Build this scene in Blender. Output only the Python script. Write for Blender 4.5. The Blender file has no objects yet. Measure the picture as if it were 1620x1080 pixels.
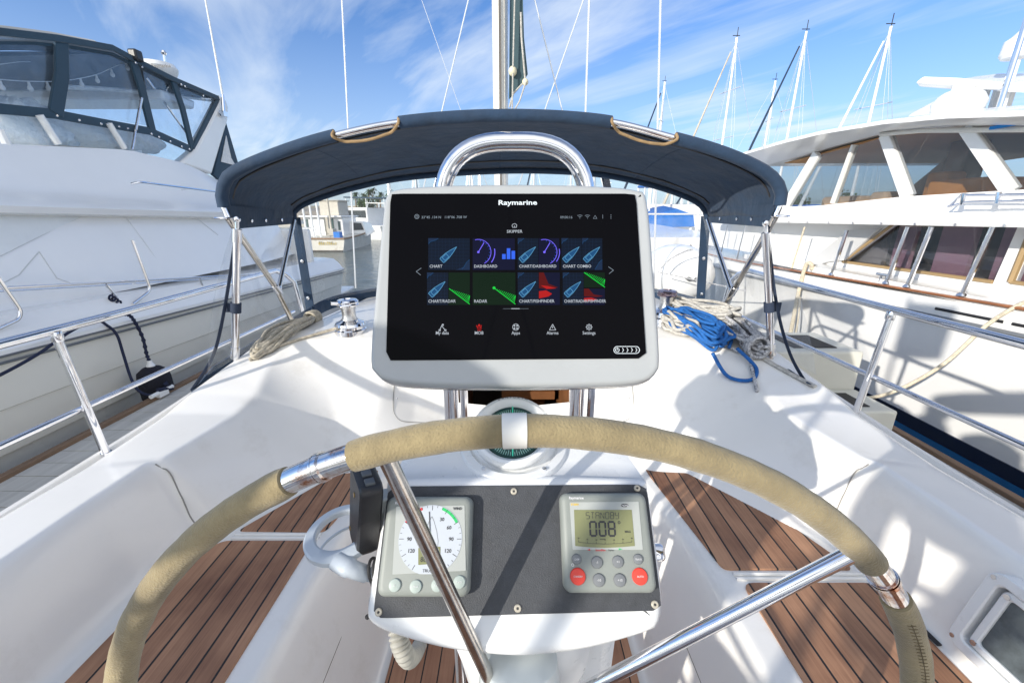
import bpy, bmesh, math, random
import numpy as np
from mathutils import Vector, Matrix
random.seed(7)
sc = bpy.context.scene
COL = sc.collection
# ------------------------------------------------------------------ camera
F = 650.0; CX, CY = 810.0, 540.0; TH = math.atan(205.0/F)
c_, s_ = math.cos(TH), math.sin(TH)
cam = bpy.data.cameras.new("camera"); camo = bpy.data.objects.new("camera", cam); COL.objects.link(camo)
cam.sensor_width = 36.0; cam.lens = 36.0*F/1620.0; cam.clip_start = 0.02; cam.clip_end = 6000
camo.location = (0, 0, 0); camo.rotation_euler = (math.radians(90)-TH, 0, 0)
sc.camera = camo
# ------------------------------------------------------------------ sun, sky, exposure
SD = Vector((1.0, 0.92, -0.44)).normalized()          # direction the sunlight travels
sun = bpy.data.lights.new("sun", 'SUN'); suno = bpy.data.objects.new("sun", sun); COL.objects.link(suno)
sun.energy = 4.1; sun.angle = math.radians(0.55); sun.color = (1.0, 0.94, 0.84)
suno.rotation_euler = SD.to_track_quat('-Z', 'Y').to_euler()
SELEV = math.asin(-SD.z); SROT = math.atan2(-SD.x, -SD.y)
W = bpy.data.worlds.new("World"); sc.world = W; W.use_nodes = True
nt = W.node_tree; N = nt.nodes; L = nt.links; N.clear()
out = N.new('ShaderNodeOutputWorld'); bg = N.new('ShaderNodeBackground'); sky = N.new('ShaderNodeTexSky')
sky.sky_type = 'NISHITA'; sky.sun_disc = False; sky.sun_elevation = SELEV; sky.sun_rotation = SROT
sky.air_density = 1.0; sky.dust_density = 1.0; sky.ozone_density = 2.5
tc = N.new('ShaderNodeTexCoord'); sep = N.new('ShaderNodeSeparateXYZ'); L.new(tc.outputs['Generated'], sep.inputs[0])
def wm(op, a, b=None, cl=False):
    m = N.new('ShaderNodeMath'); m.operation = op; m.use_clamp = cl
    for i, v in enumerate((a, b)):
        if v is None: continue
        if isinstance(v, (int, float)): m.inputs[i].default_value = v
        else: L.new(v, m.inputs[i])
    return m.outputs[0]
zc = wm('MAXIMUM', sep.outputs[2], 0.04); zz = wm('ADD', zc, 0.12)
xx = wm('DIVIDE', sep.outputs[0], zz); yy = wm('DIVIDE', sep.outputs[1], zz)
cmb = N.new('ShaderNodeCombineXYZ'); L.new(xx, cmb.inputs[0]); L.new(yy, cmb.inputs[1])
mr0 = N.new('ShaderNodeMapping'); mr0.inputs['Rotation'].default_value = (0, 0, math.radians(52)); L.new(cmb.outputs[0], mr0.inputs[0])
mp = N.new('ShaderNodeMapping'); mp.inputs['Scale'].default_value = (0.30, 1.3, 1); L.new(mr0.outputs[0], mp.inputs[0])
n1 = N.new('ShaderNodeTexNoise'); n1.inputs['Scale'].default_value = 1.5; n1.inputs['Detail'].default_value = 9; n1.inputs['Roughness'].default_value = 0.58; n1.inputs['Distortion'].default_value = 0.5; L.new(mp.outputs[0], n1.inputs[0])
n2 = N.new('ShaderNodeTexNoise'); n2.inputs['Scale'].default_value = 0.75; n2.inputs['Detail'].default_value = 3; L.new(cmb.outputs[0], n2.inputs[0])
cl = wm('MULTIPLY', n1.outputs[0], wm('ADD', n2.outputs[0], 0.45))
r = N.new('ShaderNodeValToRGB'); r.color_ramp.elements[0].position = 0.355; r.color_ramp.elements[1].position = 0.68
r.color_ramp.elements[0].color = (0, 0, 0, 1); r.color_ramp.elements[1].color = (1, 1, 1, 1); L.new(cl, r.inputs[0])
lowf = wm('MULTIPLY', wm('SUBTRACT', 1.0, wm('MULTIPLY', zc, 2.3), True), 0.72)     # thin veil of cirrus towards the horizon
bk = wm('MULTIPLY', wm('SUBTRACT', wm('MULTIPLY', sep.outputs[1], -1.6), 0.1, True), wm('ADD', n2.outputs[0], 0.45))   # unseen cloud bank added astern as fill light
cf = wm('MAXIMUM', wm('MAXIMUM', wm('MULTIPLY', r.outputs[0], 0.8), wm('POWER', lowf, 1.5)), wm('MINIMUM', bk, 1.0))
tint = N.new('ShaderNodeMix'); tint.data_type = 'RGBA'; tint.blend_type = 'MULTIPLY'; tint.inputs[0].default_value = 1
L.new(sky.outputs[0], tint.inputs[6]); tint.inputs[7].default_value = (.49, .78, 1.16, 1)
mx = N.new('ShaderNodeMix'); mx.data_type = 'RGBA'; L.new(cf, mx.inputs[0]); L.new(tint.outputs[2], mx.inputs[6]); cb_ = N.new('ShaderNodeMix'); cb_.data_type = 'RGBA'; L.new(wm('MULTIPLY', sep.outputs[1], -2.0, True), cb_.inputs[0]); cb_.inputs[6].default_value = (4.9, 5.4, 5.9, 1); cb_.inputs[7].default_value = (7.6, 7.8, 8.0, 1); L.new(cb_.outputs[2], mx.inputs[7])  # clouds astern made brighter as added fill
L.new(mx.outputs[2], bg.inputs[0]); bg.inputs[1].default_value = 0.15; L.new(bg.outputs[0], out.inputs[0])
sc.view_settings.view_transform = 'Standard'; sc.view_settings.look = 'None'; sc.view_settings.exposure = 0.30; sc.view_settings.gamma = 1
sc.cycles.max_bounces = 10; sc.cycles.transparent_max_bounces = 24
# ------------------------------------------------------------------ pixel rays
def ray(px, py):
    u = (px-CX)/F; v = (CY-py)/F
    return Vector((u, c_+v*s_, -s_+v*c_))
def atx(px, py, X): d = ray(px, py); return d*(X/d.x)
def aty(px, py, Y): d = ray(px, py); return d*(Y/d.y)
def atz(px, py, Z): d = ray(px, py); return d*(Z/d.z)
class Frame:
    def __init__(s, o, ex, ey):
        s.o = Vector(o); s.ex = Vector(ex).normalized(); e = Vector(ey); s.n = s.ex.cross(e).normalized(); s.ey = s.n.cross(s.ex)
    def __call__(s, u, v, w=0): return s.o+s.ex*u+s.ey*v+s.n*w
    def px(s, x, y):
        d = ray(x, y); t = s.o.dot(s.n)/d.dot(s.n); p = d*t-s.o
        return (p.dot(s.ex), p.dot(s.ey))
WORLD = Frame((0, 0, 0), (1, 0, 0), (0, 1, 0))
# ------------------------------------------------------------------ materials
MATS = {}
def mat(name, col, rough=0.5, metal=0.0, bump=None, var=0.0, vscale=6.0, coat=0.0, emis=None, spec=0.5, sheen=0.0, stretch=None, dirt=None):
    m = bpy.data.materials.new(name); m.use_nodes = True; t = m.node_tree; b = t.nodes['Principled BSDF']
    b.inputs['Base Color'].default_value = (*col, 1); b.inputs['Roughness'].default_value = rough; b.inputs['Metallic'].default_value = metal
    b.inputs['Specular IOR Level'].default_value = spec; b.inputs['Coat Weight'].default_value = coat; b.inputs['Coat Roughness'].default_value = 0.12
    if sheen: b.inputs['Sheen Weight'].default_value = sheen
    tcn = t.nodes.new('ShaderNodeTexCoord'); src = tcn.outputs['Object']
    if stretch:
        mpn = t.nodes.new('ShaderNodeMapping'); mpn.inputs['Scale'].default_value = stretch; t.links.new(src, mpn.inputs[0]); src = mpn.outputs[0]
    if var:
        n = t.nodes.new('ShaderNodeTexNoise'); n.inputs['Scale'].default_value = vscale; n.inputs['Detail'].default_value = 6; n.inputs['Roughness'].default_value = .65; t.links.new(src, n.inputs[0])
        mr = t.nodes.new('ShaderNodeMapRange'); mr.inputs[1].default_value = .3; mr.inputs[2].default_value = .7; mr.inputs[3].default_value = 1-var; mr.inputs[4].default_value = 1+var*.6; t.links.new(n.outputs[0], mr.inputs[0])
        mm = t.nodes.new('ShaderNodeMix'); mm.data_type = 'RGBA'; mm.blend_type = 'MULTIPLY'; mm.inputs[0].default_value = 1; mm.inputs[6].default_value = (*col, 1)
        t.links.new(mr.outputs[0], mm.inputs[7]); cout = mm.outputs[2]
        if dirt:
            n3 = t.nodes.new('ShaderNodeTexNoise'); n3.inputs['Scale'].default_value = dirt[1]; n3.inputs['Detail'].default_value = 8; n3.inputs['Roughness'].default_value = .7; t.links.new(src, n3.inputs[0])
            r3 = t.nodes.new('ShaderNodeMapRange'); r3.inputs[1].default_value = dirt[2]; r3.inputs[2].default_value = dirt[2]+.2; r3.inputs[3].default_value = 0; r3.inputs[4].default_value = dirt[3]; r3.clamp = True; t.links.new(n3.outputs[0], r3.inputs[0])
            m3 = t.nodes.new('ShaderNodeMix'); m3.data_type = 'RGBA'; t.links.new(r3.outputs[0], m3.inputs[0]); t.links.new(cout, m3.inputs[6]); m3.inputs[7].default_value = (*dirt[0], 1); cout = m3.outputs[2]
        t.links.new(cout, b.inputs['Base Color'])
        mr2 = t.nodes.new('ShaderNodeMapRange'); mr2.inputs[3].default_value = max(rough-.1*min(1, rough*3), 0.02); mr2.inputs[4].default_value = rough+.12*min(1, rough*3); t.links.new(n.outputs[0], mr2.inputs[0]); t.links.new(mr2.outputs[0], b.inputs['Roughness'])
    if bump:
        n = t.nodes.new('ShaderNodeTexNoise'); n.inputs['Scale'].default_value = bump[0]; n.inputs['Detail'].default_value = 4; t.links.new(src, n.inputs[0])
        bp = t.nodes.new('ShaderNodeBump'); bp.inputs['Strength'].default_value = bump[1]; bp.inputs['Distance'].default_value = bump[2] if len(bump) > 2 else .002
        t.links.new(n.outputs[0], bp.inputs['Height']); t.links.new(bp.outputs[0], b.inputs['Normal'])
    if emis:
        b.inputs['Emission Color'].default_value = (*emis[0], 1); b.inputs['Emission Strength'].default_value = emis[1]
    MATS[name] = m; return m
def clear(name, tint, haze, hcol=(.8, .85, .9), rough=.03, ior=1.45, streak=0.0):
    m = bpy.data.materials.new(name); m.use_nodes = True; t = m.node_tree; t.nodes.clear(); n = t.nodes.new; l = t.links.new
    o = n('ShaderNodeOutputMaterial'); tr = n('ShaderNodeBsdfTransparent'); tr.inputs[0].default_value = (*tint, 1)
    gl = n('ShaderNodeBsdfGlossy'); gl.inputs['Roughness'].default_value = rough; gl.inputs[0].default_value = (1, 1, 1, 1)
    lw = n('ShaderNodeLayerWeight'); lw.inputs[0].default_value = .5; pw = n('ShaderNodeMath'); pw.operation = 'POWER'; pw.inputs[1].default_value = 4; l(lw.outputs['Facing'], pw.inputs[0]); fr = n('ShaderNodeMath'); fr.operation = 'MULTIPLY_ADD'; fr.inputs[1].default_value = .55; fr.inputs[2].default_value = (ior-1)*.14; l(pw.outputs[0], fr.inputs[0])
    tcn = n('ShaderNodeTexCoord'); nz = n('ShaderNodeTexNoise'); nz.inputs['Scale'].default_value = 3; l(tcn.outputs['Object'], nz.inputs[0])
    bp = n('ShaderNodeBump'); bp.inputs['Strength'].default_value = .25; bp.inputs['Distance'].default_value = .02; l(nz.outputs[0], bp.inputs['Height'])
    if streak: l(bp.outputs[0], gl.inputs['Normal'])
    m1 = n('ShaderNodeMixShader'); l(fr.outputs[0], m1.inputs[0]); l(tr.outputs[0], m1.inputs[1]); l(gl.outputs[0], m1.inputs[2])
    df = n('ShaderNodeBsdfDiffuse'); df.inputs[0].default_value = (*hcol, 1)
    m2 = n('ShaderNodeMixShader')
    n3 = n('ShaderNodeTexNoise'); n3.inputs['Scale'].default_value = 9; n3.inputs['Detail'].default_value = 6; l(tcn.outputs['Object'], n3.inputs[0])
    mr = n('ShaderNodeMapRange'); mr.inputs[1].default_value = .35; mr.inputs[2].default_value = .75; mr.inputs[3].default_value = haze*.5; mr.inputs[4].default_value = haze*1.7; l(n3.outputs[0], mr.inputs[0])
    l(mr.outputs[0], m2.inputs[0]); l(m1.outputs[0], m2.inputs[1]); l(df.outputs[0], m2.inputs[2]); l(m2.outputs[0], o.inputs[0])
    MATS[name] = m; return m
def teak(name, pitch, offs, c1, c2, caulk=(.012, .012, .014), frac=.1, axis=0):
    m = bpy.data.materials.new(name); m.use_nodes = True; t = m.node_tree; n = t.nodes.new; l = t.links.new; b = t.nodes['Principled BSDF']
    tcn = n('ShaderNodeTexCoord'); sp = n('ShaderNodeSeparateXYZ'); l(tcn.outputs['Object'], sp.inputs[0])
    def M(op, a, b_=None, cl=False):
        q = n('ShaderNodeMath'); q.operation = op; q.use_clamp = cl
        for i, v in enumerate((a, b_)):
            if v is None: continue
            if isinstance(v, (int, float)): q.inputs[i].default_value = v
            else: l(v, q.inputs[i])
        return q.outputs[0]
    q = M('DIVIDE', M('ADD', sp.outputs[axis], offs), pitch); fl = M('FLOOR', q); fr = M('FRACT', q)
    line = M('LESS_THAN', fr, frac)
    mp_ = n('ShaderNodeMapping'); sc_ = [3, 3, 3]; sc_[axis] = 90; mp_.inputs['Scale'].default_value = sc_; l(tcn.outputs['Object'], mp_.inputs[0])
    nz = n('ShaderNodeTexNoise'); nz.noise_dimensions = '4D'; nz.inputs['Scale'].default_value = 1.6; nz.inputs['Detail'].default_value = 7; nz.inputs['Roughness'].default_value = .65; l(mp_.outputs[0], nz.inputs[0]); l(fl, nz.inputs['W'])
    wn = n('ShaderNodeTexWhiteNoise'); wn.noise_dimensions = '1D'; l(fl, wn.inputs['W'])
    n2_ = n('ShaderNodeTexNoise'); n2_.inputs['Scale'].default_value = 5; n2_.inputs['Detail'].default_value = 5; l(tcn.outputs['Object'], n2_.inputs[0])
    f = M('ADD', M('MULTIPLY', nz.outputs[0], .75), M('ADD', M('MULTIPLY', wn.outputs[0], .40), M('MULTIPLY', M('SUBTRACT', n2_.outputs[0], .5), 1.1)))
    rp = n('ShaderNodeValToRGB'); rp.color_ramp.elements[0].position = .2; rp.color_ramp.elements[1].position = .85; rp.color_ramp.elements[0].color = (*c1, 1); rp.color_ramp.elements[1].color = (*c2, 1); l(f, rp.inputs[0])
    mm = n('ShaderNodeMix'); mm.data_type = 'RGBA'; l(line, mm.inputs[0]); l(rp.outputs[0], mm.inputs[6]); mm.inputs[7].default_value = (*caulk, 1)
    l(mm.outputs[2], b.inputs['Base Color']); b.inputs['Roughness'].default_value = .62
    h = M('SUBTRACT', M('MULTIPLY', nz.outputs[0], .3), M('MULTIPLY', line, .6)); bp = n('ShaderNodeBump'); bp.inputs['Strength'].default_value = .6; bp.inputs['Distance'].default_value = .0015; l(h, bp.inputs['Height']); l(bp.outputs[0], b.inputs['Normal'])
    MATS[name] = m; return m
gel = mat('gelcoat', (.86, .84, .80), .22, coat=.3, var=.035, vscale=2.2, bump=(1.8, .12, .01), dirt=((.50, .45, .36), 5, .56, .26))
gel2 = mat('yacht_gelcoat', (.86, .855, .84), .22, coat=.35, var=.035, vscale=1.2, bump=(.8, .10, .02))
cream = mat('cream_hull', (.85, .83, .75), .25, coat=.3, var=.05, vscale=.8)
plast = mat('white_plastic', (.78, .79, .79), .28, coat=.2, var=.03, vscale=12, dirt=((.45, .42, .36), 25, .62, .18))
greyplast = mat('grey_housing_plastic', (.56, .60, .60), .3, coat=.3, var=.05, vscale=10, dirt=((.8, .8, .78), 30, .63, .3))
navpod = mat('shaded_display_housing', (.37, .385, .39), .24, coat=.4, var=.05, vscale=9, dirt=((.4, .4, .38), 30, .63, .2))  # white housing; shade over most of it is put into this grey
chrome = mat('polished_stainless', (.80, .80, .82), .07, 1.0, bump=(60, .03, .001), var=.06, vscale=30)
worn = mat('weathered_stainless', (.66, .62, .57), .17, 1.0, bump=(140, .12, .001), var=.22, vscale=40, dirt=((.26, .15, .07), 55, .6, .55))
rusty = mat('rust_stained_chrome', (.78, .77, .76), .11, 1.0, var=.1, vscale=20, dirt=((.36, .12, .03), 45, .49, .95))
alu = mat('painted_mast', (.72, .71, .67), .35, var=.06, vscale=5, stretch=(12, 12, .6))
canvas = mat('navy_canvas', (.014, .037, .078), .85, bump=(11, .7, .016), var=.25, vscale=7, sheen=.08)
canvas2 = mat('teal_navy_canvas', (.014, .050, .085), .8, bump=(60, .2, .003), var=.2, vscale=4, sheen=.3)
webb = mat('navy_webbing', (.018, .03, .06), .8, bump=(300, .3, .001), var=.1)
piping = mat('worn_canvas_trim', (.30, .20, .10), .8, var=.3, vscale=40, bump=(200, .3, .001))
leather = mat('suede_cover', (.30, .24, .130), .95, bump=(420, .9, .0014), var=.30, vscale=18, sheen=.25, dirt=((.13, .10, .055), 8, .47, .5))
seam = mat('stitching_thread', (.12, .09, .05), .9)
blackp = mat('black_plastic', (.022, .022, .025), .38, bump=(300, .25, .0008), var=.2, vscale=20)
panelm = mat('textured_black_panel', (.050, .054, .062), .55, bump=(700, .7, .0012), var=.25, vscale=60, dirt=((.22, .22, .23), 160, .58, .22))
screenm = mat('screen_glass', (.002, .002, .003), .05, spec=.045, var=.02, dirt=((.05, .05, .05), 90, .68, .10))
rubber = mat('black_rubber', (.02, .02, .022), .6, bump=(80, .3, .002))
rope_g = mat('grey_rope', (.50, .48, .44), .9, bump=(260, .9, .003), var=.4, vscale=70)
rope_t = mat('tan_braid_rope', (.50, .45, .36), .9, bump=(260, .9, .003), var=.4, vscale=70)
rope_b = mat('blue_rope', (.010, .12, .40), .75, bump=(260, .9, .003), var=.35, vscale=60, dirt=((.75, .8, .35), 170, .62, 1.0))
rope_f = mat('black_fleck_rope', (.55, .55, .56), .85, bump=(260, .9, .003), var=.3, vscale=70, dirt=((.03, .03, .05), 95, .46, 1.0))
rope_n = mat('navy_dock_rope', (.012, .018, .05), .85, bump=(160, .9, .004), var=.3, vscale=50)
rope_w = mat('tan_dock_rope', (.62, .55, .42), .9, bump=(160, .9, .004), var=.3, vscale=50)
sail = mat('sail_cloth', (.045, .085, .10), .8, var=.15, vscale=5, bump=(90, .2, .002))
dockm = mat('weathered_dock_planks', (.50, .49, .46), .9, var=.25, vscale=9, bump=(50, .5, .004), stretch=(1, .12, 1))
dockw = mat('brown_dock_edge', (.20, .13, .085), .8, var=.3, vscale=6, bump=(50, .4, .003), stretch=(6, .6, 6))
ivory = mat('ivory_dock_box', (.66, .65, .58), .5, var=.05, vscale=4)
bluestripe = mat('blue_boot_stripe', (.015, .19, .50), .15, coat=.6, var=.1)
navystripe = mat('navy_boot_stripe', (.008, .016, .05), .15, coat=.5, var=.1)
teaktrim = mat('varnished_teak', (.33, .13, .05), .25, coat=.5, var=.25, vscale=8)
brown = mat('interior_wood', (.20, .085, .035), .4, coat=.2, var=.3, vscale=5)
headl = mat('tan_headliner', (.60, .33, .14), .7, var=.06)
orange = mat('orange_leather', (.62, .25, .05), .5, var=.2)
curtain = mat('mauve_curtain', (.36, .20, .24), .85, var=.15, vscale=4)
darkin = mat('dark_interior', (.035, .03, .028), .7, var=.2)
whitecloth = mat('white_cloth', (.84, .83, .80), .9, var=.08, vscale=5, bump=(14, 1, .04))
cover = mat('white_window_cover', (.74, .76, .76), .75, var=.06, vscale=3, bump=(5, .5, .03))
bluecover = mat('blue_sail_cover', (.02, .17, .55), .8, var=.15, vscale=5)
tanp = mat('weathered_paint', (.50, .46, .38), .7, var=.25, vscale=3)
green = mat('palm_leaf', (.06, .10, .03), .7, var=.4, vscale=.6)
bark = mat('palm_bark', (.20, .15, .10), .9, var=.2)
rockm = mat('breakwater_rock', (.30, .27, .23), .95, var=.4, vscale=.5, bump=(.8, 1, .5))
farm = mat('far_building', (.62, .58, .52), .8, var=.3, vscale=.2)
glassdark = mat('dark_window', (.02, .025, .03), .08, spec=.6)
ink = mat('dark_print', (.03, .03, .035), .5)
inkw = mat('white_print', (.75, .75, .75), .5)
lcd = mat('lcd_display', (.21, .22, .105), .22, spec=.4, var=.03)
dialw = mat('dial_face', (.48, .52, .57), .45)
redb = mat('red_button', (.75, .055, .035), .42)
greyb = mat('grey_button', (.17, .18, .19), .42, coat=.1)
palegb = mat('pale_green_button', (.37, .43, .40), .45)
instr = mat('instrument_grey', (.25, .27, .25), .5, bump=(900, .25, .0006), var=.05, vscale=20)
instr_in = mat('instrument_window_grey', (.40, .42, .40), .35)
greenm = mat('green_marking', (.02, .45, .12), .5)
redm = mat('red_marking', (.6, .03, .04), .5)
yellowm = mat('yellow_print', (.75, .5, .03), .5)
compg = mat('compass_card', (.004, .05, .04), .6)
brass = mat('brass_snap', (.55, .38, .14), .3, 1.0)
vinyl = clear('clear_vinyl', (.96, .97, .98), .09, ior=1.22, rough=.06)
vinyl2 = clear('enclosure_vinyl', (.90, .94, .98), .06, hcol=(.45, .58, .75), ior=1.25, rough=.08, streak=1)
tinted = clear('tinted_glass', (.78, .80, .82), .01, ior=1.3, rough=.01)
dkglass = clear('saloon_glass', (.80, .80, .83), .01, ior=1.35, rough=.01)
domegl = clear('compass_dome', (.97, .98, .98), .0, rough=.01, ior=1.12)
seatteak = teak('teak_seat', .0555, 3.0, (.17, .075, .042), (.50, .27, .155), frac=.1)
soleteak = teak('teak_sole', .052, 3.0, (.23, .10, .055), (.46, .24, .14), frac=.085)
def em(name, c, s=1.0): return mat(name, tuple(x*.05 for x in c), .4, emis=(c, s), spec=.1)
e_w = em('screen_white', (.55, .60, .67), .68); e_dim = em('screen_dim_text', (.35, .42, .5), .5)
e_tile = em('screen_chart_blue', (.002, .007, .020), .9); e_boat = em('screen_boat_blue', (.008, .06, .16), 1.0); e_line = em('screen_cyan_line', (.10, .32, .54), .8)
e_vio = em('screen_violet', (.16, .12, .85), 1.0); e_bar = em('screen_bar_blue', (.03, .11, .7), 1.0); e_gr = em('screen_green', (.01, .55, .05), .9); e_grd = em('screen_dark_green', (.001, .011, .003), .9)
e_red = em('screen_red', (.40, .008, .008), .9); e_redd = em('screen_dark_red', (.09, .003, .003), .9); e_nav = em('screen_navy', (.002, .003, .02), 1.0); e_coast = em('screen_coast', (.008, .022, .06), .9)
# water
wm_ = bpy.data.materials.new('harbour_water'); wm_.use_nodes = True; t = wm_.node_tree; b = t.nodes['Principled BSDF']
b.inputs['Base Color'].default_value = (.10, .125, .115, 1); b.inputs['Roughness'].default_value = .12; b.inputs['IOR'].default_value = 1.33
tcn = t.nodes.new('ShaderNodeTexCoord'); mpn = t.nodes.new('ShaderNodeMapping'); mpn.inputs['Scale'].default_value = (1.0, 1.7, 1); t.links.new(tcn.outputs['Object'], mpn.inputs[0])
na = t.nodes.new('ShaderNodeTexNoise'); na.inputs['Scale'].default_value = 1.6; na.inputs['Detail'].default_value = 5; na.inputs['Roughness'].default_value = .6; na.inputs['Distortion'].default_value = .6; t.links.new(mpn.outputs[0], na.inputs[0])
bp = t.nodes.new('ShaderNodeBump'); bp.inputs['Strength'].default_value = .6; bp.inputs['Distance'].default_value = .14; t.links.new(na.outputs[0], bp.inputs['Height']); t.links.new(bp.outputs[0], b.inputs['Normal'])
water = wm_
# ------------------------------------------------------------------ mesh builder
class MB:
    def __init__(s, fr=WORLD): s.v = []; s.f = []; s.m = []; s.fr = fr; s.mi = 0
    def add(s, vs, fs, fr=None, mi=None):
        fr = fr or s.fr; o = len(s.v)
        s.v += [tuple(fr(*p)) if fr is not WORLD else tuple(p) for p in vs]
        s.f += [tuple(i+o for i in f) for f in fs]; s.m += [s.mi if mi is None else mi]*len(fs); return s
    def box(s, a, b, fr=None, mi=None):
        x0, y0, z0 = a; x1, y1, z1 = b
        v = [(x0, y0, z0), (x1, y0, z0), (x1, y1, z0), (x0, y1, z0), (x0, y0, z1), (x1, y0, z1), (x1, y1, z1), (x0, y1, z1)]
        return s.add(v, [(0, 3, 2, 1), (4, 5, 6, 7), (0, 1, 5, 4), (1, 2, 6, 5), (2, 3, 7, 6), (3, 0, 4, 7)], fr, mi)
    def rbox(s, cx, cy, hx, hy, z0, z1, r, bev=.002, fr=None, n=6, mi=None):
        rings = [(rrect(cx, cy, hx, hy, r, n), z0), (rrect(cx, cy, hx, hy, r, n), z1-bev), (rrect(cx, cy, hx-bev*.4, hy-bev*.4, max(r-bev*.4, .0002), n), z1-bev*.35), (rrect(cx, cy, hx-bev, hy-bev, max(r-bev, .0002), n), z1)]
        return s.rings([[(p[0], p[1], z) for p in q] for q, z in rings], fr, mi)
    def rings(s, rs, fr=None, mi=None, caps=(True, True), closed=True):
        k = len(rs[0]); vs = [p for r_ in rs for p in r_]; fs = []
        for i in range(len(rs)-1):
            for j in range(k if closed else k-1):
                a = i*k+j; b_ = i*k+(j+1) % k; fs.append((a, b_, b_+k, a+k))
        if caps[0]: fs.append(tuple(reversed(range(k))))
        if caps[1]: fs.append(tuple(range((len(rs)-1)*k, len(rs)*k)))
        return s.add(vs, fs, fr, mi)
    def prism(s, poly, z0, z1, fr=None, mi=None):
        return s.rings([[(p[0], p[1], z0) for p in poly], [(p[0], p[1], z1) for p in poly]], fr, mi)
    def loft3(s, A, B, mi=None): return s.rings([A, B], mi=mi)
    def tube(s, pts, r, k=12, mi=None, fr=None, caps=True, flat=1.0):
        fr = fr or s.fr; P = [Vector(fr(*p)) if fr is not WORLD else Vector(p) for p in pts]
        n_ = len(P); R = r if isinstance(r, (list, tuple)) else [r]*n_
        T = []
        for i in range(n_):
            a = P[max(i-1, 0)]; b_ = P[min(i+1, n_-1)]; d = b_-a
            T.append(d.normalized() if d.length > 1e-9 else Vector((0, 0, 1)))
        up = Vector((0, 0, 1)) if abs(T[0].z) < .9 else Vector((1, 0, 0))
        nn = (up-T[0]*up.dot(T[0])).normalized(); rs = []
        for i in range(n_):
            nn = (nn-T[i]*nn.dot(T[i])); nn = nn.normalized() if nn.length > 1e-6 else T[i].orthogonal().normalized(); bb = T[i].cross(nn)
            rs.append([tuple(P[i]+(nn*math.cos(q)*flat+bb*math.sin(q))*R[i]) for q in [2*math.pi*j/k for j in range(k)]])
        return s.rings(rs, WORLD, mi, (caps, caps))
    def lathe(s, prof, k=32, fr=None, mi=None, caps=(True, True)):
        return s.rings([[(r_*math.cos(2*math.pi*j/k), r_*math.sin(2*math.pi*j/k), z) for j in range(k)] for r_, z in prof], fr, mi, caps)
    def disc(s, cx, cy, r_, z, k=24, fr=None, mi=None, h=.0006):
        return s.prism([(cx+r_*math.cos(2*math.pi*j/k), cy+r_*math.sin(2*math.pi*j/k)) for j in range(k)], z-h, z, fr, mi)
    def line(s, pts, w, z, fr=None, mi=None, h=.0003):
        for a, b_ in zip(pts[:-1], pts[1:]):
            dx, dy = b_[0]-a[0], b_[1]-a[1]; l = math.hypot(dx, dy) or 1e-9; nx, ny = -dy/l*w/2, dx/l*w/2
            s.prism([(a[0]-nx, a[1]-ny), (b_[0]-nx, b_[1]-ny), (b_[0]+nx, b_[1]+ny), (a[0]+nx, a[1]+ny)], z-h, z, fr, mi)
        return s
    def sphere(s, c, r_, k=12, mi=None, fr=None, sz=1):
        return s.rings([[(c[0]+r_*math.sin(a)*math.cos(q), c[1]+r_*math.sin(a)*math.sin(q), c[2]+r_*sz*math.cos(a)) for q in [2*math.pi*j/k for j in range(k)]] for a in [math.pi*(i+.001)/(k//2)*.999 for i in range(k//2+1)]][::-1], fr, mi)
    def text(s, txt, u, v, h, z, fr=None, mi=None, align='LEFT', sx=1.0, bold=0.0, rot=0, shear=0):
        cu = bpy.data.curves.new('t', 'FONT'); cu.body = txt; cu.size = h*1.38; cu.align_x = align; cu.resolution_u = 2; cu.offset = bold*h; cu.extrude = .0001; cu.shear = shear
        o = bpy.data.objects.new('t', cu); me = o.to_mesh(); ca, sa = math.cos(rot), math.sin(rot)
        vs = [(u+(p.co.x*sx*ca-p.co.y*sa), v+(p.co.x*sx*sa+p.co.y*ca), z+p.co.z) for p in me.vertices]; fs = [tuple(p.vertices) for p in me.polygons]
        s.add(vs, fs, fr, mi); o.to_mesh_clear(); bpy.data.objects.remove(o); bpy.data.curves.remove(cu); return s
def rrect(cx, cy, hx, hy, r, n=6):
    o = []
    for sx, sy, a0 in ((1, 1, 0), (-1, 1, 90), (-1, -1, 180), (1, -1, 270)):
        for i in range(n+1):
            a = math.radians(a0+90*i/n); o.append((cx+sx*(hx-r)+r*math.cos(a), cy+sy*(hy-r)+r*math.sin(a)))
    return o
def worldloc(o):
    p = Vector((0, 0, 0))
    while o: p += o.location; o = o.parent
    return p
def obj(name, mb, ms, parent=None, smooth=True, bevel=0, label=None, cat=None, group=None, kind=None, loc=None, angle=35):
    off = worldloc(parent); L0 = Vector(loc) if loc else Vector((0, 0, 0))
    me = bpy.data.meshes.new(name); me.from_pydata([tuple(Vector(v)-off-L0) for v in mb.v], [], mb.f)
    for m in (ms if isinstance(ms, (list, tuple)) else [ms]): me.materials.append(m)
    if len(me.polygons) == len(mb.m): me.polygons.foreach_set('material_index', mb.m)
    bm = bmesh.new(); bm.from_mesh(me); bmesh.ops.recalc_face_normals(bm, faces=bm.faces); bm.to_mesh(me); bm.free()
    o = bpy.data.objects.new(name, me); COL.objects.link(o); o.parent = parent; o.location = L0
    if bevel:
        bv = o.modifiers.new('bevel', 'BEVEL'); bv.width = bevel; bv.segments = 2; bv.limit_method = 'ANGLE'; bv.angle_limit = math.radians(40)
    if smooth:
        for p in me.polygons: p.use_smooth = True
        try: me.set_sharp_from_angle(angle=math.radians(angle))
        except Exception: pass
    tag(o, label, cat, group, kind); return o
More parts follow.
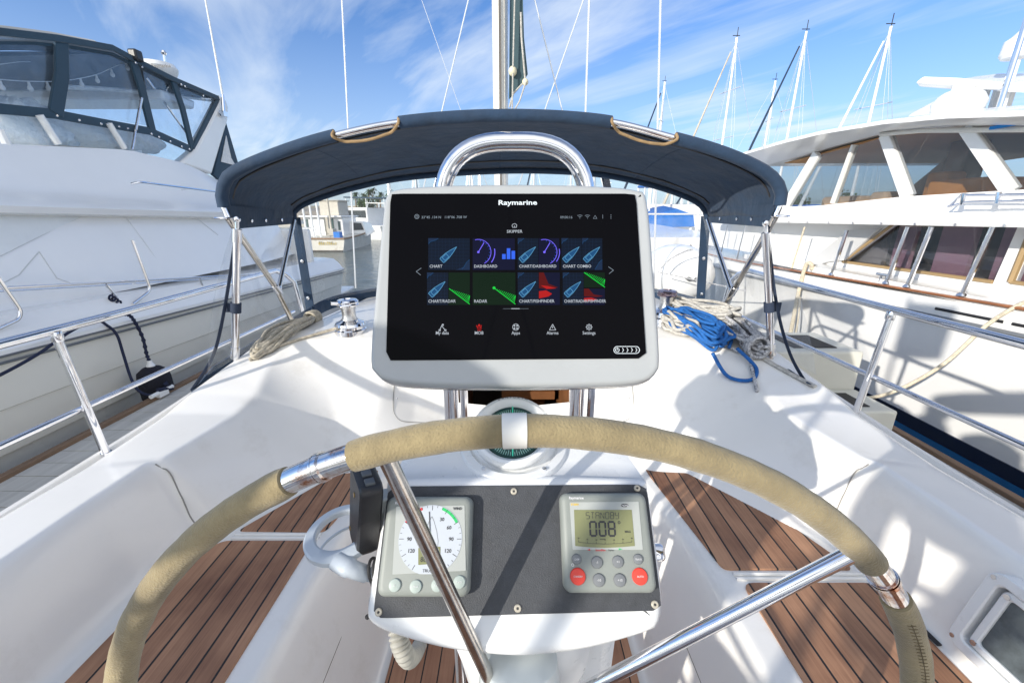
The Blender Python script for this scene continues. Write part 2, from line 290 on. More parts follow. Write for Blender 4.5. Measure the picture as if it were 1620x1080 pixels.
def tag(o, label=None, cat=None, group=None, kind=None):
    for k, v in (('label', label), ('category', cat), ('group', group), ('kind', kind)):
        if v: o[k] = v
    return o
def thing(name, loc, label, cat, group=None):
    o = bpy.data.objects.new(name, None); COL.objects.link(o); o.location = loc; o.empty_display_size = .1; return tag(o, label, cat, group)
def smooth_path(P, n=8):
    P = [Vector(p) for p in P]; o = []
    for i in range(len(P)-1):
        p0 = P[max(i-1, 0)]; p1 = P[i]; p2 = P[i+1]; p3 = P[min(i+2, len(P)-1)]
        for j in range(n):
            t_ = j/n; o.append(tuple(.5*((2*p1)+(-p0+p2)*t_+(2*p0-5*p1+4*p2-p3)*t_*t_+(-p0+3*p1-3*p2+p3)*t_**3)))
    o.append(tuple(P[-1])); return o
def arc(p, r=.08, n=8):  # round the corners of a polyline
    P = [Vector(q) for q in p]; o = [tuple(P[0])]
    for i in range(1, len(P)-1):
        a = (P[i-1]-P[i]); b_ = (P[i+1]-P[i]); d = min(r, a.length*.49, b_.length*.49); A = P[i]+a.normalized()*d; B = P[i]+b_.normalized()*d
        for j in range(n+1):
            t_ = j/n; o.append(tuple(A*(1-t_)**2+P[i]*2*t_*(1-t_)+B*t_*t_))
    o.append(tuple(P[-1])); return o
def lin(a, b, t_): return tuple(x+(y-x)*t_ for x, y in zip(a, b))
# ================================================================== OUR SAILBOAT
boat = thing('sailboat', (0, 1.5, -1.45), 'white sailboat whose cockpit with teak seats fills the foreground', 'sailboat')
ST = {-1.4: [(0, -.74), (.2, -.74), (.35, -.74), (.6, -.73), (.9, -.73), (1.1, -.72), (1.3, -.74), (1.5, -.88)],
 -1.0: [(0, -.75), (.2, -.75), (.35, -.75), (.6, -.74), (.9, -.73), (1.1, -.72), (1.3, -.74), (1.5, -.88)],
 -.96: [(0, -1.45), (.44, -1.45), (.57, -1.0), (.7, -1.0), (1.035, -1.0), (1.10, -.72), (1.3, -.74), (1.5, -.88)],
 .9: [(0, -1.45), (.44, -1.45), (.57, -1.0), (.7, -1.0), (1.035, -1.0), (1.10, -.72), (1.3, -.74), (1.5, -.88)],
 1.075: [(0, -1.45), (.44, -1.45), (.55, -1.0), (.7, -1.0), (1.00, -1.0), (1.095, -.72), (1.3, -.745), (1.5, -.875)],
 1.095: [(0, -1.45), (.44, -1.45), (.55, -1.0), (.7, -1.0), (.955, -.995), (1.075, -.725), (1.3, -.745), (1.5, -.875)],
 1.40: [(0, -1.45), (.44, -1.45), (.49, -1.0), (.6, -1.0), (.70, -1.0), (1.045, -.73), (1.3, -.725), (1.5, -.865)],
 1.52: [(0, -1.45), (.43, -1.45), (.46, -1.0), (.58, -.955), (.73, -.92), (1.05, -.715), (1.3, -.70), (1.5, -.86)],
 1.56: [(0, -1.0), (.3, -1.0), (.46, -.985), (.6, -.93), (.75, -.885), (1.05, -.705), (1.3, -.69), (1.5, -.86)],
 1.75: [(0, -1.0), (.3, -.97), (.46, -.90), (.6, -.80), (.85, -.725), (1.1, -.655), (1.28, -.655), (1.5, -.84)],
 1.80: [(0, -.98), (.3, -.94), (.46, -.87), (.6, -.76), (.85, -.695), (1.1, -.64), (1.27, -.645), (1.5, -.84)],
 1.93: [(0, -.60), (.3, -.60), (.46, -.60), (.6, -.60), (.85, -.60), (1.1, -.60), (1.27, -.63), (1.5, -.83)],
 2.05: [(0, -.565), (.3, -.567), (.46, -.57), (.6, -.572), (.85, -.58), (1.12, -.59), (1.27, -.63), (1.5, -.83)],
 3.2: [(0, -.52), (.3, -.525), (.46, -.53), (.6, -.54), (.85, -.56), (1.0, -.58), (1.17, -.80), (1.46, -.82)],
 5.2: [(0, -.60), (.3, -.605), (.4, -.61), (.5, -.62), (.6, -.64), (.7, -.78), (.95, -.79), (1.18, -.80)],
 7.0: [(0, -.74), (.1, -.74), (.2, -.745), (.3, -.75), (.4, -.75), (.5, -.755), (.58, -.76), (.68, -.77)],
 8.6: [(0, -.72), (.005, -.72), (.01, -.72), (.015, -.72), (.02, -.72), (.03, -.72), (.035, -.72), (.04, -.73)]}
sy = sorted(ST)
YS = np.concatenate([np.arange(-1.4, 2.2, .009), np.arange(2.2, 8.61, .08)])
def prof(y):
    i = max(0, min(len(sy)-2, int(np.searchsorted(sy, y, side='right')-1))); t_ = min(max((y-sy[i])/(sy[i+1]-sy[i]), 0), 1)
    return np.array(ST[sy[i]])*(1-t_)+np.array(ST[sy[i+1]])*t_
NX = 175; ts_ = np.linspace(0, 1, NX+1); Z = np.zeros((len(YS), NX+1)); AX = np.zeros_like(Z)
for i, y in enumerate(YS):
    p = prof(y); b = p[-1, 0]; AX[i] = ts_*b; Z[i] = np.interp(AX[i], p[:, 0], p[:, 1])
# recessed companionway and the moulded step round the backrest
hole = (AX < .285) & (YS[:, None] > 1.83) & (YS[:, None] < 2.7)
def blur(A, n, ax_):
    A = np.pad(A, [(n, n), (0, 0)] if ax_ == 0 else [(0, 0), (n, n)], mode='edge' if ax_ == 0 else 'reflect')
    cs = np.cumsum(np.insert(A, 0, 0, axis=ax_), axis=ax_); k = 2*n+1
    return (cs[k:]-cs[:-k])/k if ax_ == 0 else (cs[:, k:]-cs[:, :-k])/k
for _ in range(2):
    Zb = blur(Z, 1, 1); Zb[:, -3:] = Z[:, -3:]; Z = Zb
    nf = int((YS < 2.2).sum()); Z[:nf] = blur(Z[:nf], 1, 0)
Z = np.where(hole, -1.75, Z)
mb = MB(); ny = len(YS); full = 2*NX+1
V = []
for i in range(ny):
    for j in range(-NX, NX+1):
        V.append((math.copysign(AX[i, abs(j)], j), float(YS[i]), float(Z[i, abs(j)])))
FQ = [(i*full+j, i*full+j+1, (i+1)*full+j+1, (i+1)*full+j) for i in range(ny-1) for j in range(full-1)]
mb.add(V, FQ); deck = obj('cockpit_moulding', mb, gel, boat, angle=75)
def surfz(x, y):
    i = int(np.argmin(abs(YS-y))); return float(np.interp(abs(x), AX[i], Z[i]))
def onmould(px, py, o=.002):      # where a line of sight meets the moulding
    d = ray(px, py); t_ = .6
    while t_ < 4:
        p = d*t_
        if p.z < surfz(p.x, p.y)+o: break
        t_ += .004
    return p
lidm = mat('lid_seam', (.30, .29, .27), .7)
# toe rail and hull
mb = MB()
ys = list(np.linspace(-1.4, 8.6, 60)); rs = []
def beam(y): return float(prof(y)[-1, 0])
def dz(y): return float(prof(y)[-1, 1])
for sx in (-1, 1):
    rs = []
    for y in ys:
        b, z = beam(y), dz(y); k = 1 if y < 6 else max(.15, 1-(y-6)/3)
        rs.append([(sx*b, y, z), (sx*(b+.012), y, z+.022), (sx*(b+.03), y, z+.022), (sx*(b+.035), y, z-.03), (sx*(b+.015), y, z-.05), (sx*(b+.02), y, z-.5), (sx*b*.96, y, z-1.0), (sx*b*.8, y, -2.25), (sx*b*.3, y, -2.5)])
    mb.rings(rs, caps=(False, False), closed=False)
mb.add([(-1.5, -1.4, -.88), (1.5, -1.4, -.88), (1.2, -1.4, -2.25), (-1.2, -1.4, -2.25)], [(0, 1, 2, 3)])
obj('hull', mb, gel, boat, angle=60)
# teak pieces
def teakpiece(name, poly, z0, z1, m): 
    mb = MB(); mb.prism(poly, z0, z1); return obj(name, mb, m, boat, bevel=.002)
def roundpoly(poly, r): 
    P = [Vector((p[0], p[1], 0)) for p in poly]; P = P+[P[0], P[1]]; o = []
    for i in range(1, len(P)-1):
        a, b_ = P[i-1]-P[i], P[i+1]-P[i]; A = P[i]+a.normalized()*min(r, a.length*.45); B = P[i]+b_.normalized()*min(r, b_.length*.45)
        for k in range(5):
            t_ = k/4; q = A*(1-t_)**2+P[i]*2*t_*(1-t_)+B*t_*t_; o.append((q.x, q.y))
    return o
teakpiece('seat_teak', roundpoly([(-.655, -.5), (-.635, 1.055), (-.915, 1.055), (-.985, .98), (-1.02, -.5)], .02), -1.004, -.994, seatteak)
teakpiece('seat_teak', roundpoly([(-.612, 1.095), (-.535, 1.43), (-.70, 1.40), (-.90, 1.095)], .02), -1.004, -.994, seatteak)
teakpiece('seat_teak', roundpoly([(.655, -.5), (1.02, -.5), (1.02, .90), (.648, .90)], .03), -1.004, -.994, seatteak)
teakpiece('seat_teak', roundpoly([(.618, .945), (1.0, .945), (.93, 1.12), (.73, 1.42), (.535, 1.46)], .02), -1.004, -.994, seatteak)
teakpiece('sole_teak', [(-.41, -.9), (.41, -.9), (.41, 1.47), (-.41, 1.47)], -1.455, -1.442, soleteak)
# seat dividers: small raised gutters
for sx, y0, xa, xb in ((-1, 1.075, .62, .90), (1, .922, .64, 1.01)):
    mb = MB(); mb.tube([(sx*xa, y0-.007, -.999), (sx*xb, y0-.007, -.999)], .006, 8); mb.tube([(sx*xa, y0+.009, -.999), (sx*xb, y0+.009, -.999)], .006, 8); obj('seat_gutter', mb, gel, boat)
# thin locker seams in the footwell walls
for sx in (-1, 1):
    mb = MB(); mb.tube([(sx*(.5105), -.6, -1.21), (sx*.5105, .93, -1.21), (sx*.497, 1.3, -1.21)], .0018, 6); obj('locker_seam', mb, seam, boat)
# S shaped seam of the backrest moulding (left and right)
for sx in (-1, 1):
    pts = []
    for k in range(13):
        t_ = k/12; ax_ = 1.085-.085*t_-.015*math.sin(t_*6.28); z_ = -.722-.272*t_; pts.append((sx*(ax_-.004), 1.082+.006*math.sin(t_*6.28), z_))
    mb = MB(); mb.tube(smooth_path([(sx*(1.088-.10*k/9), 1.083+.008*math.sin(k*.7), surfz(1.088-.10*k/9, 1.083+.008*math.sin(k*.7))+.0015) for k in range(10)], 3), .0022, 6); obj('backrest_seam', mb, MATS['lid_seam'], boat)
# companionway interior
mb = MB(); mb.box((-.275, 2.66, -1.74), (.275, 2.68, -.6), mi=0)
mb.box((-.282, 1.85, -1.74), (-.277, 2.66, -.62), mi=1); mb.box((.277, 1.85, -1.74), (.282, 2.66, -.62), mi=1)
mb.box((-.06, 2.2, -1.05), (.25, 2.4, -1.0), mi=1); mb.box((.0, 2.3, -1.4), (.2, 2.5, -1.05), mi=1)
mb.box((-.275, 1.86, -1.742), (.275, 2.66, -1.735), mi=1)
obj('companionway', mb, [darkin, brown], boat)
mb = MB(); mb.box((-.33, 1.93, -.595), (.33, 2.85, -.545)); mb.box((-.36, 1.95, -.60), (-.31, 3.0, -.53)); mb.box((.31, 1.95, -.60), (.36, 3.0, -.53)); obj('sliding_hatch', mb, gel, boat, bevel=.01)
mb = MB()
for sx in (-1, 1): mb.tube([(sx*.292, 1.815, -.99), (sx*.292, 1.90, -.60)], .011, 8)
obj('companionway_trim', mb, plast, boat)
for sx in (-1, 1):
    mb = MB(); P3 = [tuple(onmould(812+sx*dx, y)) for dx, y in ((131, 600), (134, 612), (188, 606), (190, 640), (187, 656), (176, 666), (150, 668), (137, 668))]
    mb.tube(smooth_path(P3[2:], 4), .0022, 6, mi=0); o = obj('locker_lid', mb, [mat('lid_seam', (.30, .29, .27), .7) if 'lid_seam' not in MATS else MATS['lid_seam']], boat)
    mb = MB(); mb.sphere(onmould(812+sx*183, 630), .0045, 8); obj('screw', mb, chrome, o)
# engine panel window in the starboard backrest
e_y = Vector((.055, 0, .262)).normalized()
WF = Frame((1.028, .47, -.975), (0, -1, 0), e_y)   # u towards stern, v up the backrest, n inboard
if WF.n.x > 0: WF.n = -WF.n
mb = MB()
def framering(mb, fr, cx, cy, hx, hy, w, z0, z1, r_, mi=0):
    o1 = rrect(cx, cy, hx, hy, r_); i1 = rrect(cx, cy, hx-w, hy-w, max(r_-w*.6, .004)); b_ = .003
    o2 = rrect(cx, cy, hx-b_, hy-b_, r_-b_); i2 = rrect(cx, cy, hx-w+b_, hy-w+b_, max(r_-w*.6, .004))
    mb.rings([[(p[0], p[1], z) for p in q] for q, z in ((o1, z0), (o1, z1-b_), (o2, z1), (i2, z1), (i1, z1-b_), (i1, z0))], fr, mi, (False, False))
framering(mb, WF, 0, .128, .245, .105, .024, -.02, .018, .03)
ep = obj('panel_frame', mb, plast, boat)
mb = MB(); framering(mb, WF, 0, .128, .212, .080, .016, -.02, .013, .018); obj('inner_frame', mb, plast, ep)
mb = MB(); mb.prism(rrect(0, .128, .2, .07, .01), .002, .006, WF); obj('panel_window', mb, mat('smoked_cover', (.10, .12, .13), .22, var=.4, vscale=30), ep)
for u in (-.232, .232):
    for v in (.04, .215): mb = MB(); mb.disc(u, v, .005, .0205, 12, WF, h=.003); obj('screw', mb, chrome, ep)
for u in (-.2, .2):
    for v in (.06, .195): mb = MB(); mb.disc(u, v, .006, .0165, 12, WF, h=.003); obj('screw', mb, chrome, ep)
mb = MB(); mb.tube([(1.02, .82, -.989), (1.024, .72, -.989)], .007, 8, flat=.5); obj('drain_slot', mb, rubber, boat)
mb = MB(); mb.tube([(-1.30, .62, -.735), (-1.30, .78, -.735)], .007, 8, flat=.4); obj('drain_slot', mb, rubber, boat)
# stern rails with stanchions: one part per side
def rail(sx):
    zt = lambda y: -.382 if y < 1.5 else -.382+.012*(y-1.5)
    mb = MB(); mb.tube([(sx*1.55, y, zt(y)) for y in np.linspace(-1.2, 2.7, 14)]+[(sx*1.53, 2.78, -.40), (sx*1.5, 2.82, -.46), (sx*1.47, 2.84, -.82)], .0155, 14)
    g = obj('guard_rail', mb, chrome, boat)
    mb = MB(); mb.tube([(sx*1.54, y, -.672) for y in np.linspace(-1.2, 2.83, 8)], .0115, 12); obj('middle_rail', mb, chrome, g)
    for y in (1.325, .15, -1.1) if sx < 0 else (1.62, .15, -1.1):
        mb = MB(); mb.tube([(sx*1.548, y+.01, -.383), (sx*1.50, y, -.875)], .0135, 12)
        mb.lathe([(.035, 0), (.035, .006), (.018, .012), (.017, .03)], 16, Frame((sx*1.50, y, -.875), (1, 0, 0), (0, 1, 0)))
        mb.lathe([(.015, 0), (.017, .004), (.017, .03), (.015, .034)], 14, Frame((sx*1.5435, y+.009, -.42), (1, 0, 0), (0, 1, 0)))
        obj('stanchion', mb, chrome, g)
rail(-1); rail(1)
# mast, shrouds and stays
mb = MB(); pb = aty(793, 300, 5.2); 
mb.rings([[(pb.x+.085*math.cos(a)*k, 5.2+.13*math.sin(a)*k, z) for a in [2*math.pi*j/24 for j in range(24)]] for z, k in ((-.6, .95), (2, 1), (14, 1))])
mast = obj('mast', mb, alu, boat)
mb = MB(); mb.box((pb.x-.012, 5.062, -.4), (pb.x+.012, 5.072, 14)); obj('sail_groove', mb, mat('groove_shadow_gap', (.12, .11, .10), .7), mast)
mb = MB(); mb.tube([(pb.x+.035, 5.02, 14), (pb.x+.05, 5.0, 1.5), (pb.x+.05, 5.0, -.5)], .006, 8); obj('halyard', mb, rope_g, mast)
def stay(a, b_, Y, r_, m, name='shroud', zlo=-.75, zhi=12, Y2=None):
    A = aty(*a, Y2 or Y); B = aty(*b_, Y); d = A-B; P0 = B+d*((zlo-B.z)/d.z); P1 = B+d*((zhi-B.z)/d.z)
    mb = MB(); mb.tube([tuple(P0), tuple(B), tuple(A), tuple(P1)], r_, 6); return obj(name, mb, m, boat)
steel = mat('rigging_wire', (.72, .73, .74), .3, .5)
stay((741, 0), (698, 180), 5.4, .008, steel, zlo=.25); stay((846, 0), (892, 185), 5.4, .008, steel, zlo=.25)
stay((923, 0), (860, 180), 7.2, .011, steel); stay((932, 0), (926, 188), 4.6, .011, steel)
stay((541, 0), (551, 210), 4.2, .008, steel); stay((1045, 0), (1040, 210), 4.2, .010, steel)
stay((667, 0), (730, 178), 9.5, .005, steel, zlo=.2)
# ------------------------------------------------------------------ furled sail clew
sl = thing('furled_sail', (pb.x+.1, 5.2, .6), 'dark sail clew with white rope hanging beside the mast', 'sail')
pts = [(807, -40), (826, -40), (829, 60), (835, 118), (820, 142), (805, 158)]
mb = MB(); mb.rings([[tuple(aty(x, y, 5.10)) for x, y in pts], [tuple(aty(x, y, 5.06)) for x, y in pts]]); obj('sail_cloth', mb, sail, sl)
mb = MB(); mb.tube([tuple(aty(x, y, 5.03)) for x, y in ((824, 20), (825, 60), (831, 128), (812, 148), (806, 170))], .010, 8); mb.tube([tuple(aty(x, y, 5.0)) for x, y in ((815, -30), (812, 90), (810, 185))], .008, 8); mb.tube([tuple(aty(x, y, 5.0)) for x, y in ((832, 130), (822, 160), (811, 180))], .008, 8)
obj('clew_rope', mb, rope_g, sl)
mb = MB(); q = aty(811, 113, 5.03); mb.sphere(q, .045, 12, sz=1.1); q = aty(831, 130, 5.03); mb.sphere(q, .035, 10); obj('shackle', mb, mat('cream_patch', (.70, .64, .45), .6), sl)
def ell(cx, cy, rx, ry, z, n=32, p=2.4):
    o = []
    for j in range(n):
        a = 2*math.pi*j/n; c, s = math.cos(a), math.sin(a); o.append((cx+rx*math.copysign(abs(c)**(2/p), c), cy+ry*math.copysign(abs(s)**(2/p), s), z))
    return o
# ------------------------------------------------------------------ stern of our boat, behind the helm (unseen; rails and gear added to throw shade on the right coaming)
mb = MB()
for z in (-.38, -.10, .12):
    mb.tube(arc([(-1.55, -.70, z), (-1.55, -1.36, z), (-.45, -1.40, z)], .15), .0135, 10); mb.tube(arc([(1.55, -.70, z), (1.55, -1.36, z), (.45, -1.40, z)], .15), .0135, 10)
for x, y in ((-1.55, -.72), (-1.5, -1.3), (-.5, -1.39), (.5, -1.39), (1.5, -1.3), (1.55, -.72)): mb.tube([(x, y, -.74), (x, y, .12)], .0135, 10)
pulp = obj('added_stern_pulpit', mb, chrome, boat)
for sx in (-1, 1):
    mb = MB(); mb.prism(roundpoly([(sx*1.5, -1.33), (sx*.95, -1.33), (sx*.95, -1.05), (sx*1.2, -.82), (sx*1.5, -.82)], .05), -.34, -.30); obj('added_perch_seat', mb, seatteak, pulp)
mb = MB(); P_ = [(-1.28+.17*math.cos(a), -1.30, .20+.24*math.sin(a)) for a in np.linspace(-1.1, math.pi+1.1, 18)]; mb.tube(P_, .055, 12, flat=.7); obj('added_buoy', mb, whitecloth, boat)
mb = MB(); mb.rings([ell(-.98, -1.50, a, b_, z, 24, 3) for a, b_, z in ((.05, .05, -.35), (.06, .06, .06), (.12, .15, .10), (.13, .17, .22), (.12, .15, .34), (.07, .09, .39))]); obj('added_outboard', mb, blackp, boat)
mb = MB(); mb.lathe([(.02, -.2), (.02, -.05), (.10, -.04), (.17, .02), (.18, .08), (.15, .16), (.06, .20), (.0, .21)], 24, Frame((-1.52, -.62, .20), (1, 0, 0), (0, 1, 0))); obj('added_grill', mb, chrome, boat)
# unseen folded bimini on its frame, added to shade the right yacht
mb = MB(); mb.tube(arc([(-1.5, -1.2, -.3), (-1.42, -1.42, .62), (1.42, -1.42, .62), (1.5, -1.2, -.3)], .3), .013, 10); mb.tube([(-1.47, -1.27, .1), (-1.5, -.7, -.37)], .011, 8); mb.tube([(1.47, -1.27, .1), (1.5, -.7, -.37)], .011, 8); bf = obj('bimini_frame', mb, chrome, boat)
mb = MB(); P_ = arc([(-1.40, -1.44, .30), (-1.40, -1.45, .66), (1.40, -1.45, .66), (1.40, -1.44, .30)], .28); P_ = smooth_path(P_, 2); mb.tube(P_, [.075+.012*math.sin(i*1.1) for i in range(len(P_))], 14); obj('added_folded_bimini', mb, canvas, bf)
mb = MB(); mb.tube([(-.55, -1.36, -.7), (-.05, -1.42, 3.2), (0, -1.2, 12)], .006, 6); mb.tube([(.55, -1.36, -.7), (-.05, -1.42, 3.2)], .006, 6); obj('backstay', mb, steel, boat)
mb = MB(); mb.tube([(-1.56, -1.1, -.7), (-1.56, -1.1, 1.5)], .014, 8); mb.rings([[(-1.56, -1.1, 1.45), (-1.56, -1.09, 1.45), (-1.56, -1.09, .95), (-1.56, -1.1, .95)], [(-1.34, -1.3, 1.40), (-1.34, -1.29, 1.40), (-1.34, -1.29, .98), (-1.34, -1.3, .98)]]); obj('flag_staff', mb, plast, boat)
# ================================================================== STEERING WHEEL
WC = Vector((.012, .349, -.692)); WR = .5; wa = -.025
wx = Vector((1, .009, 0)).normalized(); WFm = Frame(WC, wx, (0, math.sin(-wa)*-1, math.cos(wa)))
def wang(px, py):
    u, v = WFm.px(px, py); return math.atan2(v, u)
wheel = thing('steering_wheel', tuple(WC), 'large steering wheel with a worn tan suede cover in the foreground', 'steering wheel')
def wp(a, r_=WR, w=0): return WFm(r_*math.cos(a), r_*math.sin(a), w)
aL0, aL1 = wang(463, 761), wang(560, 716); aR0, aR1 = wang(1376, 888), wang(1412, 945)
def arcpts(a0, a1, n): return [wp(a0+(a1-a0)*i/n) for i in range(n+1)]
def coverseg(a0, a1, nm='rim_cover'):
    n = max(int(abs(a1-a0)/.02), 4); k = 28; rs = []
    rnd = random.Random(3)
    for i in range(n+1):
        a = a0+(a1-a0)*i/n; c = wp(a); ce = .35 if i in (0, n) else (.86 if i in (1, n-1) else 1)
        R_ = .0152*(1+.012*math.sin(a*37)+.012*math.sin(a*61+1)+.01*math.sin(a*113))*(1 if i not in (0, n) else .95)
        rad = (c-WC).normalized(); nn = WFm.n
        rs.append([tuple(c+(rad*math.cos(q)+nn*math.sin(q))*R_) for q in [2*math.pi*j/k for j in range(k)]])
    mb = MB(); mb.rings(rs); return obj(nm, mb, leather, wheel, angle=60)
for a0, a1 in ((aL0-.008, aR1-2*math.pi+.012-.0), (aL1, aR0)):
    pass
c1 = coverseg(aL1+.004, aR0-.004); c2 = coverseg(aL0+.006, aR1-.006+2*math.pi)
# stitching along the inside of the cover
def stitches(parent, a0, a1, q0, vis=None):
    mb = MB(); n = int(abs(a1-a0)*WR/.006)
    for i in range(n):
        a = a0+(a1-a0)*(i+.5)/n; c = wp(a); rad = (c-WC).normalized(); tan = (wp(a+.01)-c).normalized()
        def sp_(q, t_): return tuple(c+tan*t_+(rad*math.cos(q)+WFm.n*math.sin(q))*.0155)
        mb.tube([sp_(q0-.25, -.001), sp_(q0, .0005), sp_(q0+.25, .002)], .00045, 4)
        if i < n-1: mb.tube([sp_(q0, -.003), sp_(q0, .003)], .0005, 4)
    return obj('stitching', mb, seam, parent)
stitches(c2, aR1-.05+2*math.pi, 2*math.pi-1.4, 1.75)
mb = MB(); mb.tube([tuple(wp(a)) for a in np.linspace(0, 2*math.pi, 160)], .0122, 20, caps=False); obj('rim_tube', mb, chrome, wheel)
for a0, a1 in ((aL0, aL1), (aR1, aR0)):
    mb = MB(); n = 20; m_ = (a0+a1)/2
    pts = arcpts(a0, a1, n); mb.tube(pts, [.0126]*(n+1), 24)
    mb.tube([tuple(wp(m_-.005)), tuple(wp(m_+.005))], .0145, 24); mb.tube([tuple(wp(m_+.008)), tuple(wp(m_+.011))], .0139, 24)
    obj('rim_joint', mb, rusty, wheel)
# white king-spoke band
a0, a1 = wang(833, 681), wang(795, 681); mb = MB(); mb.tube(arcpts(a0, a1, 6), .0163, 28); obj('centre_band', mb, mat('band_vinyl', (.74, .73, .69), .45, var=.04, vscale=20), wheel)
# spokes and hub
sL = wang(611, 722); 
sR = wang(1330, 886)
for k in range(5):
    a = (sL, sR, sR-1.26, sR-2.51, sL+1.26)[k]
    mb = MB(); mb.tube([tuple(WFm(-.012, 0, -.04)), tuple(wp(a, WR-.008))], .0085, 18); obj('spoke', mb, chrome if k else worn, wheel)
mb = MB(); mb.lathe([(.0, -.075), (.045, -.07), (.05, -.03), (.045, -.01), (.03, .0), (0, .002)], 32, Frame(WFm(-.012, 0, 0), WFm.ex, WFm.ey), caps=(False, False)); obj('hub', mb, chrome, wheel)
# ================================================================== BINNACLE
pt, pbm = Vector((0, .493, -.369)), Vector((0, .392, -.483))
PF = Frame((pt+pbm)/2, (1, 0, 0), pt-pbm)      # instrument panel plane
P = lambda x, y: PF.px(x, y)
bin_ = thing('binnacle', (0, .6, -1.445), 'white steering pedestal carrying the black instrument panel', 'pedestal')
def resample(poly, n):
    P_ = [Vector((*p, 0)) for p in poly]; P_.append(P_[0]); Ls = [0]
    for a, b_ in zip(P_[:-1], P_[1:]): Ls.append(Ls[-1]+(b_-a).length)
    o = []
    for k in range(n):
        t_ = Ls[-1]*k/n; i = max(j for j in range(len(Ls)-1) if Ls[j] <= t_+1e-12); f = (t_-Ls[i])/max(Ls[i+1]-Ls[i], 1e-9); q = P_[i].lerp(P_[i+1], f); o.append((q.x, q.y))
    return o
pp = [P(*q) for q in ((608, 772), (618, 757), (700, 752), (812, 750), (925, 752), (1018, 757), (1028, 772), (1040, 850), (1051, 940), (1047, 985), (1032, 1000), (960, 1022), (900, 1034), (830, 1041), (760, 1037), (690, 1026), (620, 1006), (590, 992), (577, 975), (582, 930), (596, 850))]
sp2 = [(p[0], p[1]) for p in smooth_path([(q[0], q[1], 0) for q in pp+[pp[0]]], 5)][:-1]
O = resample(sp2, 120); cen = (sum(p[0] for p in O)/120, sum(p[1] for p in O)/120)
def shrink(O, d):
    o = []; n = len(O)
    for i in range(n):
        a, b_ = O[i-1], O[(i+1) % n]; tx, ty = b_[0]-a[0], b_[1]-a[1]; l = math.hypot(tx, ty) or 1; nx, ny = -ty/l, tx/l
        if (cen[0]-O[i][0])*nx+(cen[1]-O[i][1])*ny < 0: nx, ny = -nx, -ny
        o.append((O[i][0]+nx*d, O[i][1]+ny*d))
    return o
rs = []
for d, z in ((.030, -.001), (.012, -.001), (.005, -.004), (.001, -.010), (0, -.018)):
    rs.append([tuple(PF(p[0], p[1], z)) for p in shrink(O, d)])
top_v = P(812, 752)[1]; bot_v = P(830, 1041)[1]
def back(k):
    o = []
    for p in O:
        f = (p[1]-bot_v)/(top_v-bot_v)
        q = PF(p[0], p[1], -.018); tgt = Vector((q.x*(1-.16*k*f)-0*k, q.y+(.115*f+.05*(1-f))*k, q.z+(.028*f+.0)*k-.03*k*(1-f)*.2)); o.append(tuple(tgt))
    return o
rs += [back(.25), back(.5), back(.8), back(.93)]
last = back(1.0); cc = Vector((0, 0, 0))
for p in last: cc += Vector(p)/len(last)
rs += [[tuple(Vector(p).lerp(cc, .04)) for p in last], [tuple(Vector(p).lerp(cc, .5)+Vector((0, .006, 0))) for p in last]]
mb = MB(); mb.rings(rs); obj('pod_housing', mb, plast, bin_, angle=50)
# flange on the lower lip and the column below
mb = MB()
mb.rings([ell(.02, .53, .075, .07, -1.445), ell(.02, .53, .08, .075, -1.0), ell(.02, .51, .085, .08, -.8), ell(.02, .50, .105, .095, -.66), ell(.015, .50, .115, .10, -.60), ell(.01, .53, .12, .09, -.50), ell(.01, .56, .12, .05, -.42)])
obj('column', mb, plast, bin_)
mb = MB(); mb.rings([ell(.01, .395, .05, .04, -.66), ell(.01, .385, .055, .045, -.60), ell(.01, .395, .05, .035, -.565), ell(.01, .40, .035, .02, -.555)]); obj('wheel_housing', mb, greyplast, bin_)
mb = MB(); mb.rings([ell(.12, .50, .04, .05, -.90), ell(.12, .50, .045, .055, -.62), ell(.115, .50, .045, .05, -.56), ell(.11, .50, .03, .03, -.545)]); obj('cable_cover', mb, plast, bin_)
# black panel plate
bp_ = [P(622, 769), P(1016, 766), P(1023, 773), P(1046, 958), P(1040, 965), P(600, 977), P(591, 970), P(614, 777)]
O2 = [(p[0], p[1]) for p in resample(roundpoly(bp_, .006), 80)]
mb = MB(); mb.rings([[(p[0], p[1], -.002) for p in O2], [(p[0], p[1], .0015) for p in O2], [(p[0], p[1], .0022) for p in shrink(O2, .0006)]], PF); panel = obj('instrument_panel', mb, panelm, bin_)
for x, y in ((629, 783), (813, 777), (1007, 772), (600, 967), (819, 961), (1035, 955)):
    u, v = P(x, y); mb = MB(); mb.lathe([(.0046, .002), (.0046, .0034), (.0036, .0042), (.0018, .0042), (.0015, .003), (0, .003)], 18, Frame(PF(u, v), PF.ex, PF.ey), caps=(False, False)); mb.disc(u, v, .0014, .0036, 6, PF, mi=1, h=.0004); obj('screw', mb, [mat('screw_washer', (.50, .46, .38), .45, .3, var=.2, vscale=200) if 'screw_washer' not in MATS else MATS['screw_washer'], ink], panel)
# stainless guard arch
xa, xb, gy = -.128, .137, .79
AR = aty(810, 224, gy).z
mb = MB(); mb.tube(arc([(xa, gy, -1.44), (xa, gy, -.9), (xa, gy, -.2), (xa, gy, AR), (xb, gy, AR), (xb, gy, -.2), (xb, gy, -.9), (xb, gy, -1.44)], .115, 14), .0155, 28); obj('guard_arch', mb, chrome, bin_)
mb = MB()
for x in (xa, xb): mb.tube([(x+.028, gy-.01, -.5), (x+.028, gy-.01, -.24)], .008, 10)
obj('cable_tube', mb, chrome, bin_)
mb = MB()
for x in (-.088, -.066): mb.tube([(x, .50, -1.44), (x, .50, -.56)], .0085, 12)
obj('support_tube', mb, chrome, bin_)
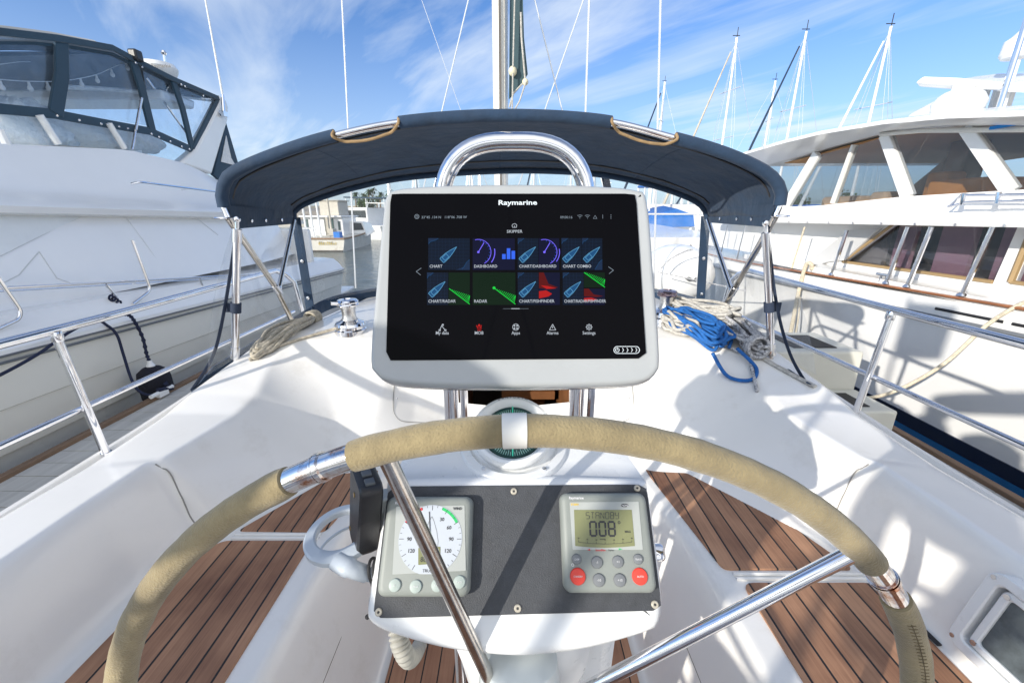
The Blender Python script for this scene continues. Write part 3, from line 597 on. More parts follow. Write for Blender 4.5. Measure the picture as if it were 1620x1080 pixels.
# corrugated cable hose under the pod
pts = [atz(628, 985, -.585), atz(632, 1015, -.60), atz(645, 1040, -.635), atz(655, 1036, -.70), atz(664, 1020, -.80)]
pth = smooth_path([tuple(p) for p in pts], 14); mb = MB(); mb.tube(pth, [.0115+.0022*(1 if i % 3 else -1) for i in range(len(pth))], 14); obj('corrugated_hose', mb, mat('grey_hose', (.36, .35, .31), .6, var=.2, vscale=60), bin_, angle=80)
# engine lever on the starboard side of the pod
lev = MB(); q0 = PF(*P(1033, 874), -.03); q1 = PF(*P(1056, 876), -.03)
lev.tube([tuple(PF(*P(1010, 872), -.03)), tuple(q0)], .009, 14); lf = Frame((q0+q1)/2, (1, 0, 0), PF.ey)
lev.rbox(0, 0, .014, .0115, -.012, .012, .007, .004, lf); obj('throttle_lever', lev, chrome, bin_)
# ================================================================== COMPASS
axn = Vector((0, -.45, .89)).normalized(); rc = Vector((0.001, .567, -.319)); cf_ = Frame(rc-axn*.042, (1, 0, 0), (0, .89, .45))
comp = thing('compass', tuple(cf_.o), 'round white steering compass with a green card behind the wheel rim', 'compass')
mb = MB(); mb.lathe([(.0, -.004), (.074, -.004), (.073, .004), (.066, .012), (.060, .018), (.060, .024), (.063, .028), (.064, .036), (.061, .041), (.056, .042), (.050, .037), (.047, .030), (0, .030)], 56, cf_, caps=(False, False)); cb = obj('compass_body', mb, plast, comp, angle=40)
ff = Frame((.003, .583, -.368), (1, 0, 0), (0, .97, .16)); mb = MB(); mb.lathe([(0, -.01), (.086, -.01), (.086, .012), (.083, .017), (.072, .018), (.064, .008), (0, .006)], 56, ff, caps=(False, False)); obj('flange', mb, plast, comp, angle=40)
mb = MB(); mb.lathe([(0, .031), (.0465, .031)], 48, cf_, caps=(False, False)); mb.rings([[(r_*math.cos(2*math.pi*j/48), r_*math.sin(2*math.pi*j/48), z) for j in range(48)] for r_, z in ((.0465, .0325), (.047, .030))], cf_, 0, (False, False)); obj('compass_card', mb, compg, comp)
mb = MB()
for k in range(72):
    a = 2*math.pi*k/72; r0 = .036 if k % 2 else .033; mb.line([(r0*math.cos(a), r0*math.sin(a)), (.042*math.cos(a), .042*math.sin(a))], .0009, .0318, cf_)
for k in range(12):
    a = 2*math.pi*k/12+math.pi/2; mb.text(str(((12-k) % 12)*3) if k % 3 else 'NWSE'[k//3], .027*math.cos(a), .027*math.sin(a)-.002, .005, .032, cf_, align='CENTER')
obj('compass_scale', mb, mat('pale_green_print', (.35, .65, .55), .5), comp)
mb = MB(); mb.tube([cf_(0, -.045, .036), cf_(0, -.030, .040), cf_(0, -.02, .041)], .0012, 6); mb.tube([cf_(0, .045, .036), cf_(0, .030, .040)], .0012, 6); obj('lubber_line', mb, e_gr if False else mat('lubber_green', (.05, .75, .45), .4), comp)
mb = MB(); mb.lathe([(.0475, .034), (.044, .041), (.034, .047), (.018, .051), (0.0005, .052)], 40, cf_, caps=(False, False)); obj('glass_dome', mb, domegl, comp)
mb = MB()
tx = 'DANFORTH'
for i, ch in enumerate(tx):
    a = math.pi/2+(3.5-i)*.105; mb.text(ch, .0605*math.cos(a), .0605*math.sin(a)-.0025, .0048, .0415, cf_, align='CENTER', rot=a-math.pi/2)
obj('maker_lettering', mb, ink, comp)
for a in (-.95, -2.2, .9, 2.2):
    mb = MB(); mb.disc(.076*math.cos(a), .076*math.sin(a), .0032, .0205, 12, ff, h=.003); obj('screw', mb, chrome, comp)
# ================================================================== WIND INSTRUMENT
def instrument(name, label, px, cat):
    # px: outline pixels tl,tr,br,bl
    q = [P(*p) for p in px]; cx = sum(p[0] for p in q)/4; cy = sum(p[1] for p in q)/4; w = ((q[1][0]-q[0][0])+(q[2][0]-q[3][0]))/4; h = ((q[0][1]-q[3][1])+(q[1][1]-q[2][1]))/4
    fr = Frame(PF(cx, cy, 0), PF.ex, PF.ey); t_ = thing(name, tuple(fr.o), label, cat); return t_, fr, w, h
wi, wf, hw, hh = instrument('wind_gauge', 'grey square wind gauge with a round white dial, left on the black panel', ((617, 787), (747, 785), (748, 938), (602, 944)), 'gauge')
def fpx(fr): return lambda x, y: fr.px(x, y)
def body(t_, fr, hw, hh):
    mb = MB(); rs = []
    for ins, z, r_ in ((0, .0022, .010), (0, .012, .010), (.0012, .0165, .010), (.004, .0195, .008), (.008, .0202, .006)):
        rs.append([(p[0], p[1], z) for p in rrect(0, 0, hw-ins, hh-ins, r_)])
    mb.rings(rs, fr); return obj('case', mb, instr, t_, angle=50)
body(wi, wf, hw, hh)
WZ = .0202; wf2 = Frame(wf(0, 0, WZ), wf.ex, wf.ey); Q = fpx(wf2)
def quad(mb, pts, z0, z1, fr, mi=0, r_=.001): mb.prism(roundpoly([fr.px(*p) for p in pts], r_), z0, z1, fr, mi)
mb = MB(); quad(mb, ((627, 801), (735, 799), (737, 902), (621, 908)), -.001, .0006, wf2); face = obj('window', mb, instr_in, wi)
dc = Q(681, 852); dr = (Q(731, 852)[0]-Q(631, 852)[0])/2
mb = MB(); mb.prism([(dc[0]+dr*math.cos(a), max(dc[1]+dr*math.sin(a), dc[1]-dr*.97)) for a in np.linspace(0, 2*math.pi, 49)[:-1]], .0003, .0011, wf2); dial = obj('dial', mb, dialw, wi)
mb = MB(); mb.mi = 0
for k in range(36):
    d = k*10
    if d > 155 and d < 205: continue
    a = math.pi/2-math.radians(d); big = d % 30 == 0; mb.line([((dr*(.84 if big else .92))*math.cos(a)+dc[0], dr*(.84 if big else .92)*math.sin(a)+dc[1]), (dr*.985*math.cos(a)+dc[0], dr*.985*math.sin(a)+dc[1])], .0006 if big else .0004, .0014, wf2)
for d, s__ in ((30, '30'), (60, '60'), (90, '90'), (120, '120'), (-30, '30'), (-60, '60'), (-90, '90'), (-120, '120')):
    a = math.pi/2-math.radians(d); mb.text(s__, dc[0]+dr*.66*math.cos(a), dc[1]+dr*.66*math.sin(a)-.0022, .0045, .0014, wf2, align='CENTER', bold=.02)
mb.text('WIND', *Q(717, 806), .0034, .0011, wf2, align='LEFT', sx=.9, bold=.02); mb.text('TRUE', dc[0]-.001, dc[1]-dr*.92, .0036, .0014, wf2, align='CENTER', sx=1.0)
# boat outline on the dial
mb.line([(dc[0]+.011*x, dc[1]+.017*y+.004) for x, y in ((-.9, -1.2), (-.95, -.4), (-.7, .3), (-.3, 1.0), (0, 1.35), (.3, 1.0), (.7, .3), (.95, -.4), (.9, -1.2))], .0003, .0014, wf2)
obj('dial_print', mb, ink, dial)
for m_, d0, d1 in ((greenm, 20, 60), (redm, -60, -20)):
    mb = MB(); n = 12; A_ = [math.pi/2-math.radians(d0+(d1-d0)*i/n) for i in range(n+1)]
    mb.prism([(dc[0]+dr*.985*math.cos(a), dc[1]+dr*.985*math.sin(a)) for a in A_]+[(dc[0]+dr*.9*math.cos(a), dc[1]+dr*.9*math.sin(a)) for a in reversed(A_)], .0008, .0013, wf2); obj('coloured_arc', mb, m_, dial)
mb = MB(); quad(mb, ((662, 866), (697, 864), (697, 890), (662, 893)), .0009, .0014, wf2, 0); mb.text('88', *Q(665, 888), .006, .0017, wf2, mi=1, sx=.9); obj('small_display', mb, [lcd, ink], dial)
mb = MB(); mb.line([dc, (dc[0]-.004, dc[1]+dr*.80)], .0009, .0020, wf2); mb.disc(dc[0], dc[1], .0030, .0022, 16, wf2); obj('pointer', mb, ink, dial)
mb = MB(); quad(mb, ((626, 800), (736, 798), (738, 903), (620, 909)), .0023, .0026, wf2); 
mb = MB(); mb.text('Raymarine', *Q(625, 797), .0032, .0004, wf2, bold=.02); obj('brand_lettering', mb, inkw, wi)
for i, (x, y) in enumerate(((625, 925), (658, 927), (692, 925), (727, 920))):
    u, v = Q(x, y); mb = MB(); mb.lathe([(.0076, -.002), (.0076, .0012), (.0068, .0022), (.004, .0028), (0.0003, .003)], 24, Frame(wf2(u, v), wf2.ex, wf2.ey), caps=(False, False), mi=0)
    mb.text(('D', 'TRUE', 'TACK', 'TACK')[i], u, v-.0008, .0020, .0032, wf2, align='CENTER', mi=1); obj('button', mb, [palegb, inkw], wi)
# ================================================================== AUTOPILOT CONTROL
ap, af, hw, hh = instrument('autopilot_control', 'grey autopilot control showing 008 with two red buttons, right on the panel', ((884, 781), (1017, 780), (1033, 934), (890, 936)), 'autopilot')
body(ap, af, hw, hh); af2 = Frame(af(0, 0, .0202), af.ex, af.ey); Q = fpx(af2)
mb = MB(); quad(mb, ((901, 794), (1010, 793), (1017, 869), (906, 869)), -.001, .0006, af2); 
obj('window', mb, instr_in, ap)
mb = MB(); pl = [Q(*p) for p in ((908, 806), (999, 806), (1004, 863), (980, 865), (957, 866), (932, 865), (910, 863))]; mb.prism(pl, .0004, .0011, af2, 0); scr = obj('display', mb, lcd, ap)
# seven-segment characters
SEG = {'0': 'abcdef', '8': 'abcdefg', 'S': 'acdfg', 'T': 'aij', 'A': 'abcefg', 'N': 'bcefkm', 'D': 'abcdef', 'B': 'abcdefg', 'Y': 'bcdfg'}
def seg(mb, ch, u, v, w, h, t_, z, fr, sh=.06):
    X = lambda a, b_: (u+a*w+b_*h*sh, v+b_*h)
    L_ = {'a': ((0, 1), (1, 1)), 'b': ((1, 1), (1, .5)), 'c': ((1, .5), (1, 0)), 'd': ((0, 0), (1, 0)), 'e': ((0, .5), (0, 0)), 'f': ((0, 1), (0, .5)), 'g': ((0, .5), (1, .5)), 'i': ((.5, 1), (.5, .52)), 'j': ((.5, .48), (.5, 0)), 'k': ((0, 1), (.5, .5)), 'm': ((.5, .5), (1, 0))}
    for s in SEG[ch]:
        (a, b_), (c, d) = L_[s]; p, q = X(a, b_), X(c, d); p2 = (p[0]+(q[0]-p[0])*.07, p[1]+(q[1]-p[1])*.07); q2 = (q[0]-(q[0]-p[0])*.07, q[1]-(q[1]-p[1])*.07); mb.line([p2, q2], t_, z, fr)
mb = MB(); u0, v0 = Q(927, 820); u1, _ = Q(981, 820); hgt = Q(927, 810)[1]-v0; pit = (u1-u0)/7
for i, ch in enumerate('STANDBY'): seg(mb, ch, u0+i*pit, v0, pit*.68, hgt, .0006, .0014, af2)
u0, v0 = Q(934, 847); u1, _ = Q(978, 847); pit = (u1-u0)/3; hgt = Q(934, 825)[1]-v0
for i, ch in enumerate('008'): seg(mb, ch, u0+i*pit, v0, pit*.66, hgt, .0023, .0014, af2, .02)
u, v = Q(979, 826); mb.rings([[(u+r_*math.cos(a), v+r_*math.sin(a), z) for a in np.linspace(0, 2*math.pi, 17)[:-1]] for r_, z in ((.0018, .0011), (.0018, .0014), (.0010, .0014), (.0010, .0011))], af2, 0, (False, False))
mb.text('MAG', *Q(988, 842), .0026, .0014, af2, bold=.02); mb.text('RUDDER', *Q(949, 853), .0013, .0014, af2)
mb.line([Q(*p) for p in ((915, 857), (935, 859), (957, 860), (980, 859), (999, 857))], .0004, .0014, af2)
for x, n in ((915, '30'), (929, '20'), (943, '10'), (957, '0'), (971, '10'), (985, '20'), (999, '30')):
    yy_ = 857+3*(1-((x-957)/42)**2); mb.line([Q(x, yy_), Q(x, yy_-3)], .0004, .0014, af2); mb.text(n, *Q(x, yy_-5), .0017, .0014, af2, align='CENTER')
obj('display_characters', mb, ink, scr)
mb = MB(); mb.text('Raymarine', *Q(900, 789), .0034, .0004, af2, bold=.025); mb.text('SeaTalk', *Q(985, 801), .0018, .0012, af2, mi=0); obj('brand_lettering', mb, inkw, ap)
mb = MB(); mb.text('ST6001', *Q(903, 799), .0026, .0009, af2, mi=0, bold=.03)
mb.text('SmartPilot', *Q(942, 871), .0022, .0011, af2, mi=1, bold=.02); u, v = Q(931, 869); mb.prism([(u-.002, v), (u+.002, v+.001), (u+.002, v-.001)], .0005, .0009, af2, 1); mb.text('Series', *Q(962, 871), .0022, .0011, af2, mi=3); u, v = Q(981, 868); mb.prism([(u+.003, v), (u-.002, v+.001), (u-.002, v-.001)], .0005, .0009, af2, 2)
u, v = Q(988, 799); mb.prism([(u+.005*math.cos(a), v+.0022*math.sin(a)) for a in np.linspace(0, 2*math.pi, 17)[:-1]], .0005, .0009, af2, 3); mb.line([(u-.004, v), (u, v+.0008), (u+.004, v)], .0005, .0012, af2, mi=4)
obj('window_print', mb, [yellowm, redm, greenm, ink, inkw], ap)
for x, y, r_, m_, s__ in ((912, 884, .0062, greyb, 'DISP'), (944, 889, .0072, greyb, '-1'), (977, 888, .0072, greyb, '+1'), (1009, 884, .0062, greyb, 'TRACK'), (914, 911, .0098, redb, 'STANDBY'), (947, 917, .0076, greyb, '-10'), (980, 917, .0076, greyb, '+10'), (1012, 911, .0098, redb, 'AUTO')):
    u, v = Q(x, y); mb = MB(); mb.lathe([(r_, -.002), (r_, .0012), (r_*.9, .0024), (r_*.5, .0031), (0.0003, .0033)], 28, Frame(af2(u, v), af2.ex, af2.ey), caps=(False, False), mi=0)
    mb.text(s__, u, v-.001, .0022 if len(s__) > 3 else .0028, .0036, af2, align='CENTER', mi=1, sx=.85 if len(s__) > 4 else 1); obj('button', mb, [m_, inkw], ap)
u, v = Q(906, 893); mb = MB(); mb.rings([[(u+r_*math.cos(a), v+r_*math.sin(a), z) for a in np.linspace(0, 2*math.pi, 17)[:-1]] for r_, z in ((.0018, 0), (.0018, .0004), (.0012, .0004), (.0012, 0))], af2, 0, (False, False)); obj('light_symbol', mb, inkw, ap)
# ================================================================== REMOTE HANDSET AND CUP HOLDER
hs = thing('remote_handset', tuple(aty(575, 800, .47)), 'black handset clipped upright to the left side of the pedestal', 'remote control')
hf = Frame(aty(577, 806, .475), Vector((.30, -.50, -.06)), Vector((.06, .12, 1)))
mb = MB(); Oh = rrect(0, 0, .030, .060, .012)
mb.rings([[(p[0]*k*(1+.12*(p[1]/.06)), p[1]*k2, z) for p in Oh] for k, k2, z in ((.86, .94, -.016), (.97, .985, -.013), (1, 1, -.006), (1, 1, .006), (.97, .985, .012), (.88, .95, .0145))], hf); obj('handset_body', mb, blackp, hs)
mb = MB(); mb.rings([[(p[0]*1.13*(1), p[1]*1.005, z) for p in Oh] for z in (-.0012, .0012)], hf); 
mb = MB()
for k in range(3): mb.rbox(-.018+.018*k, .058, .006, .005, -.006, .006, .002, .001, hf)
obj('handset_button', mb, mat('grey_rubber_key', (.09, .10, .11), .5), hs)
mb = MB(); 
for u_, v_ in ((.0, .03), (-.02, -.045)): mb.disc(u_, v_, .0035, .0155, 12, hf, h=.003)
obj('screw', mb, brass, hs)
mb = MB(); mb.rbox(0.0, -.01, .012, .03, -.035, -.015, .004, .002, hf); obj('mounting_clip', mb, greyplast, hs)
ch = aty(541, 842, .485); hz = ch.z
cup = thing('cup_holder', (ch.x, ch.y, hz), 'pale grey ring cup holder sticking out left of the pedestal', 'cup holder')
cupm = mat('pale_blue_grey_plastic', (.52, .57, .62), .38, var=.05, vscale=20)
mb = MB(); rm, hwid = .043, .0085; n = 48; rs = []
cfr = Frame((ch.x, ch.y, hz), (1, 0, .05), (0, 1, .12))
for j in range(n):
    a = 2*math.pi*j/n; wd = hwid*(1+.25*math.cos(a+.9)); sec = [(rm-wd, -.004), (rm-wd, .004), (rm-wd*.7, .006), (rm+wd*.7, .006), (rm+wd, .004), (rm+wd, -.004), (rm+wd*.6, -.006), (rm-wd*.6, -.006)]
    rs.append([tuple(cfr(r_*math.cos(a), r_*math.sin(a), z)) for r_, z in sec])
rs.append(rs[0]); mb.rings(rs, caps=(False, False)); obj('ring', mb, cupm, cup)
e1 = PF(*P(596, 915), -.03); a1_ = cfr(.028, -.036, -.001)
mb = MB(); mb.tube(smooth_path([tuple(cfr(.010, -.044, -.002)), tuple(cfr(.034, -.056, -.004)), tuple(Vector(a1_).lerp(e1, .62)+Vector((-.004, -.006, -.004))), tuple(e1)], 8), [.014]*8+[.012]*8+[.010]*9, 14, flat=.75); obj('arm', mb, cupm, cup)
mb = MB(); mb.tube(smooth_path([tuple(cfr(.044*math.cos(a), .044*math.sin(a), -.02-.02*math.sin((a+.2)*.5))) for a in np.linspace(-.4, 3.5, 10)], 4), .0022, 6); obj('lower_loop', mb, cupm, cup)
bc = thing('bungee_cord', tuple(e1), 'black elastic cord looped round the cup holder arm', 'cord')
mb = MB(); m0 = Vector(a1_).lerp(e1, .72); 
for k in (0, .006): mb.tube([tuple(m0+Vector((k-.004*math.sin(a), .015*math.cos(a)-.002, .017*math.sin(a)))) for a in np.linspace(0, 2*math.pi, 25)], .0021, 8)
mb.tube(smooth_path([tuple(m0+Vector(q)) for q in ((0, -.015, -.008), (.002, -.016, -.03), (-.006, -.014, -.042), (-.002, -.014, -.055), (-.012, -.013, -.066))], 6), .0018, 8); mb.tube(smooth_path([tuple(m0+Vector(q)) for q in ((.005, -.015, -.008), (.008, -.016, -.03), (.006, -.014, -.04))], 6), .0018, 8); mb.sphere(m0+Vector((.006, -.014, -.045)), .004, 8, sz=1.6); mb.sphere(m0+Vector((-.013, -.013, -.069)), .0035, 8)
obj('cord', mb, rubber, bc)
# ================================================================== MULTIFUNCTION DISPLAY
st, sb = Vector((.004, .743, .027)), Vector((.004, .593, -.215))
MF = Frame((st+sb)/2, (1, 0, 0.004), st-sb)
S = MF.px
mfd = thing('chartplotter', tuple(MF.o), 'large black touchscreen chartplotter in a white housing above the wheel', 'chartplotter')
hp = [S(*q) for q in ((606, 318), (622, 298), (700, 291), (815, 289), (930, 291), (1008, 298), (1026, 318), (1037, 440), (1046, 560), (1040, 590), (1012, 606), (930, 611), (815, 613), (700, 612), (620, 606), (592, 590), (584, 562), (594, 440))]
sp3 = [(p[0], p[1]) for p in smooth_path([(q[0], q[1], 0) for q in hp+[hp[0]]], 6)][:-1]
O3 = resample(sp3, 132); cen = (0, (S(815, 289)[1]+S(815, 613)[1])/2)
so = [S(*q) for q in ((618, 309), (622, 307), (1002, 307), (1006, 310), (1022, 562), (1018, 567), (616, 570), (611, 566))]
rs = []
for d, z in ((.016, -.006), (.010, -.0015), (.006, -.0005), (.002, -.004), (0, -.012)): rs.append([(p[0], p[1], z) for p in shrink(O3, d)])
for k, z in ((.0, -.03), (.004, -.042), (.014, -.056), (.04, -.07), (.08, -.078)): rs.append([(p[0], p[1], z) for p in shrink(O3, k)])
rs[0] = [(p[0], p[1], -.0005) for p in shrink(O3, .03)]
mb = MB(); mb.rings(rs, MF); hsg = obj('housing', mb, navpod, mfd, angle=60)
mb = MB()
mb.rings([[(p[0], p[1], z) for p in shrink(O3, d)] for d, z in ((-.0003, -.0265), (-.0006, -.0272), (-.0006, -.0282), (-.0003, -.0288))], MF, 0, (False, False)); obj('housing_joint', mb, blackp, hsg)
mb = MB(); O4 = resample(roundpoly(so, .003), 80); cen = (0, 0)
mb.rings([[(p[0], p[1], -.002) for p in O4], [(p[0], p[1], .0012) for p in O4], [(p[0], p[1], .002) for p in shrink(O4, .0008)]], MF); scrn = obj('screen', mb, screenm, mfd)
gz = .0023
def tile(x0, y0, x1, y1, cap, kinds, capx=None):
    mb = MB(); ms = [e_tile, e_boat, e_line, e_vio, e_bar, e_gr, e_grd, e_red, e_redd, e_nav, e_w, e_coast]
    def R(xa, ya, xb, yb, z, mi): mb.prism([S(xa, yb), S(xb, yb), S(xb, ya), S(xa, ya)], z-.0001, z, MF, mi)
    wd = (x1-x0)/len(kinds)
    for i, k in enumerate(kinds):
        a, b_ = x0+i*wd, x0+(i+1)*wd-.6; h = y1-y0; cxp, cyp = (a+b_)/2, (y0+y1)/2
        sub = [(k, a, y0, b_, y1)] if k != 'rf' else [('r2', a, y0, b_, y0+h*.46), ('f', a, y0+h*.5, b_, y1)]
        for k, a, ya, b_, yb in sub:
            h = yb-ya
            R(a, ya, b_, yb, gz, {'c': 0, 'd': 9, 'r': 6, 'r2': 6, 'b': 9, 'R': 6, 'f': 9}[k])
            if k == 'c':
                for g in range(1, int((b_-a)/5.5)): mb.line([S(a+g*5.5, ya), S(a+g*5.5, yb)], .0002, gz+.0002, MF, 11)
                for g in range(1, int(h/5.5)): mb.line([S(a, ya+g*5.5), S(b_, ya+g*5.5)], .0002, gz+.0002, MF, 11)
                cx0 = a+(b_-a)*.5; cy0 = ya+h*.5; ca, sa = math.cos(math.radians(43)), math.sin(math.radians(43)); Ls = 17
                bo = [(-1, -.33), (-.85, -.38), (-.2, -.36), (.4, -.22), (1.05, 0), (.4, .22), (-.2, .36), (-.85, .38), (-1, .33)]
                bo = [(cx0+Ls*(x*ca-y*sa*.8)*.92, cy0-Ls*(x*sa+y*ca*.8)*.92) for x, y in bo]
                mb.prism([S(*q) for q in bo], gz, gz+.0004, MF, 1); mb.line([S(*q) for q in bo+[bo[0]]], .0008, gz+.0006, MF, 2)
                cb_ = [(-.75, -.2), (-.2, -.22), (-.2, .22), (-.75, .2)]; cb_ = [(cx0+Ls*(x*ca-y*sa)*.92, cy0-Ls*(x*sa+y*ca)*.92) for x, y in cb_]; mb.line([S(*q) for q in cb_+[cb_[0]]], .0007, gz+.0006, MF, 2)
                w2 = min((b_-a)*.3, 16); mb.prism([S(*q) for q in ((a, ya), (a+w2, ya), (a+w2*.6, ya+4), (a+w2*.25, ya+5), (a, ya+9))], gz, gz+.0003, MF, 11); mb.line([S(*q) for q in ((a+w2, ya+.5), (a+w2*.6, ya+4), (a+w2*.25, ya+5), (a+.5, ya+9))], .0005, gz+.0005, MF, 1)
                if len(kinds) == 1 or i: mb.prism([S(*q) for q in ((b_, yb), (b_-22 if len(kinds) == 1 else b_-12, yb), (b_-9, yb-5), (b_-5, yb-12), (b_, yb-16))], gz, gz+.0003, MF, 11); mb.line([S(*q) for q in ((b_-12, yb-1), (b_-9, yb-5), (b_-5, yb-12), (b_-.5, yb-16))], .0005, gz+.0005, MF, 1)
            if k in 'db':
                gx, gy_ = a+9 if k == 'd' else a+9, ya+h*.44; A_ = [math.radians(q) for q in np.linspace(105, -62, 16)]
                mb.line([S(gx+20*math.cos(q), gy_-20*math.sin(q)) for q in A_], .0009, gz+.0005, MF, 3); A_ = [math.radians(q) for q in np.linspace(12, -38, 8)]
                mb.line([S(gx+26*math.cos(q), gy_-26*math.sin(q)) for q in A_ if gx+26 < b_+2 or True], .0014, gz+.0005, MF, 3) if k == 'd' else mb.line([S(gx+24*math.cos(q), gy_-24*math.sin(q)) for q in A_], .0012, gz+.0005, MF, 3)
                mb.line([S(gx, gy_), S(gx+9, gy_-15)], .0012, gz+.0006, MF, 3); u_, v_ = S(gx, gy_); mb.disc(u_, v_, .002, gz+.0007, 12, MF, 3, h=.0003)
                for q in np.linspace(80, -50, 9): q = math.radians(q); mb.line([S(gx+17*math.cos(q), gy_-17*math.sin(q)), S(gx+19.5*math.cos(q), gy_-19.5*math.sin(q))], .0004, gz+.0004, MF, 4)
                if k == 'd':
                    for j, (bh) in enumerate((8, 17, 13)): R(b_-20+j*7.4, ya+h*.66-bh, b_-20+j*7.4+5.6, ya+h*.66, gz+.0004, 4)
            if k in ('r', 'R', 'r2'):
                rx, ry = {'r': (a+1, ya+h*.5), 'R': (a+(b_-a)*.5, ya+h*.48), 'r2': (a, ya)}[k]; ex_, ey_ = (b_, yb-1) if k != 'r2' else (b_, yb)
                mb.line([S(rx, ry), S(ex_, ey_)], .0011, gz+.0006, MF, 5)
                for j in range(1, 15):
                    f = j/15; qx, qy = rx+(ex_-rx)*f, ry+(ey_-ry)*f; ln_ = 11*f if k != 'r2' else 9*f+1
                    if k == 'r2' or True: mb.line([S(qx, qy), S(min(qx+ln_*.85, b_), max(qy-ln_*1.0, ya))], .0007, gz+.0005, MF, 5)
                if k == 'R':
                    u_, v_ = S(rx, ry); mb.disc(u_, v_, .0024, gz+.0008, 14, MF, 5, h=.0003)
                if k == 'R':
                    for rr in (8, 14, 20, 25): mb.line([S(rx+rr*math.cos(q), ry-rr*math.sin(q)) for q in np.linspace(0, 2*math.pi, 28)], .0003, gz+.0003, MF, 6)
            if k == 'f':
                w_ = b_-a; sc2 = h/54
                mb.prism([S(a, ya), S(a+8*w_/35, ya), S(a+16*w_/35, ya+h*.35), S(a+32*w_/35, ya+h*.46), S(a+20*w_/35, ya+h*.52), S(a, ya+h*.48)], gz, gz+.0003, MF, 8)
                mb.prism([S(a, ya+h*.58), S(a+12*w_/35, ya+h*.55), S(a+22*w_/35, ya+h*.66), S(a+16*w_/35, ya+h*.74), S(a, ya+h*.8)], gz, gz+.0004, MF, 7)
                if h > 35:
                    mb.prism([S(a+3, ya+h*.40), S(a+14, ya+h*.42), S(a+27, ya+h*.49), S(a+12, ya+h*.51)], gz, gz+.0005, MF, 7)
    u_, v_ = S((capx or x0+2), y1-3.2); mb.text(cap, u_, v_, .0052, gz+.0012, MF, 10, sx=.88 if len(cap) < 17 else .74, bold=.01)
    obj('app_tile', mb, ms, scrn)
tile(678, 378, 744, 428, 'CHART', ['c']); tile(748, 378, 815, 428, 'DASHBOARD', ['d']); tile(819, 378, 885, 428, 'CHART/DASHBOARD', ['c', 'b']); tile(888, 378, 953, 428, 'CHART COMBO', ['c', 'c'])
tile(676, 432, 744, 483, 'CHART/RADAR', ['c', 'r']); tile(748, 432, 816, 483, 'RADAR', ['R']); tile(819, 432, 886, 483, 'CHART/FISHFINDER', ['c', 'f']); tile(890, 432, 957, 483, 'CHART/RADAR/FISHFINDER', ['c', 'rf'])
mb = MB(); T = lambda s__, x, y, h, al='CENTER', mi=0, sx=1, b_=.01, sh=0: mb.text(s__, *S(x, y), h, gz+.0003, MF, mi, al, sx, b_, 0, sh)
T('SKIPPER', 814, 369.5, .0054, mi=0); T('33°45 .134 N   118°06 .708 W', 667, 347, .0048, 'LEFT', 1, .92, .004); T('09:00:16', 886, 347, .0048, 'LEFT', 1, .9, .004)
for s__, x in (('My data', 700), ('MOB', 758), ('Apps', 816), ('Alarms', 874), ('Settings', 931.5)): T(s__, x, 529.5, .0052, sx=.9)
def ringl(x, y, r_, mi, w=.0008): mb.line([S(x+r_*math.cos(q), y+r_*math.sin(q)) for q in np.linspace(0, 2*math.pi, 18)], w, gz+.0004, MF, mi)
ringl(660, 344, 3.4, 1); ringl(660, 344, 1.6, 1, .0006)
mb.line([S(*q) for q in ((811, 361), (810, 358), (812, 355.5), (815, 355.2), (817.5, 357), (817, 361), (811, 361))], .0008, gz+.0004, MF, 0); mb.line([S(814, 360.5), S(814, 358)], .0008, gz+.0004, MF, 0)
mb.line([S(*q) for q in ((667, 425), (659, 430.5), (666, 436))], .0008, gz+.0004, MF, 1); mb.line([S(*q) for q in ((962, 423), (970, 428.5), (963, 434))], .0008, gz+.0004, MF, 1)
mb.line([S(809, 489), S(822, 489)], .001, gz+.0004, MF, 0); mb.line([S(796, 489), S(836, 489)], .0003, gz+.0002, MF, 1)
mb.line([S(*q) for q in ((696, 523), (699, 516), (705, 523))], .0009, gz+.0004, MF, 0); mb.line([S(699, 516), S(701, 514)], .0009, gz+.0004, MF, 0); ringl(696, 523, 1.3, 0); ringl(705, 523, 1.3, 0); ringl(701, 514.5, 1.3, 0)
mb.line([S(*q) for q in ((869, 522.5), (874, 513.5), (879, 522.5), (869, 522.5))], .0009, gz+.0004, MF, 0); mb.line([S(874, 516.5), S(874, 519.8)], .0009, gz+.0004, MF, 0)
ringl(816, 518, 5, 0)
for dx, dy in ((-2, -2), (2, -2), (-2, 2), (2, 2)): u_, v_ = S(816+dx, 518+dy); mb.disc(u_, v_, .0014, gz+.0005, 8, MF, 0, h=.0003)
ringl(931.5, 518, 3.8, 0); ringl(931.5, 518, 1.6, 0)
for k in range(8): q = k*math.pi/4; mb.line([S(931.5+3.8*math.cos(q), 518+3.8*math.sin(q)), S(931.5+5.2*math.cos(q), 518+5.2*math.sin(q))], .0011, gz+.0004, MF, 0)
for xs in ((754, 517, 762, 517), (755, 520, 762, 520), (755.5, 523, 761.5, 523)): mb.line([S(xs[0], xs[1]), S(xs[2], xs[3])], .0012, gz+.0004, MF, 2)
u_, v_ = S(758.3, 515); mb.disc(u_, v_, .0018, gz+.0005, 12, MF, 2, h=.0003); mb.line([S(754, 515), S(756, 520)], .001, gz+.0004, MF, 2); mb.line([S(762, 515), S(760.5, 520)], .001, gz+.0004, MF, 2)
for x in (917, 929): mb.line([S(x-4, 342.5), S(x, 341.5), S(x+4, 342.5)], .0006, gz+.0004, MF, 1); mb.line([S(x-2, 344.5), S(x, 344), S(x+2, 344.5)], .0006, gz+.0004, MF, 1); mb.line([S(x, 346), S(x, 347)], .0008, gz+.0004, MF, 1)
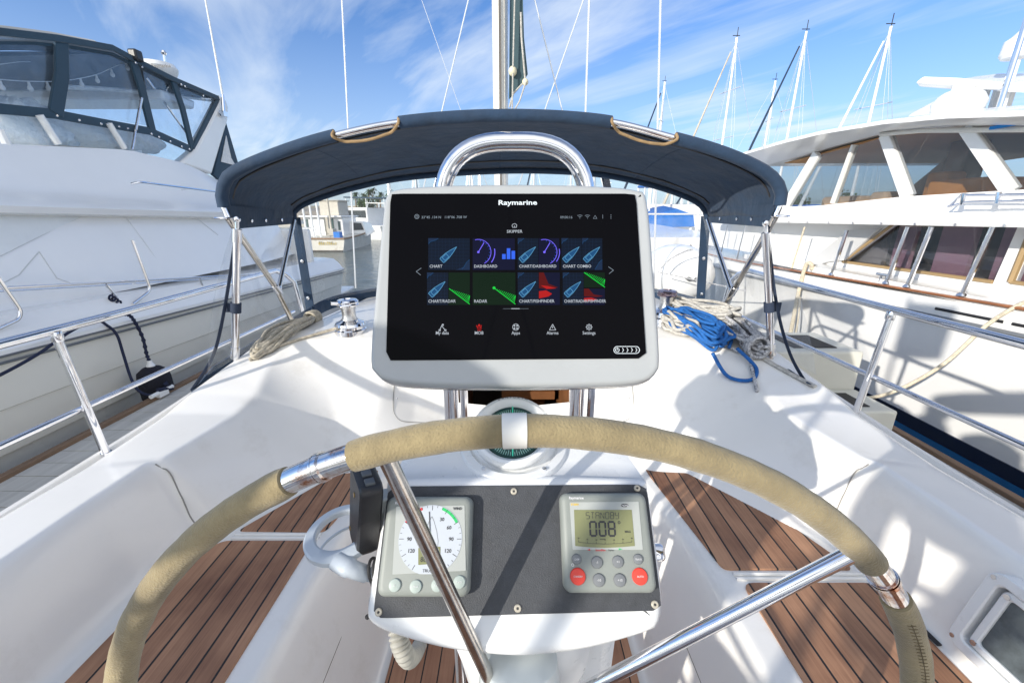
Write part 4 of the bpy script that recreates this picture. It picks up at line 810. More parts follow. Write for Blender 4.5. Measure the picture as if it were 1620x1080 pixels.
mb.line([S(938, 347), S(941, 342), S(944, 347), S(938, 347)], .0005, gz+.0004, MF, 1); mb.line([S(953, 341), S(953, 347)], .0006, gz+.0004, MF, 1)
for dy in (0, 2.6, 5.2): u_, v_ = S(966, 341.5+dy); mb.disc(u_, v_, .0007, gz+.0004, 6, MF, 1, h=.0003)
obj('screen_graphics', mb, [e_w, e_dim, e_red], scrn)
mb = MB(); mb.text('Raymarine', *S(788, 325.5), .0092, gz+.0003, MF, 0, 'LEFT', 1.22, .03)
cap_ = [S(976+5.5*math.cos(q), 554+5.5*math.sin(q)) for q in np.linspace(-math.pi/2, -3*math.pi/2, 10)]+[S(1005.5+5.5*math.cos(q), 554+5.5*math.sin(q)) for q in np.linspace(math.pi/2, -math.pi/2, 10)]
silv = mat('pale_silver_print', (.55, .60, .63), .4, emis=((.5, .56, .6), .12))
obj('brand_lettering', mb, silv, scrn); mb = MB()
mb.line(cap_+[cap_[0]], .0009, gz+.0003, MF); mb.line([S(976+3*math.cos(q), 554+3*math.sin(q)) for q in np.linspace(-1.1, 4.2, 12)], .0009, gz+.0003, MF); mb.line([S(976, 554), S(976, 550)], .0009, gz+.0003, MF)
for x in (984, 991, 998, 1005): mb.line([S(x, 550.8), S(x+2, 554), S(x, 557.2)], .0008, gz+.0003, MF)
obj('power_symbol', mb, silv, scrn)
# ================================================================== SPRAYHOOD (DODGER)
dg = thing('sprayhood', (0, 1.9, -.6), 'navy canvas sprayhood on stainless bows over the companionway', 'sprayhood')
def rs3(P_, n):
    P_ = [Vector(p) for p in P_]; Ls = [0]
    for a, b_ in zip(P_[:-1], P_[1:]): Ls.append(Ls[-1]+(b_-a).length)
    o = []
    for k in range(n):
        t_ = Ls[-1]*k/(n-1); i = max(j for j in range(len(Ls)-1) if Ls[j] <= t_+1e-12); o.append(P_[i].lerp(P_[i+1], min(1, (t_-Ls[i])/max(Ls[i+1]-Ls[i], 1e-9))))
    return o
YA, YB = 1.80, 2.5
apx = [(362, 345), (352, 320), (353, 296), (368, 274), (430, 246), (520, 217), (640, 193), (795, 183), (950, 191), (1060, 217), (1140, 240), (1205, 268), (1231, 292), (1236, 315), (1226, 342)]
A_ = rs3(smooth_path([tuple(aty(x, y, YA)) for x, y in apx], 8), 61)
bpx = [(466, 344), (466, 332), (490, 316), (560, 294), (650, 277), (800, 267), (930, 271), (1020, 287), (1085, 308), (1112, 325), (1118, 342)]
B_ = rs3(smooth_path([tuple(aty(x, y, YB)) for x, y in bpx], 8), 61)
rows = []
for k in range(13):
    t_ = k/12; row = []
    for i in range(61):
        p = A_[i].lerp(B_[i], t_); e = math.sin(math.pi*i/60); row.append((p.x, p.y, p.z+.045*math.sin(math.pi*t_)*e+.004*math.sin(i*.9+t_*7)*math.sin(math.pi*t_)*(.4+.6*abs(math.cos(math.pi*i/60)))+.002*math.sin(i*2.3-t_*11)*math.sin(math.pi*t_)))
    rows.append(row)
mb = MB(); mb.rings(rows, caps=(False, False), closed=False); cano = obj('canopy', mb, canvas, dg, angle=180)
so_ = cano.modifiers.new('thick', 'SOLIDIFY'); so_.thickness = .004
def hem(i0, i1, r_, P_, name, m, par, off=(0, 0, 0)):
    mb = MB(); mb.tube([tuple(p+Vector(off)) for p in P_[i0:i1]], r_, 14); return obj(name, mb, m, par)
ax_ = [ (CX+F*p.x/(p.y*c_-p.z*s_)) for p in A_]
def idx(px): return int(np.argmin([abs(a-px) if 8 < i < 53 else 9e9 for i, a in enumerate(ax_)]))
i1, i2, i3, i4 = idx(532), idx(634), idx(970), idx(1066)
for a, b_ in ((1, i1+1), (i2, i3+1), (i4, 60)): hem(a, b_, .024, A_, 'hem', canvas, cano)
hem(0, 61, .0135, A_, 'aft_bow', chrome, dg)
hem(0, 61, .016, B_, 'forward_bow', canvas, dg, (0, -.01, -.012))
# welted seams under the canopy
for tt in (.10, .86):
    mb = MB(); mb.tube([tuple(A_[i].lerp(B_[i], tt)+Vector((0, 0, .045*math.sin(math.pi*tt)*math.sin(math.pi*i/60)-.007))) for i in range(2, 59)], .005, 6); obj('welt', mb, blackp, cano)
for k2 in (12, 30, 48):
    mb = MB(); mb.tube([(rows[k][k2][0], rows[k][k2][1], rows[k][k2][2]-.003) for k in range(13)], .0035, 6); obj('panel_seam', mb, canvas, cano)
for (a, b_) in ((i1, i2), (i3, i4)):
    pts = [A_[a]+Vector((0, -.012, .014)), A_[a]+Vector((0, -.026, -.008))]
    for k in range(1, 8): i = a+(b_-a)*k/8; q = A_[int(i)].lerp(A_[min(int(i)+1, 60)], i-int(i)); pts.append(q+Vector((0, .0, -.02-.022*math.sin(math.pi*k/8))))
    pts += [A_[b_]+Vector((0, -.026, -.008)), A_[b_]+Vector((0, -.012, .014))]
    mb = MB(); mb.tube(smooth_path([tuple(p) for p in pts], 5), .0058, 8); obj('bow_cutout_trim', mb, piping, cano)
for sx in (-1, 1):
    k = 0 if sx < 0 else 60; Ac, Bc = A_[k], B_[k]
    # lower valance, clear side window and straps
    q = [Ac+Vector((0, .0, .05)), Bc+Vector((0, 0, .04)), Bc+Vector((sx*.004, 0, -.035)), Ac+Vector((sx*.0, .02, -.045))]
    mb = MB(); mb.rings([[tuple(p+Vector((-sx*.003, 0, 0))) for p in q], [tuple(p+Vector((sx*.003, 0, 0))) for p in q]]); sv = obj('side_valance', mb, canvas, dg)
    for t_ in (.25, .45, .72):
        mb = MB(); p = Ac.lerp(Bc, t_)+Vector((-sx*.006, 0, -.012)); mb.lathe([(.004, 0), (.009, .0015), (.009, .003), (.005, .005), (0.0003, .005)], 14, Frame(p, (0, 1, 0), (0, 0, -sx)), caps=(False, False)); obj('snap', mb, chrome, sv)
    b0, b1 = Vector((sx*1.30, 1.63, -.665)), Vector((sx*1.255, 2.5, -.60))
    grid = []
    for r_ in range(7):
        row = []
        for j in range(13):
            top = Ac.lerp(Bc, j/12)+Vector((0, .01, -.04)); bot = b0.lerp(b1, j/12); p = top.lerp(bot, r_/6); p.x += sx*(.012*math.sin(j*1.1)*math.sin(math.pi*r_/6)+.03*math.sin(math.pi*r_/6)); row.append(tuple(p))
        grid.append(row)
    mb = MB(); mb.rings(grid, caps=(False, False), closed=False); obj('side_window', mb, vinyl, dg, angle=180)
    mb = MB(); e = [tuple(Ac+Vector((-sx*.01, .03, -.03))), tuple(aty(357 if sx < 0 else 1228, 478, 1.78)), tuple(aty(338 if sx < 0 else 1250, 560, 1.70)), tuple(aty(303 if sx < 0 else 1283, 618, 1.58))]
    mb.tube(smooth_path(e, 8), .011, 10, flat=.35); obj('edge_strap', mb, webb, dg)
    p0, p1 = aty(*((303, 620) if sx < 0 else (1283, 608)), 1.56), aty(*((338, 586) if sx < 0 else (1228, 578)), 1.78); p2 = b1
    mb = MB(); mb.rings([[tuple(p+Vector((sx*.004*s2, 0, 0))) for p in (p0, p1+Vector((0, 0, .02)), p2+Vector((0, 0, .035)), p2+Vector((0, 0, -.035)), p1+Vector((0, 0, -.03)))] for s2 in (-1, 1)]); obj('base_flap', mb, canvas, dg)
    # tubes
    t0 = aty(*((375, 366) if sx < 0 else (1212, 372)), 1.79); t1 = aty(*((372, 560) if sx < 0 else (1220, 555)), 1.79)
    mb = MB(); mb.tube([tuple(t0), tuple(t1)], .0155, 16); g = obj('grab_post', mb, chrome, dg)
    mb = MB(); d = (t1-t0).normalized()
    mb.tube([tuple(t0-d*.01), tuple(t0+d*.045)], .0185, 16); mb.tube([tuple(t0-d*.06), tuple(t0)], .008, 8); mb.sphere(t0-d*.05, .014, 10); obj('post_fitting', mb, chrome, g); mb = MB(); mb.tube([tuple(t1-d*.035), tuple(t1+d*.02)], .018, 16); mb.tube([tuple(t1), tuple(t1+d*.065)], .008, 8); obj('post_fitting', mb, rusty if sx > 0 else chrome, g); mb = MB(); mb.lathe([(.024, 0), (.024, .006), (.01, .014)], 16, Frame(t1+d*.075, (1, 0, 0), (0, 1, 0))); obj('post_foot', mb, chrome, g)
    mb = MB(); m_ = t0.lerp(t1, .60); mb.tube([tuple(m_-d*.022), tuple(m_+d*.022)], .0215, 16); mb.box(tuple(m_+Vector((-.05 if sx < 0 else 0, -.004, -.02))), tuple(m_+Vector((0 if sx < 0 else .05, .004, .02)))); obj('strap_band', mb, webb, g)
    foot = aty(*((463, 510) if sx < 0 else (1139, 498)), 2.25); hinge = aty(*((438, 457) if sx < 0 else (1160, 460)), 2.12); bt = Bc+Vector((0, 0, -.0)); at_ = Ac+Vector((0, -.005, -.0))
    mb = MB(); mb.tube([tuple(at_), tuple(hinge), tuple(foot)], .0135, 14); obj('bow_leg', mb, worn, dg)
    mb = MB(); mb.tube([tuple(bt), tuple(hinge+Vector((0, .02, 0)))], .0125, 14); obj('bow_leg', mb, chrome if sx > 0 else worn, dg)
    mb = MB(); d2 = (hinge-at_).normalized(); mb.tube([tuple(hinge-d2*.03), tuple(hinge+d2*.03)], .018, 14); mb.sphere(hinge+Vector((0, .02, 0)), .016, 10); obj('hinge', mb, chrome, dg)
    mb = MB(); mb.lathe([(.034, -.003), (.036, .0), (.034, .004), (0.001, .007)], 20, Frame(Ac+Vector((sx*.015, -.01, -.0)), (1, 0, 0), (0, 1, 0))); obj('corner_plate', mb, chrome, dg)
    # navy corner post strip between the side and front windows
    mb = MB(); tp = Bc+Vector((0, .01, -.0)); bo = aty(*((491, 492) if sx < 0 else (1108, 485)), 2.52)
    w_ = Vector((.026, 0, 0)); mb.rings([[tuple(p) for p in (tp-w_, tp+w_, bo+w_, bo-w_)], [tuple(p+Vector((0, .006, 0))) for p in (tp-w_, tp+w_, bo+w_, bo-w_)]]); ps = obj('corner_strip', mb, canvas, dg)
    for t_ in (.45, .85): mb = MB(); p = tp.lerp(bo, t_)+Vector((0, -.002, 0)); mb.lathe([(.004, 0), (.010, .002), (.010, .004), (.005, .006), (0.0003, .006)], 14, Frame(p, (1, 0, 0), (0, 0, 1)), caps=(False, False)); obj('snap', mb, chrome, ps)
# front window and its base band
fb = []
for i in range(61):
    a = math.pi*(i/60); fb.append(Vector((-1.25*math.cos(a), 2.52+.56*math.sin(a)**.8, -.60+.07*math.sin(a))))
grid = [[tuple(B_[i].lerp(fb[i], t_)+Vector((0, .012*math.sin(i*.7)*math.sin(math.pi*t_), 0))) for i in range(61)] for t_ in np.linspace(0, 1, 8)]
mb = MB(); mb.rings(grid, caps=(False, False), closed=False); obj('front_window', mb, vinyl, dg, angle=180)
mb = MB(); mb.rings([[tuple(f+Vector((0, 0, -.04))) for f in fb], [tuple(f+Vector((0, -.012, -.035))) for f in fb], [tuple(f+Vector((0, -.012, .035))) for f in fb], [tuple(f+Vector((0, 0, .04))) for f in fb]], caps=(False, False), closed=False); obj('base_band', mb, canvas, dg)
for i in (22, 44):
    mb = MB(); tp, bo = B_[i], fb[i]; w_ = Vector((.022, 0, 0)); mb.rings([[tuple(p) for p in (tp-w_, tp+w_, bo+w_, bo-w_)], [tuple(p+Vector((0, .006, 0))) for p in (tp-w_, tp+w_, bo+w_, bo-w_)]]); obj('window_divider', mb, canvas, dg)
# ================================================================== WINCHES
def winch(x, y, label, top=chrome):
    z = surfz(x, y); w = thing('winch', (x, y, z), label, 'winch', 'sheet winches beside the sprayhood'); fr = Frame((x, y, z), (1, 0, 0), (0, 1, 0))
    mb = MB(); mb.lathe([(0, -.01), (.078, -.01), (.078, .012), (.072, .018), (.072, .030), (.075, .034), (.070, .046), (.052, .054), (.040, .062)], 40, fr, caps=(False, False)); obj('base', mb, chrome, w, angle=30)
    mb = MB(); mb.lathe([(.040, .055), (.034, .075), (.033, .10), (.037, .125), (.040, .132)], 32, fr, caps=(False, False)); obj('drum', mb, mat('satin_drum', (.62, .62, .62), .3, 1, bump=(300, .5, .001)) if 'satin_drum' not in MATS else MATS['satin_drum'], w)
    mb = MB(); mb.lathe([(.040, .130), (.052, .133), (.054, .140), (.050, .146), (.050, .150), (.053, .154), (.046, .163), (.024, .167), (.022, .162), (0, .162)], 36, fr, caps=(False, False)); mb.tube([(x-.03, y-.03, z+.15), (x-.062, y-.05, z+.155)], .010, 8); obj('self_tailer', mb, top, w, angle=30)
q = atz(555, 521, -.575); winch(q.x, q.y, 'chrome winch standing clear beside the left edge of the chartplotter')
winch(.86, 2.25, 'chrome winch half hidden behind the blue rope heap', mat('tarnished_bronze', (.34, .27, .30), .25, 1.0))
# ================================================================== ROPES
def coil(name, label, A, B, wd, n, r_, m, sd, lift=.0, group=None, extra=None, turns=0, zoff=0):
    rnd = random.Random(sd); A, B = Vector((*A, 0)), Vector((*B, 0)); d = B-A; pr = Vector((-d.y, d.x, 0)).normalized(); P_ = []
    for i in range(n):
        ln_ = .5*rnd.uniform(.72, 1.05); wi_ = wd*rnd.uniform(.35, 1.0); off = pr*rnd.uniform(-.35, .35)*wd; cs = A.lerp(B, .5+rnd.uniform(-.08, .08)); st = r_*(1+(i/n)*lift*2)
        for k in range(10):
            a = 2*math.pi*k/10; p = cs+d*ln_*math.cos(a)+pr*wi_*math.sin(a)*(1+.25*math.sin(a*3+i))+off+Vector((rnd.uniform(-1, 1), rnd.uniform(-1, 1), 0))*r_*.9
            P_.append((p.x, p.y, surfz(p.x, p.y)+st+zoff+r_*rnd.uniform(0, 1.3)*(1+lift*.5)*abs(math.sin(a*.5+i))))
    t_ = thing(name, tuple(P_[0]), label, 'rope', group); mb = MB(); mb.tube(smooth_path(P_, 5), r_, 8); obj('coil', mb, m, t_, angle=180)
    if extra: 
        mb = MB()
        for e in extra: mb.tube(smooth_path(e, 7), r_, 8)
        obj('rope_tail', mb, m, t_, angle=180)
    if turns:
        c = A.lerp(B, .88); mb = MB(); dn = d.normalized(); zc_ = surfz(c.x, c.y)+r_*lift*1.6+zoff; pts = []
        for k in range(turns*12):
            a = 2*math.pi*k/12; pts.append(tuple(c+dn*(k/12*r_*1.9)+pr*math.cos(a)*wd*.62+Vector((0, 0, zc_+math.sin(a)*wd*.62))))
        mb.tube(smooth_path(pts, 3), r_, 8); obj('binding_turns', mb, m, t_, angle=180)
    return t_
q0, q1 = atz(392, 558, -.61), atz(500, 500, -.57)
coil('grey_rope_coil', 'grey rope coil tied in a long bundle beside the left sprayhood leg', (q0.x+.03, q0.y), (q1.x, q1.y), .055, 11, .0082, rope_t, 3, lift=2.2, group='rope coils on the cabin top', turns=4,
     extra=[[(q0.x, q0.y, surfz(q0.x, q0.y)+.01), (-1.12, 1.86, surfz(-1.12, 1.86)+.012), (-.98, 1.97, surfz(-.98, 1.97)+.012), (-.85, 2.06, surfz(-.85, 2.06)+.02)]])
def lz(x, y, o=.01): return (x, y, surfz(x, y)+o)
coil('grey_rope_coil', 'grey rope heap behind and under the blue rope', (.90, 2.30), (1.13, 2.02), .10, 15, .009, rope_g, 11, lift=5.5, group='rope coils on the cabin top')
coil('grey_rope_coil', 'grey rope heap between the chartplotter edge and the blue rope', (.80, 2.10), (.90, 1.93), .05, 10, .0085, rope_g, 21, lift=3.5, group='rope coils on the cabin top')
coil('blue_rope_coil', 'bright blue rope heap drooping over the right edge of the cabin top', (.85, 2.18), (1.0, 1.84), .085, 13, .0082, rope_b, 5, lift=3.6, group='rope coils on the cabin top', zoff=.02,
     extra=[[lz(.93, 1.80, .05), lz(.96, 1.70, .02), lz(1.03, 1.64, .012), lz(1.08, 1.70, .014), lz(1.04, 1.80, .05)]])
coil('fleck_rope_coil', 'black flecked grey rope heap nearest the right grab post', (1.12, 2.14), (1.12, 1.76), .075, 16, .0078, rope_f, 8, lift=4.2, group='rope coils on the cabin top', turns=3,
     extra=[[lz(1.10, 1.80, .03), lz(1.07, 1.72, .012), lz(1.04, 1.63, .012), lz(1.02, 1.57, .010)]])
mb = MB(); mb.tube([tuple(Vector(lz(x, y, .006))) for x, y in zip(np.linspace(1.12, 1.25, 10), np.linspace(1.86, 1.56, 10))], .014, 10, flat=.5); o = obj('sheet_line', mb, rope_g, None, label='flat grey line lying along the right coaming below the fleck rope', cat='rope')
# ================================================================== WATER, DOCKS
mb = MB(); mb.add([(-3000, -400, -2.05), (3000, -400, -2.05), (3000, 3000, -2.05), (-3000, 3000, -2.05)], [(0, 1, 2, 3)]); obj('water', mb, water, kind='structure', smooth=False)
def dock(name, label, x0, x1, y0, y1, z=-1.6):
    d = thing(name, ((x0+x1)/2, (y0+y1)/2, z), label, 'dock')
    mb = MB(); n = int((y1-y0)/.145)
    for i in range(n): mb.box((x0+.05, y0+i*.145, z-.04), (x1-.05, y0+i*.145+.139, z+(.0008 if i % 2 else 0)))
    obj('deck_planks', mb, dockm, d, smooth=False)
    mb = MB()
    for xa, xb in ((x0, x0+.055), (x1-.055, x1)): mb.box((xa, y0, z-.22), (xb, y1, z+.03))
    obj('edge_beam', mb, dockw, d, bevel=.006)
    mb = MB(); mb.box((x0+.1, y0, z-.6), (x1-.1, y1, z-.05)); obj('float', mb, rubber, d); return d
dock('finger_dock', 'grey plank dock between our boat and the left yacht', -3.22, -1.95, -4, 7.5)
dock('finger_dock', 'narrow dock strip beside the white steps at right', 1.75, 2.95, -3, 6.5)
bx = thing('dock_steps', (2.1, 2.7, -1.6), 'ivory two-tread boarding steps on the right dock', 'steps')
q = atx(1290, 556, 2.0); 
mb = MB(); mb.box((1.80, 2.62, -1.6), (2.38, 3.1, -.90)); mb.box((1.80, 2.28, -1.6), (2.38, 2.618, -1.17)); obj('step_body', mb, ivory, bx, bevel=.015)
mb = MB(); mb.box((1.95, 2.34, -1.169), (2.25, 2.54, -1.164)); obj('tread_pad', mb, rubber, bx); mb = MB(); mb.box((1.95, 2.70, -.899), (2.25, 3.0, -.894)); obj('tread_pad', mb, rubber, bx)
# cleat and fender on the left
# ================================================================== LEFT MOTOR YACHT
ly = thing('motor_yacht', (-5.2, 3, -2.05), 'cream and white motor yacht with dark enclosed flybridge at the left', 'motor yacht')
def sheer(y): return -.93-.035*(y-2.8) if y < 9 else -1.15
rs = []
for y in np.linspace(-7, 8.4, 50):
    k = 1.0 if y > -1 else max(.03, 1-((-1-y)/6.2)**1.7)            # bow closes behind the camera
    c0 = -5.6; f = lambda x: c0+(x-c0)*k
    zs = sheer(y); z1 = -1.30-.02*(y-2.8); z2 = -1.62
    side = [(f(-3.95), -2.4), (f(-3.62), -2.06), (f(-3.56), z2-.006), (f(-3.535), z2+.006), (f(-3.50), z1-.006), (f(-3.478), z1+.006), (f(-3.44), zs-.02)]
    rs.append([(x, y, z) for x, z in side]+[(2*c0-x, y, z) for x, z in reversed(side)])
mb = MB(); mb.rings(rs, caps=(True, True)); obj('hull', mb, cream, ly, angle=20)
rs = []
for y in np.linspace(-7, 8.4, 50):
    k = 1.0 if y > -1 else max(.03, 1-((-1-y)/6.2)**1.7); f = lambda x: -5.6+(x+5.6)*k; zs = sheer(y)
    rs.append([(f(-3.44), y, zs-.02), (f(-3.41), y, zs+.0), (f(-3.41), y, zs+.035), (f(-3.44), y, zs+.05), (f(-3.5), y, zs+.14), (f(-3.60), y, zs+.23), (f(-3.78), y, zs+.25), (f(-5.6), y, zs+.29), (f(-7.4), y, zs+.25), (f(-7.8), y, zs-.02)])
mb = MB(); mb.rings(rs, caps=(False, False), closed=False); obj('deck', mb, gel2, ly, angle=30)
mb = MB()
for dz_ in (0, -.045): mb.tube([(-3.415 if y > -1 else -5.6+2.185*max(.03, 1-((-1-y)/6.2)**1.7), y, sheer(y)+dz_) for y in np.linspace(-6.5, 8.4, 50)], .010, 8)
obj('rub_rail', mb, mat('grey_rub_rail', (.14, .15, .16), .5), ly)
# house side, ledge and flybridge coaming as one moulded loft
prof_h = [(-3.72, -.72), (-3.78, -.5), (-3.93, -.1), (-3.98, -.02), (-3.86, .0), (-3.84, .05), (-3.90, .095), (-4.02, .13), (-4.12, .22), (-4.24, .36), (-4.33, .47), (-4.36, .50), (-4.42, .50), (-4.46, .3), (-4.46, .1)]
rs = []
for y in list(np.linspace(1.2, 6.2, 30))+[6.6, 7.0, 7.3, 7.5]:
    dr_ = 0 if y < 5.4 else (y-5.4)**1.5*.14; fr_ = 0 if y > 2.6 else (2.6-y)**2*.35
    rs.append([(x-fr_-(.0 if y < 6.3 else (y-6.3)*.15), y, (z+float(np.interp(y, [1, 2, 3.6, 5.1, 5.9, 6.6, 7.5], [-.1, -.06, .03, .17, .12, -.05, -.2]))*min(1, max(0, (z-.12)/.38)))-(.03*(y-3))*(max(0, min(1, 1-(z+.1)/.5)) if z > -.6 else 0)) for x, z in prof_h])
mb = MB(); mb.rings(rs, caps=(False, False), closed=False)
mb.box((-7.35, 1.2, -.72), (-4.47, 7.4, .08)); obj('house_side', mb, gel2, ly, angle=35)
mb = MB(); mb.rings([[(x, y, z) for x, z in ((-3.90, -.70), (-4.3, -.05), (-6.9, -.05), (-7.3, -.70))] for y in (1.25,)]+[[(x, y, -.62) for x in (-4.3, -4.6, -6.6, -6.9)] for y in (-.6,)]); obj('foredeck_trunk', mb, gel2, ly)
# white window cover panels with seams on the house side
def hs_pt(px, py, X): return atx(px, py, X)
mb = MB()
cv = [(0, 333), (125, 333), (128, 341), (60, 372), (0, 406)]
def slab(mb, px, X, th, mi=None, Xf=None):
    P0 = [atx(x, y, X if Xf is None else Xf(x, y)) for x, y in px]; mb.rings([[tuple(p) for p in P0], [tuple(p+Vector((-th, 0, 0))) for p in P0]], WORLD, mi)
def hx(y_, z_):   # house side x at height z
    return float(np.interp(z_, [-.72, -.5, -.1, -.02], [-3.72, -3.78, -3.93, -3.98]))
def onhouse(px, py, o=.006):
    X = -3.85
    for _ in range(6): p = atx(px, py, X); X = hx(p.y, p.z+.03*(p.y-3))+o
    return atx(px, py, X)
mb = MB()
for poly in ([(-60, 440), (0, 405), (60, 375), (128, 343), (-60, 338)],):
    P0 = [onhouse(x, y, .012) for x, y in poly]; mb.rings([[tuple(p) for p in P0], [tuple(p+Vector((-.014, 0, 0))) for p in P0]])
obj('window_cover', mb, cover, ly)
mb = MB()
for ln_ in ([(128, 343), (60, 375), (0, 405)], [(195, 338), (230, 385), (265, 435)], [(62, 398), (30, 435), (0, 450)], [(62, 398), (90, 440), (112, 448)], [(300, 336), (345, 372)]):
    mb = MB(); mb.tube([tuple(onhouse(*q, .002)) for q in ln_], .0035, 6); obj('cover_seam', mb, MATS.get('pale_grey_seam') or mat('pale_grey_seam', (.60, .61, .60), .7), ly)
mb = MB()
for x, y in ((160, 337), (205, 332), (222, 337), (262, 337), (310, 342)): p = onhouse(x, y); mb.sphere(p, .012, 8)
obj('cover_snap', mb, chrome, ly)
# grab handle
mb = MB(); g0, g1, g2 = atx(222, 288, -3.86), atx(300, 298, -3.88), atx(348, 304, -3.9); mb.tube(arc([tuple(g0+Vector((-.08, -.02, -.02))), tuple(g0), tuple(g1), tuple(g2+Vector((0, .4, -.02))), tuple(g2+Vector((-.08, .45, -.04)))], .04), .012, 10); mb.tube([tuple(g1), tuple(g1+Vector((-.1, 0, -.02)))], .009, 8); obj('grab_handle', mb, chrome, ly)
# side deck rail
mb = MB(); yr = lambda px, py: atx(px, py, -3.56)
top = [yr(-80, 462), yr(0, 456), yr(170, 447), yr(350, 437)]; e = top[-1]+(top[-1]-top[-2])*.9; mb.tube([tuple(p) for p in top]+[tuple(e), tuple(e+Vector((0, .15, -.3)))], .0125, 10)
g = obj('deck_rail', mb, chrome, ly)
mb = MB(); mb.tube([tuple(p+Vector((0, 0, -.022))) for p in top]+[tuple(e+Vector((0, 0, -.022)))], .006, 8); obj('wire', mb, chrome, g)
for (a, b_) in (((167, 450), (195, 485)), ((315, 440), (329, 473))):
    mb = MB(); mb.tube([tuple(yr(*a)), tuple(yr(*b_)), tuple(yr(*b_)+Vector((0, 0, -.04)))], .011, 10); obj('stanchion', mb, chrome, g)
for pts in (((209, 380), (237, 455), (235, 462), (210, 481)), ((-6, 436), (33, 492), (30, 505), (-20, 528))):
    mb = MB(); mb.tube(arc([tuple(atx(*p, -3.50)) for p in pts], .05), .0135, 12); obj('boarding_handle', mb, chrome, ly)
mb = MB(); p = yr(186, 480); pk = []
for k in range(40): a = k*.9; c_k = p+Vector((0, -.05+.0028*k, .07-.0032*k)); pk.append(tuple(c_k+Vector((.022*math.cos(a), .010*math.sin(a), .020*math.sin(a)))))
mb.tube(smooth_path(pk, 3), .0085, 6); obj('cleat_knot', mb, rope_n, ly)
# flybridge windscreen frame, enclosure and canopy
XF = lambda y_: -4.40 if y_ > 3.4 else -4.40-(3.4-y_)**2*.25
fly = []
def fpt(px, py, o=0): 
    return atx(px, py, -4.40+o)
def bar(px0, px1, r_, m, name, X=-4.38, par=None):
    mb = MB(); mb.tube([tuple(atx(*px0, X)), tuple(atx(*px1, X))], r_, 8); return obj(name, mb, m, par or ly)
for a, b_ in (((0, 205), (13, 233)), ((62, 182), (92, 228)), ((172, 195), (197, 235))): bar(a, b_, .030, gel2, 'windscreen_post')
bar((224, 155), (209, 237), .014, chrome, 'windscreen_post'); 
def sheet(name, px, m, X=-4.42, th=.012, par=None, bev=0):
    mb = MB(); slab(mb, px, X, th); return obj(name, mb, m, par or ly, bevel=bev)
sheet('windscreen', [(-60, 180), (110, 182), (240, 205), (300, 238), (290, 260), (200, 238), (100, 230), (-60, 228)], vinyl2, -4.41, .006)
# clear curtains
en = sheet('enclosure_window', [(-80, 52), (95, 60), (95, 175), (-80, 165)], vinyl2, -4.44, .004)
sheet('enclosure_window', [(104, 62), (185, 78), (212, 96), (240, 200), (104, 178)], vinyl2, -4.44, .004)
sheet('enclosure_window', [(225, 105), (272, 125), (300, 228), (242, 204)], vinyl2, -4.44, .004)
sheet('enclosure_window', [(280, 128), (345, 158), (310, 230)], vinyl2, -4.44, .004)
def strip(name, pts, w, X=-4.40, th=.03, m=canvas2):
    P_ = [atx(*p, X) for p in pts]; mb = MB(); rs = []
    for i, p in enumerate(P_):
        d = (P_[min(i+1, len(P_)-1)]-P_[max(i-1, 0)]).normalized(); n_ = Vector((0, -d.z, d.y)).normalized()*w/2
        rs.append([tuple(p-n_), tuple(p+n_), tuple(p+n_+Vector((-th, 0, 0))), tuple(p-n_+Vector((-th, 0, 0)))])
    mb.rings(rs); return obj(name, mb, m, ly, bevel=.005)
strip('enclosure_trim', [(-90, 168), (0, 172), (85, 180), (95, 182), (160, 194), (240, 208), (308, 238)], .085)
strip('enclosure_trim', [(99, 62), (100, 120), (90, 180)], .12, -4.39)
strip('enclosure_trim', [(211, 92), (226, 140), (242, 205)], .10, -4.395); strip('enclosure_trim', [(274, 124), (290, 170), (306, 236)], .085, -4.39)
strip('enclosure_trim', [(350, 157), (330, 195), (309, 238)], .115, -4.385)
strip('enclosure_trim', [(-90, 50), (0, 50), (95, 61), (180, 76), (212, 93), (275, 125), (348, 156)], .06, -4.375)
mb = MB()
for x, y in ((90, 183), (125, 190), (160, 196), (170, 197), (188, 200), (202, 203), (214, 206), (240, 212), (252, 217), (270, 224), (288, 232), (300, 236), (215, 100), (225, 106), (287, 134), (293, 137), (322, 152)):
    mb = MB(); mb.sphere(atx(x, y, -4.36), .013, 8); obj('snap', mb, chrome, ly)
# canopy top: curved slab spanning the flybridge
tp = [(-160, 40), (0, 44), (50, 46), (110, 54), (175, 67), (200, 80), (215, 92)]
P_ = [atx(*p, -4.42) for p in tp]; rs = []
for p in P_:
    row = []
    for k in range(17):
        t_ = k/16; row.append((p.x-2.9*t_, p.y, p.z+.10*math.sin(math.pi*t_)-(.0 if 0 < k < 16 else .1)))
    rs.append(row+[(q[0], q[1], q[2]-.025) for q in reversed(row)])
mb = MB(); mb.rings(rs); obj('canopy_top', mb, canvas2, ly, angle=40)
# rear slope of the canopy (over the aft curtain), and aft fin
tp = [(212, 90), (240, 104), (275, 124), (348, 157)]; P_ = [atx(*p, -4.40) for p in tp]; mb = MB(); rs = []
for p in P_: rs.append([(p.x, p.y, p.z), (p.x-.5, p.y+.02, p.z+.06), (p.x-2.4, p.y+.02, p.z+.06), (p.x-2.9, p.y, p.z), (p.x-2.9, p.y, p.z-.03), (p.x-.5, p.y, p.z+.03)])
mb.rings(rs); obj('canopy_slope', mb, canvas2, ly)
mb = MB(); q = atx(214, 88, -4.38); mb.box(tuple(q-Vector((.05, .05, .06))), tuple(q+Vector((.05, .06, .06)))); obj('canopy_knuckle', mb, blackp, ly, bevel=.02)
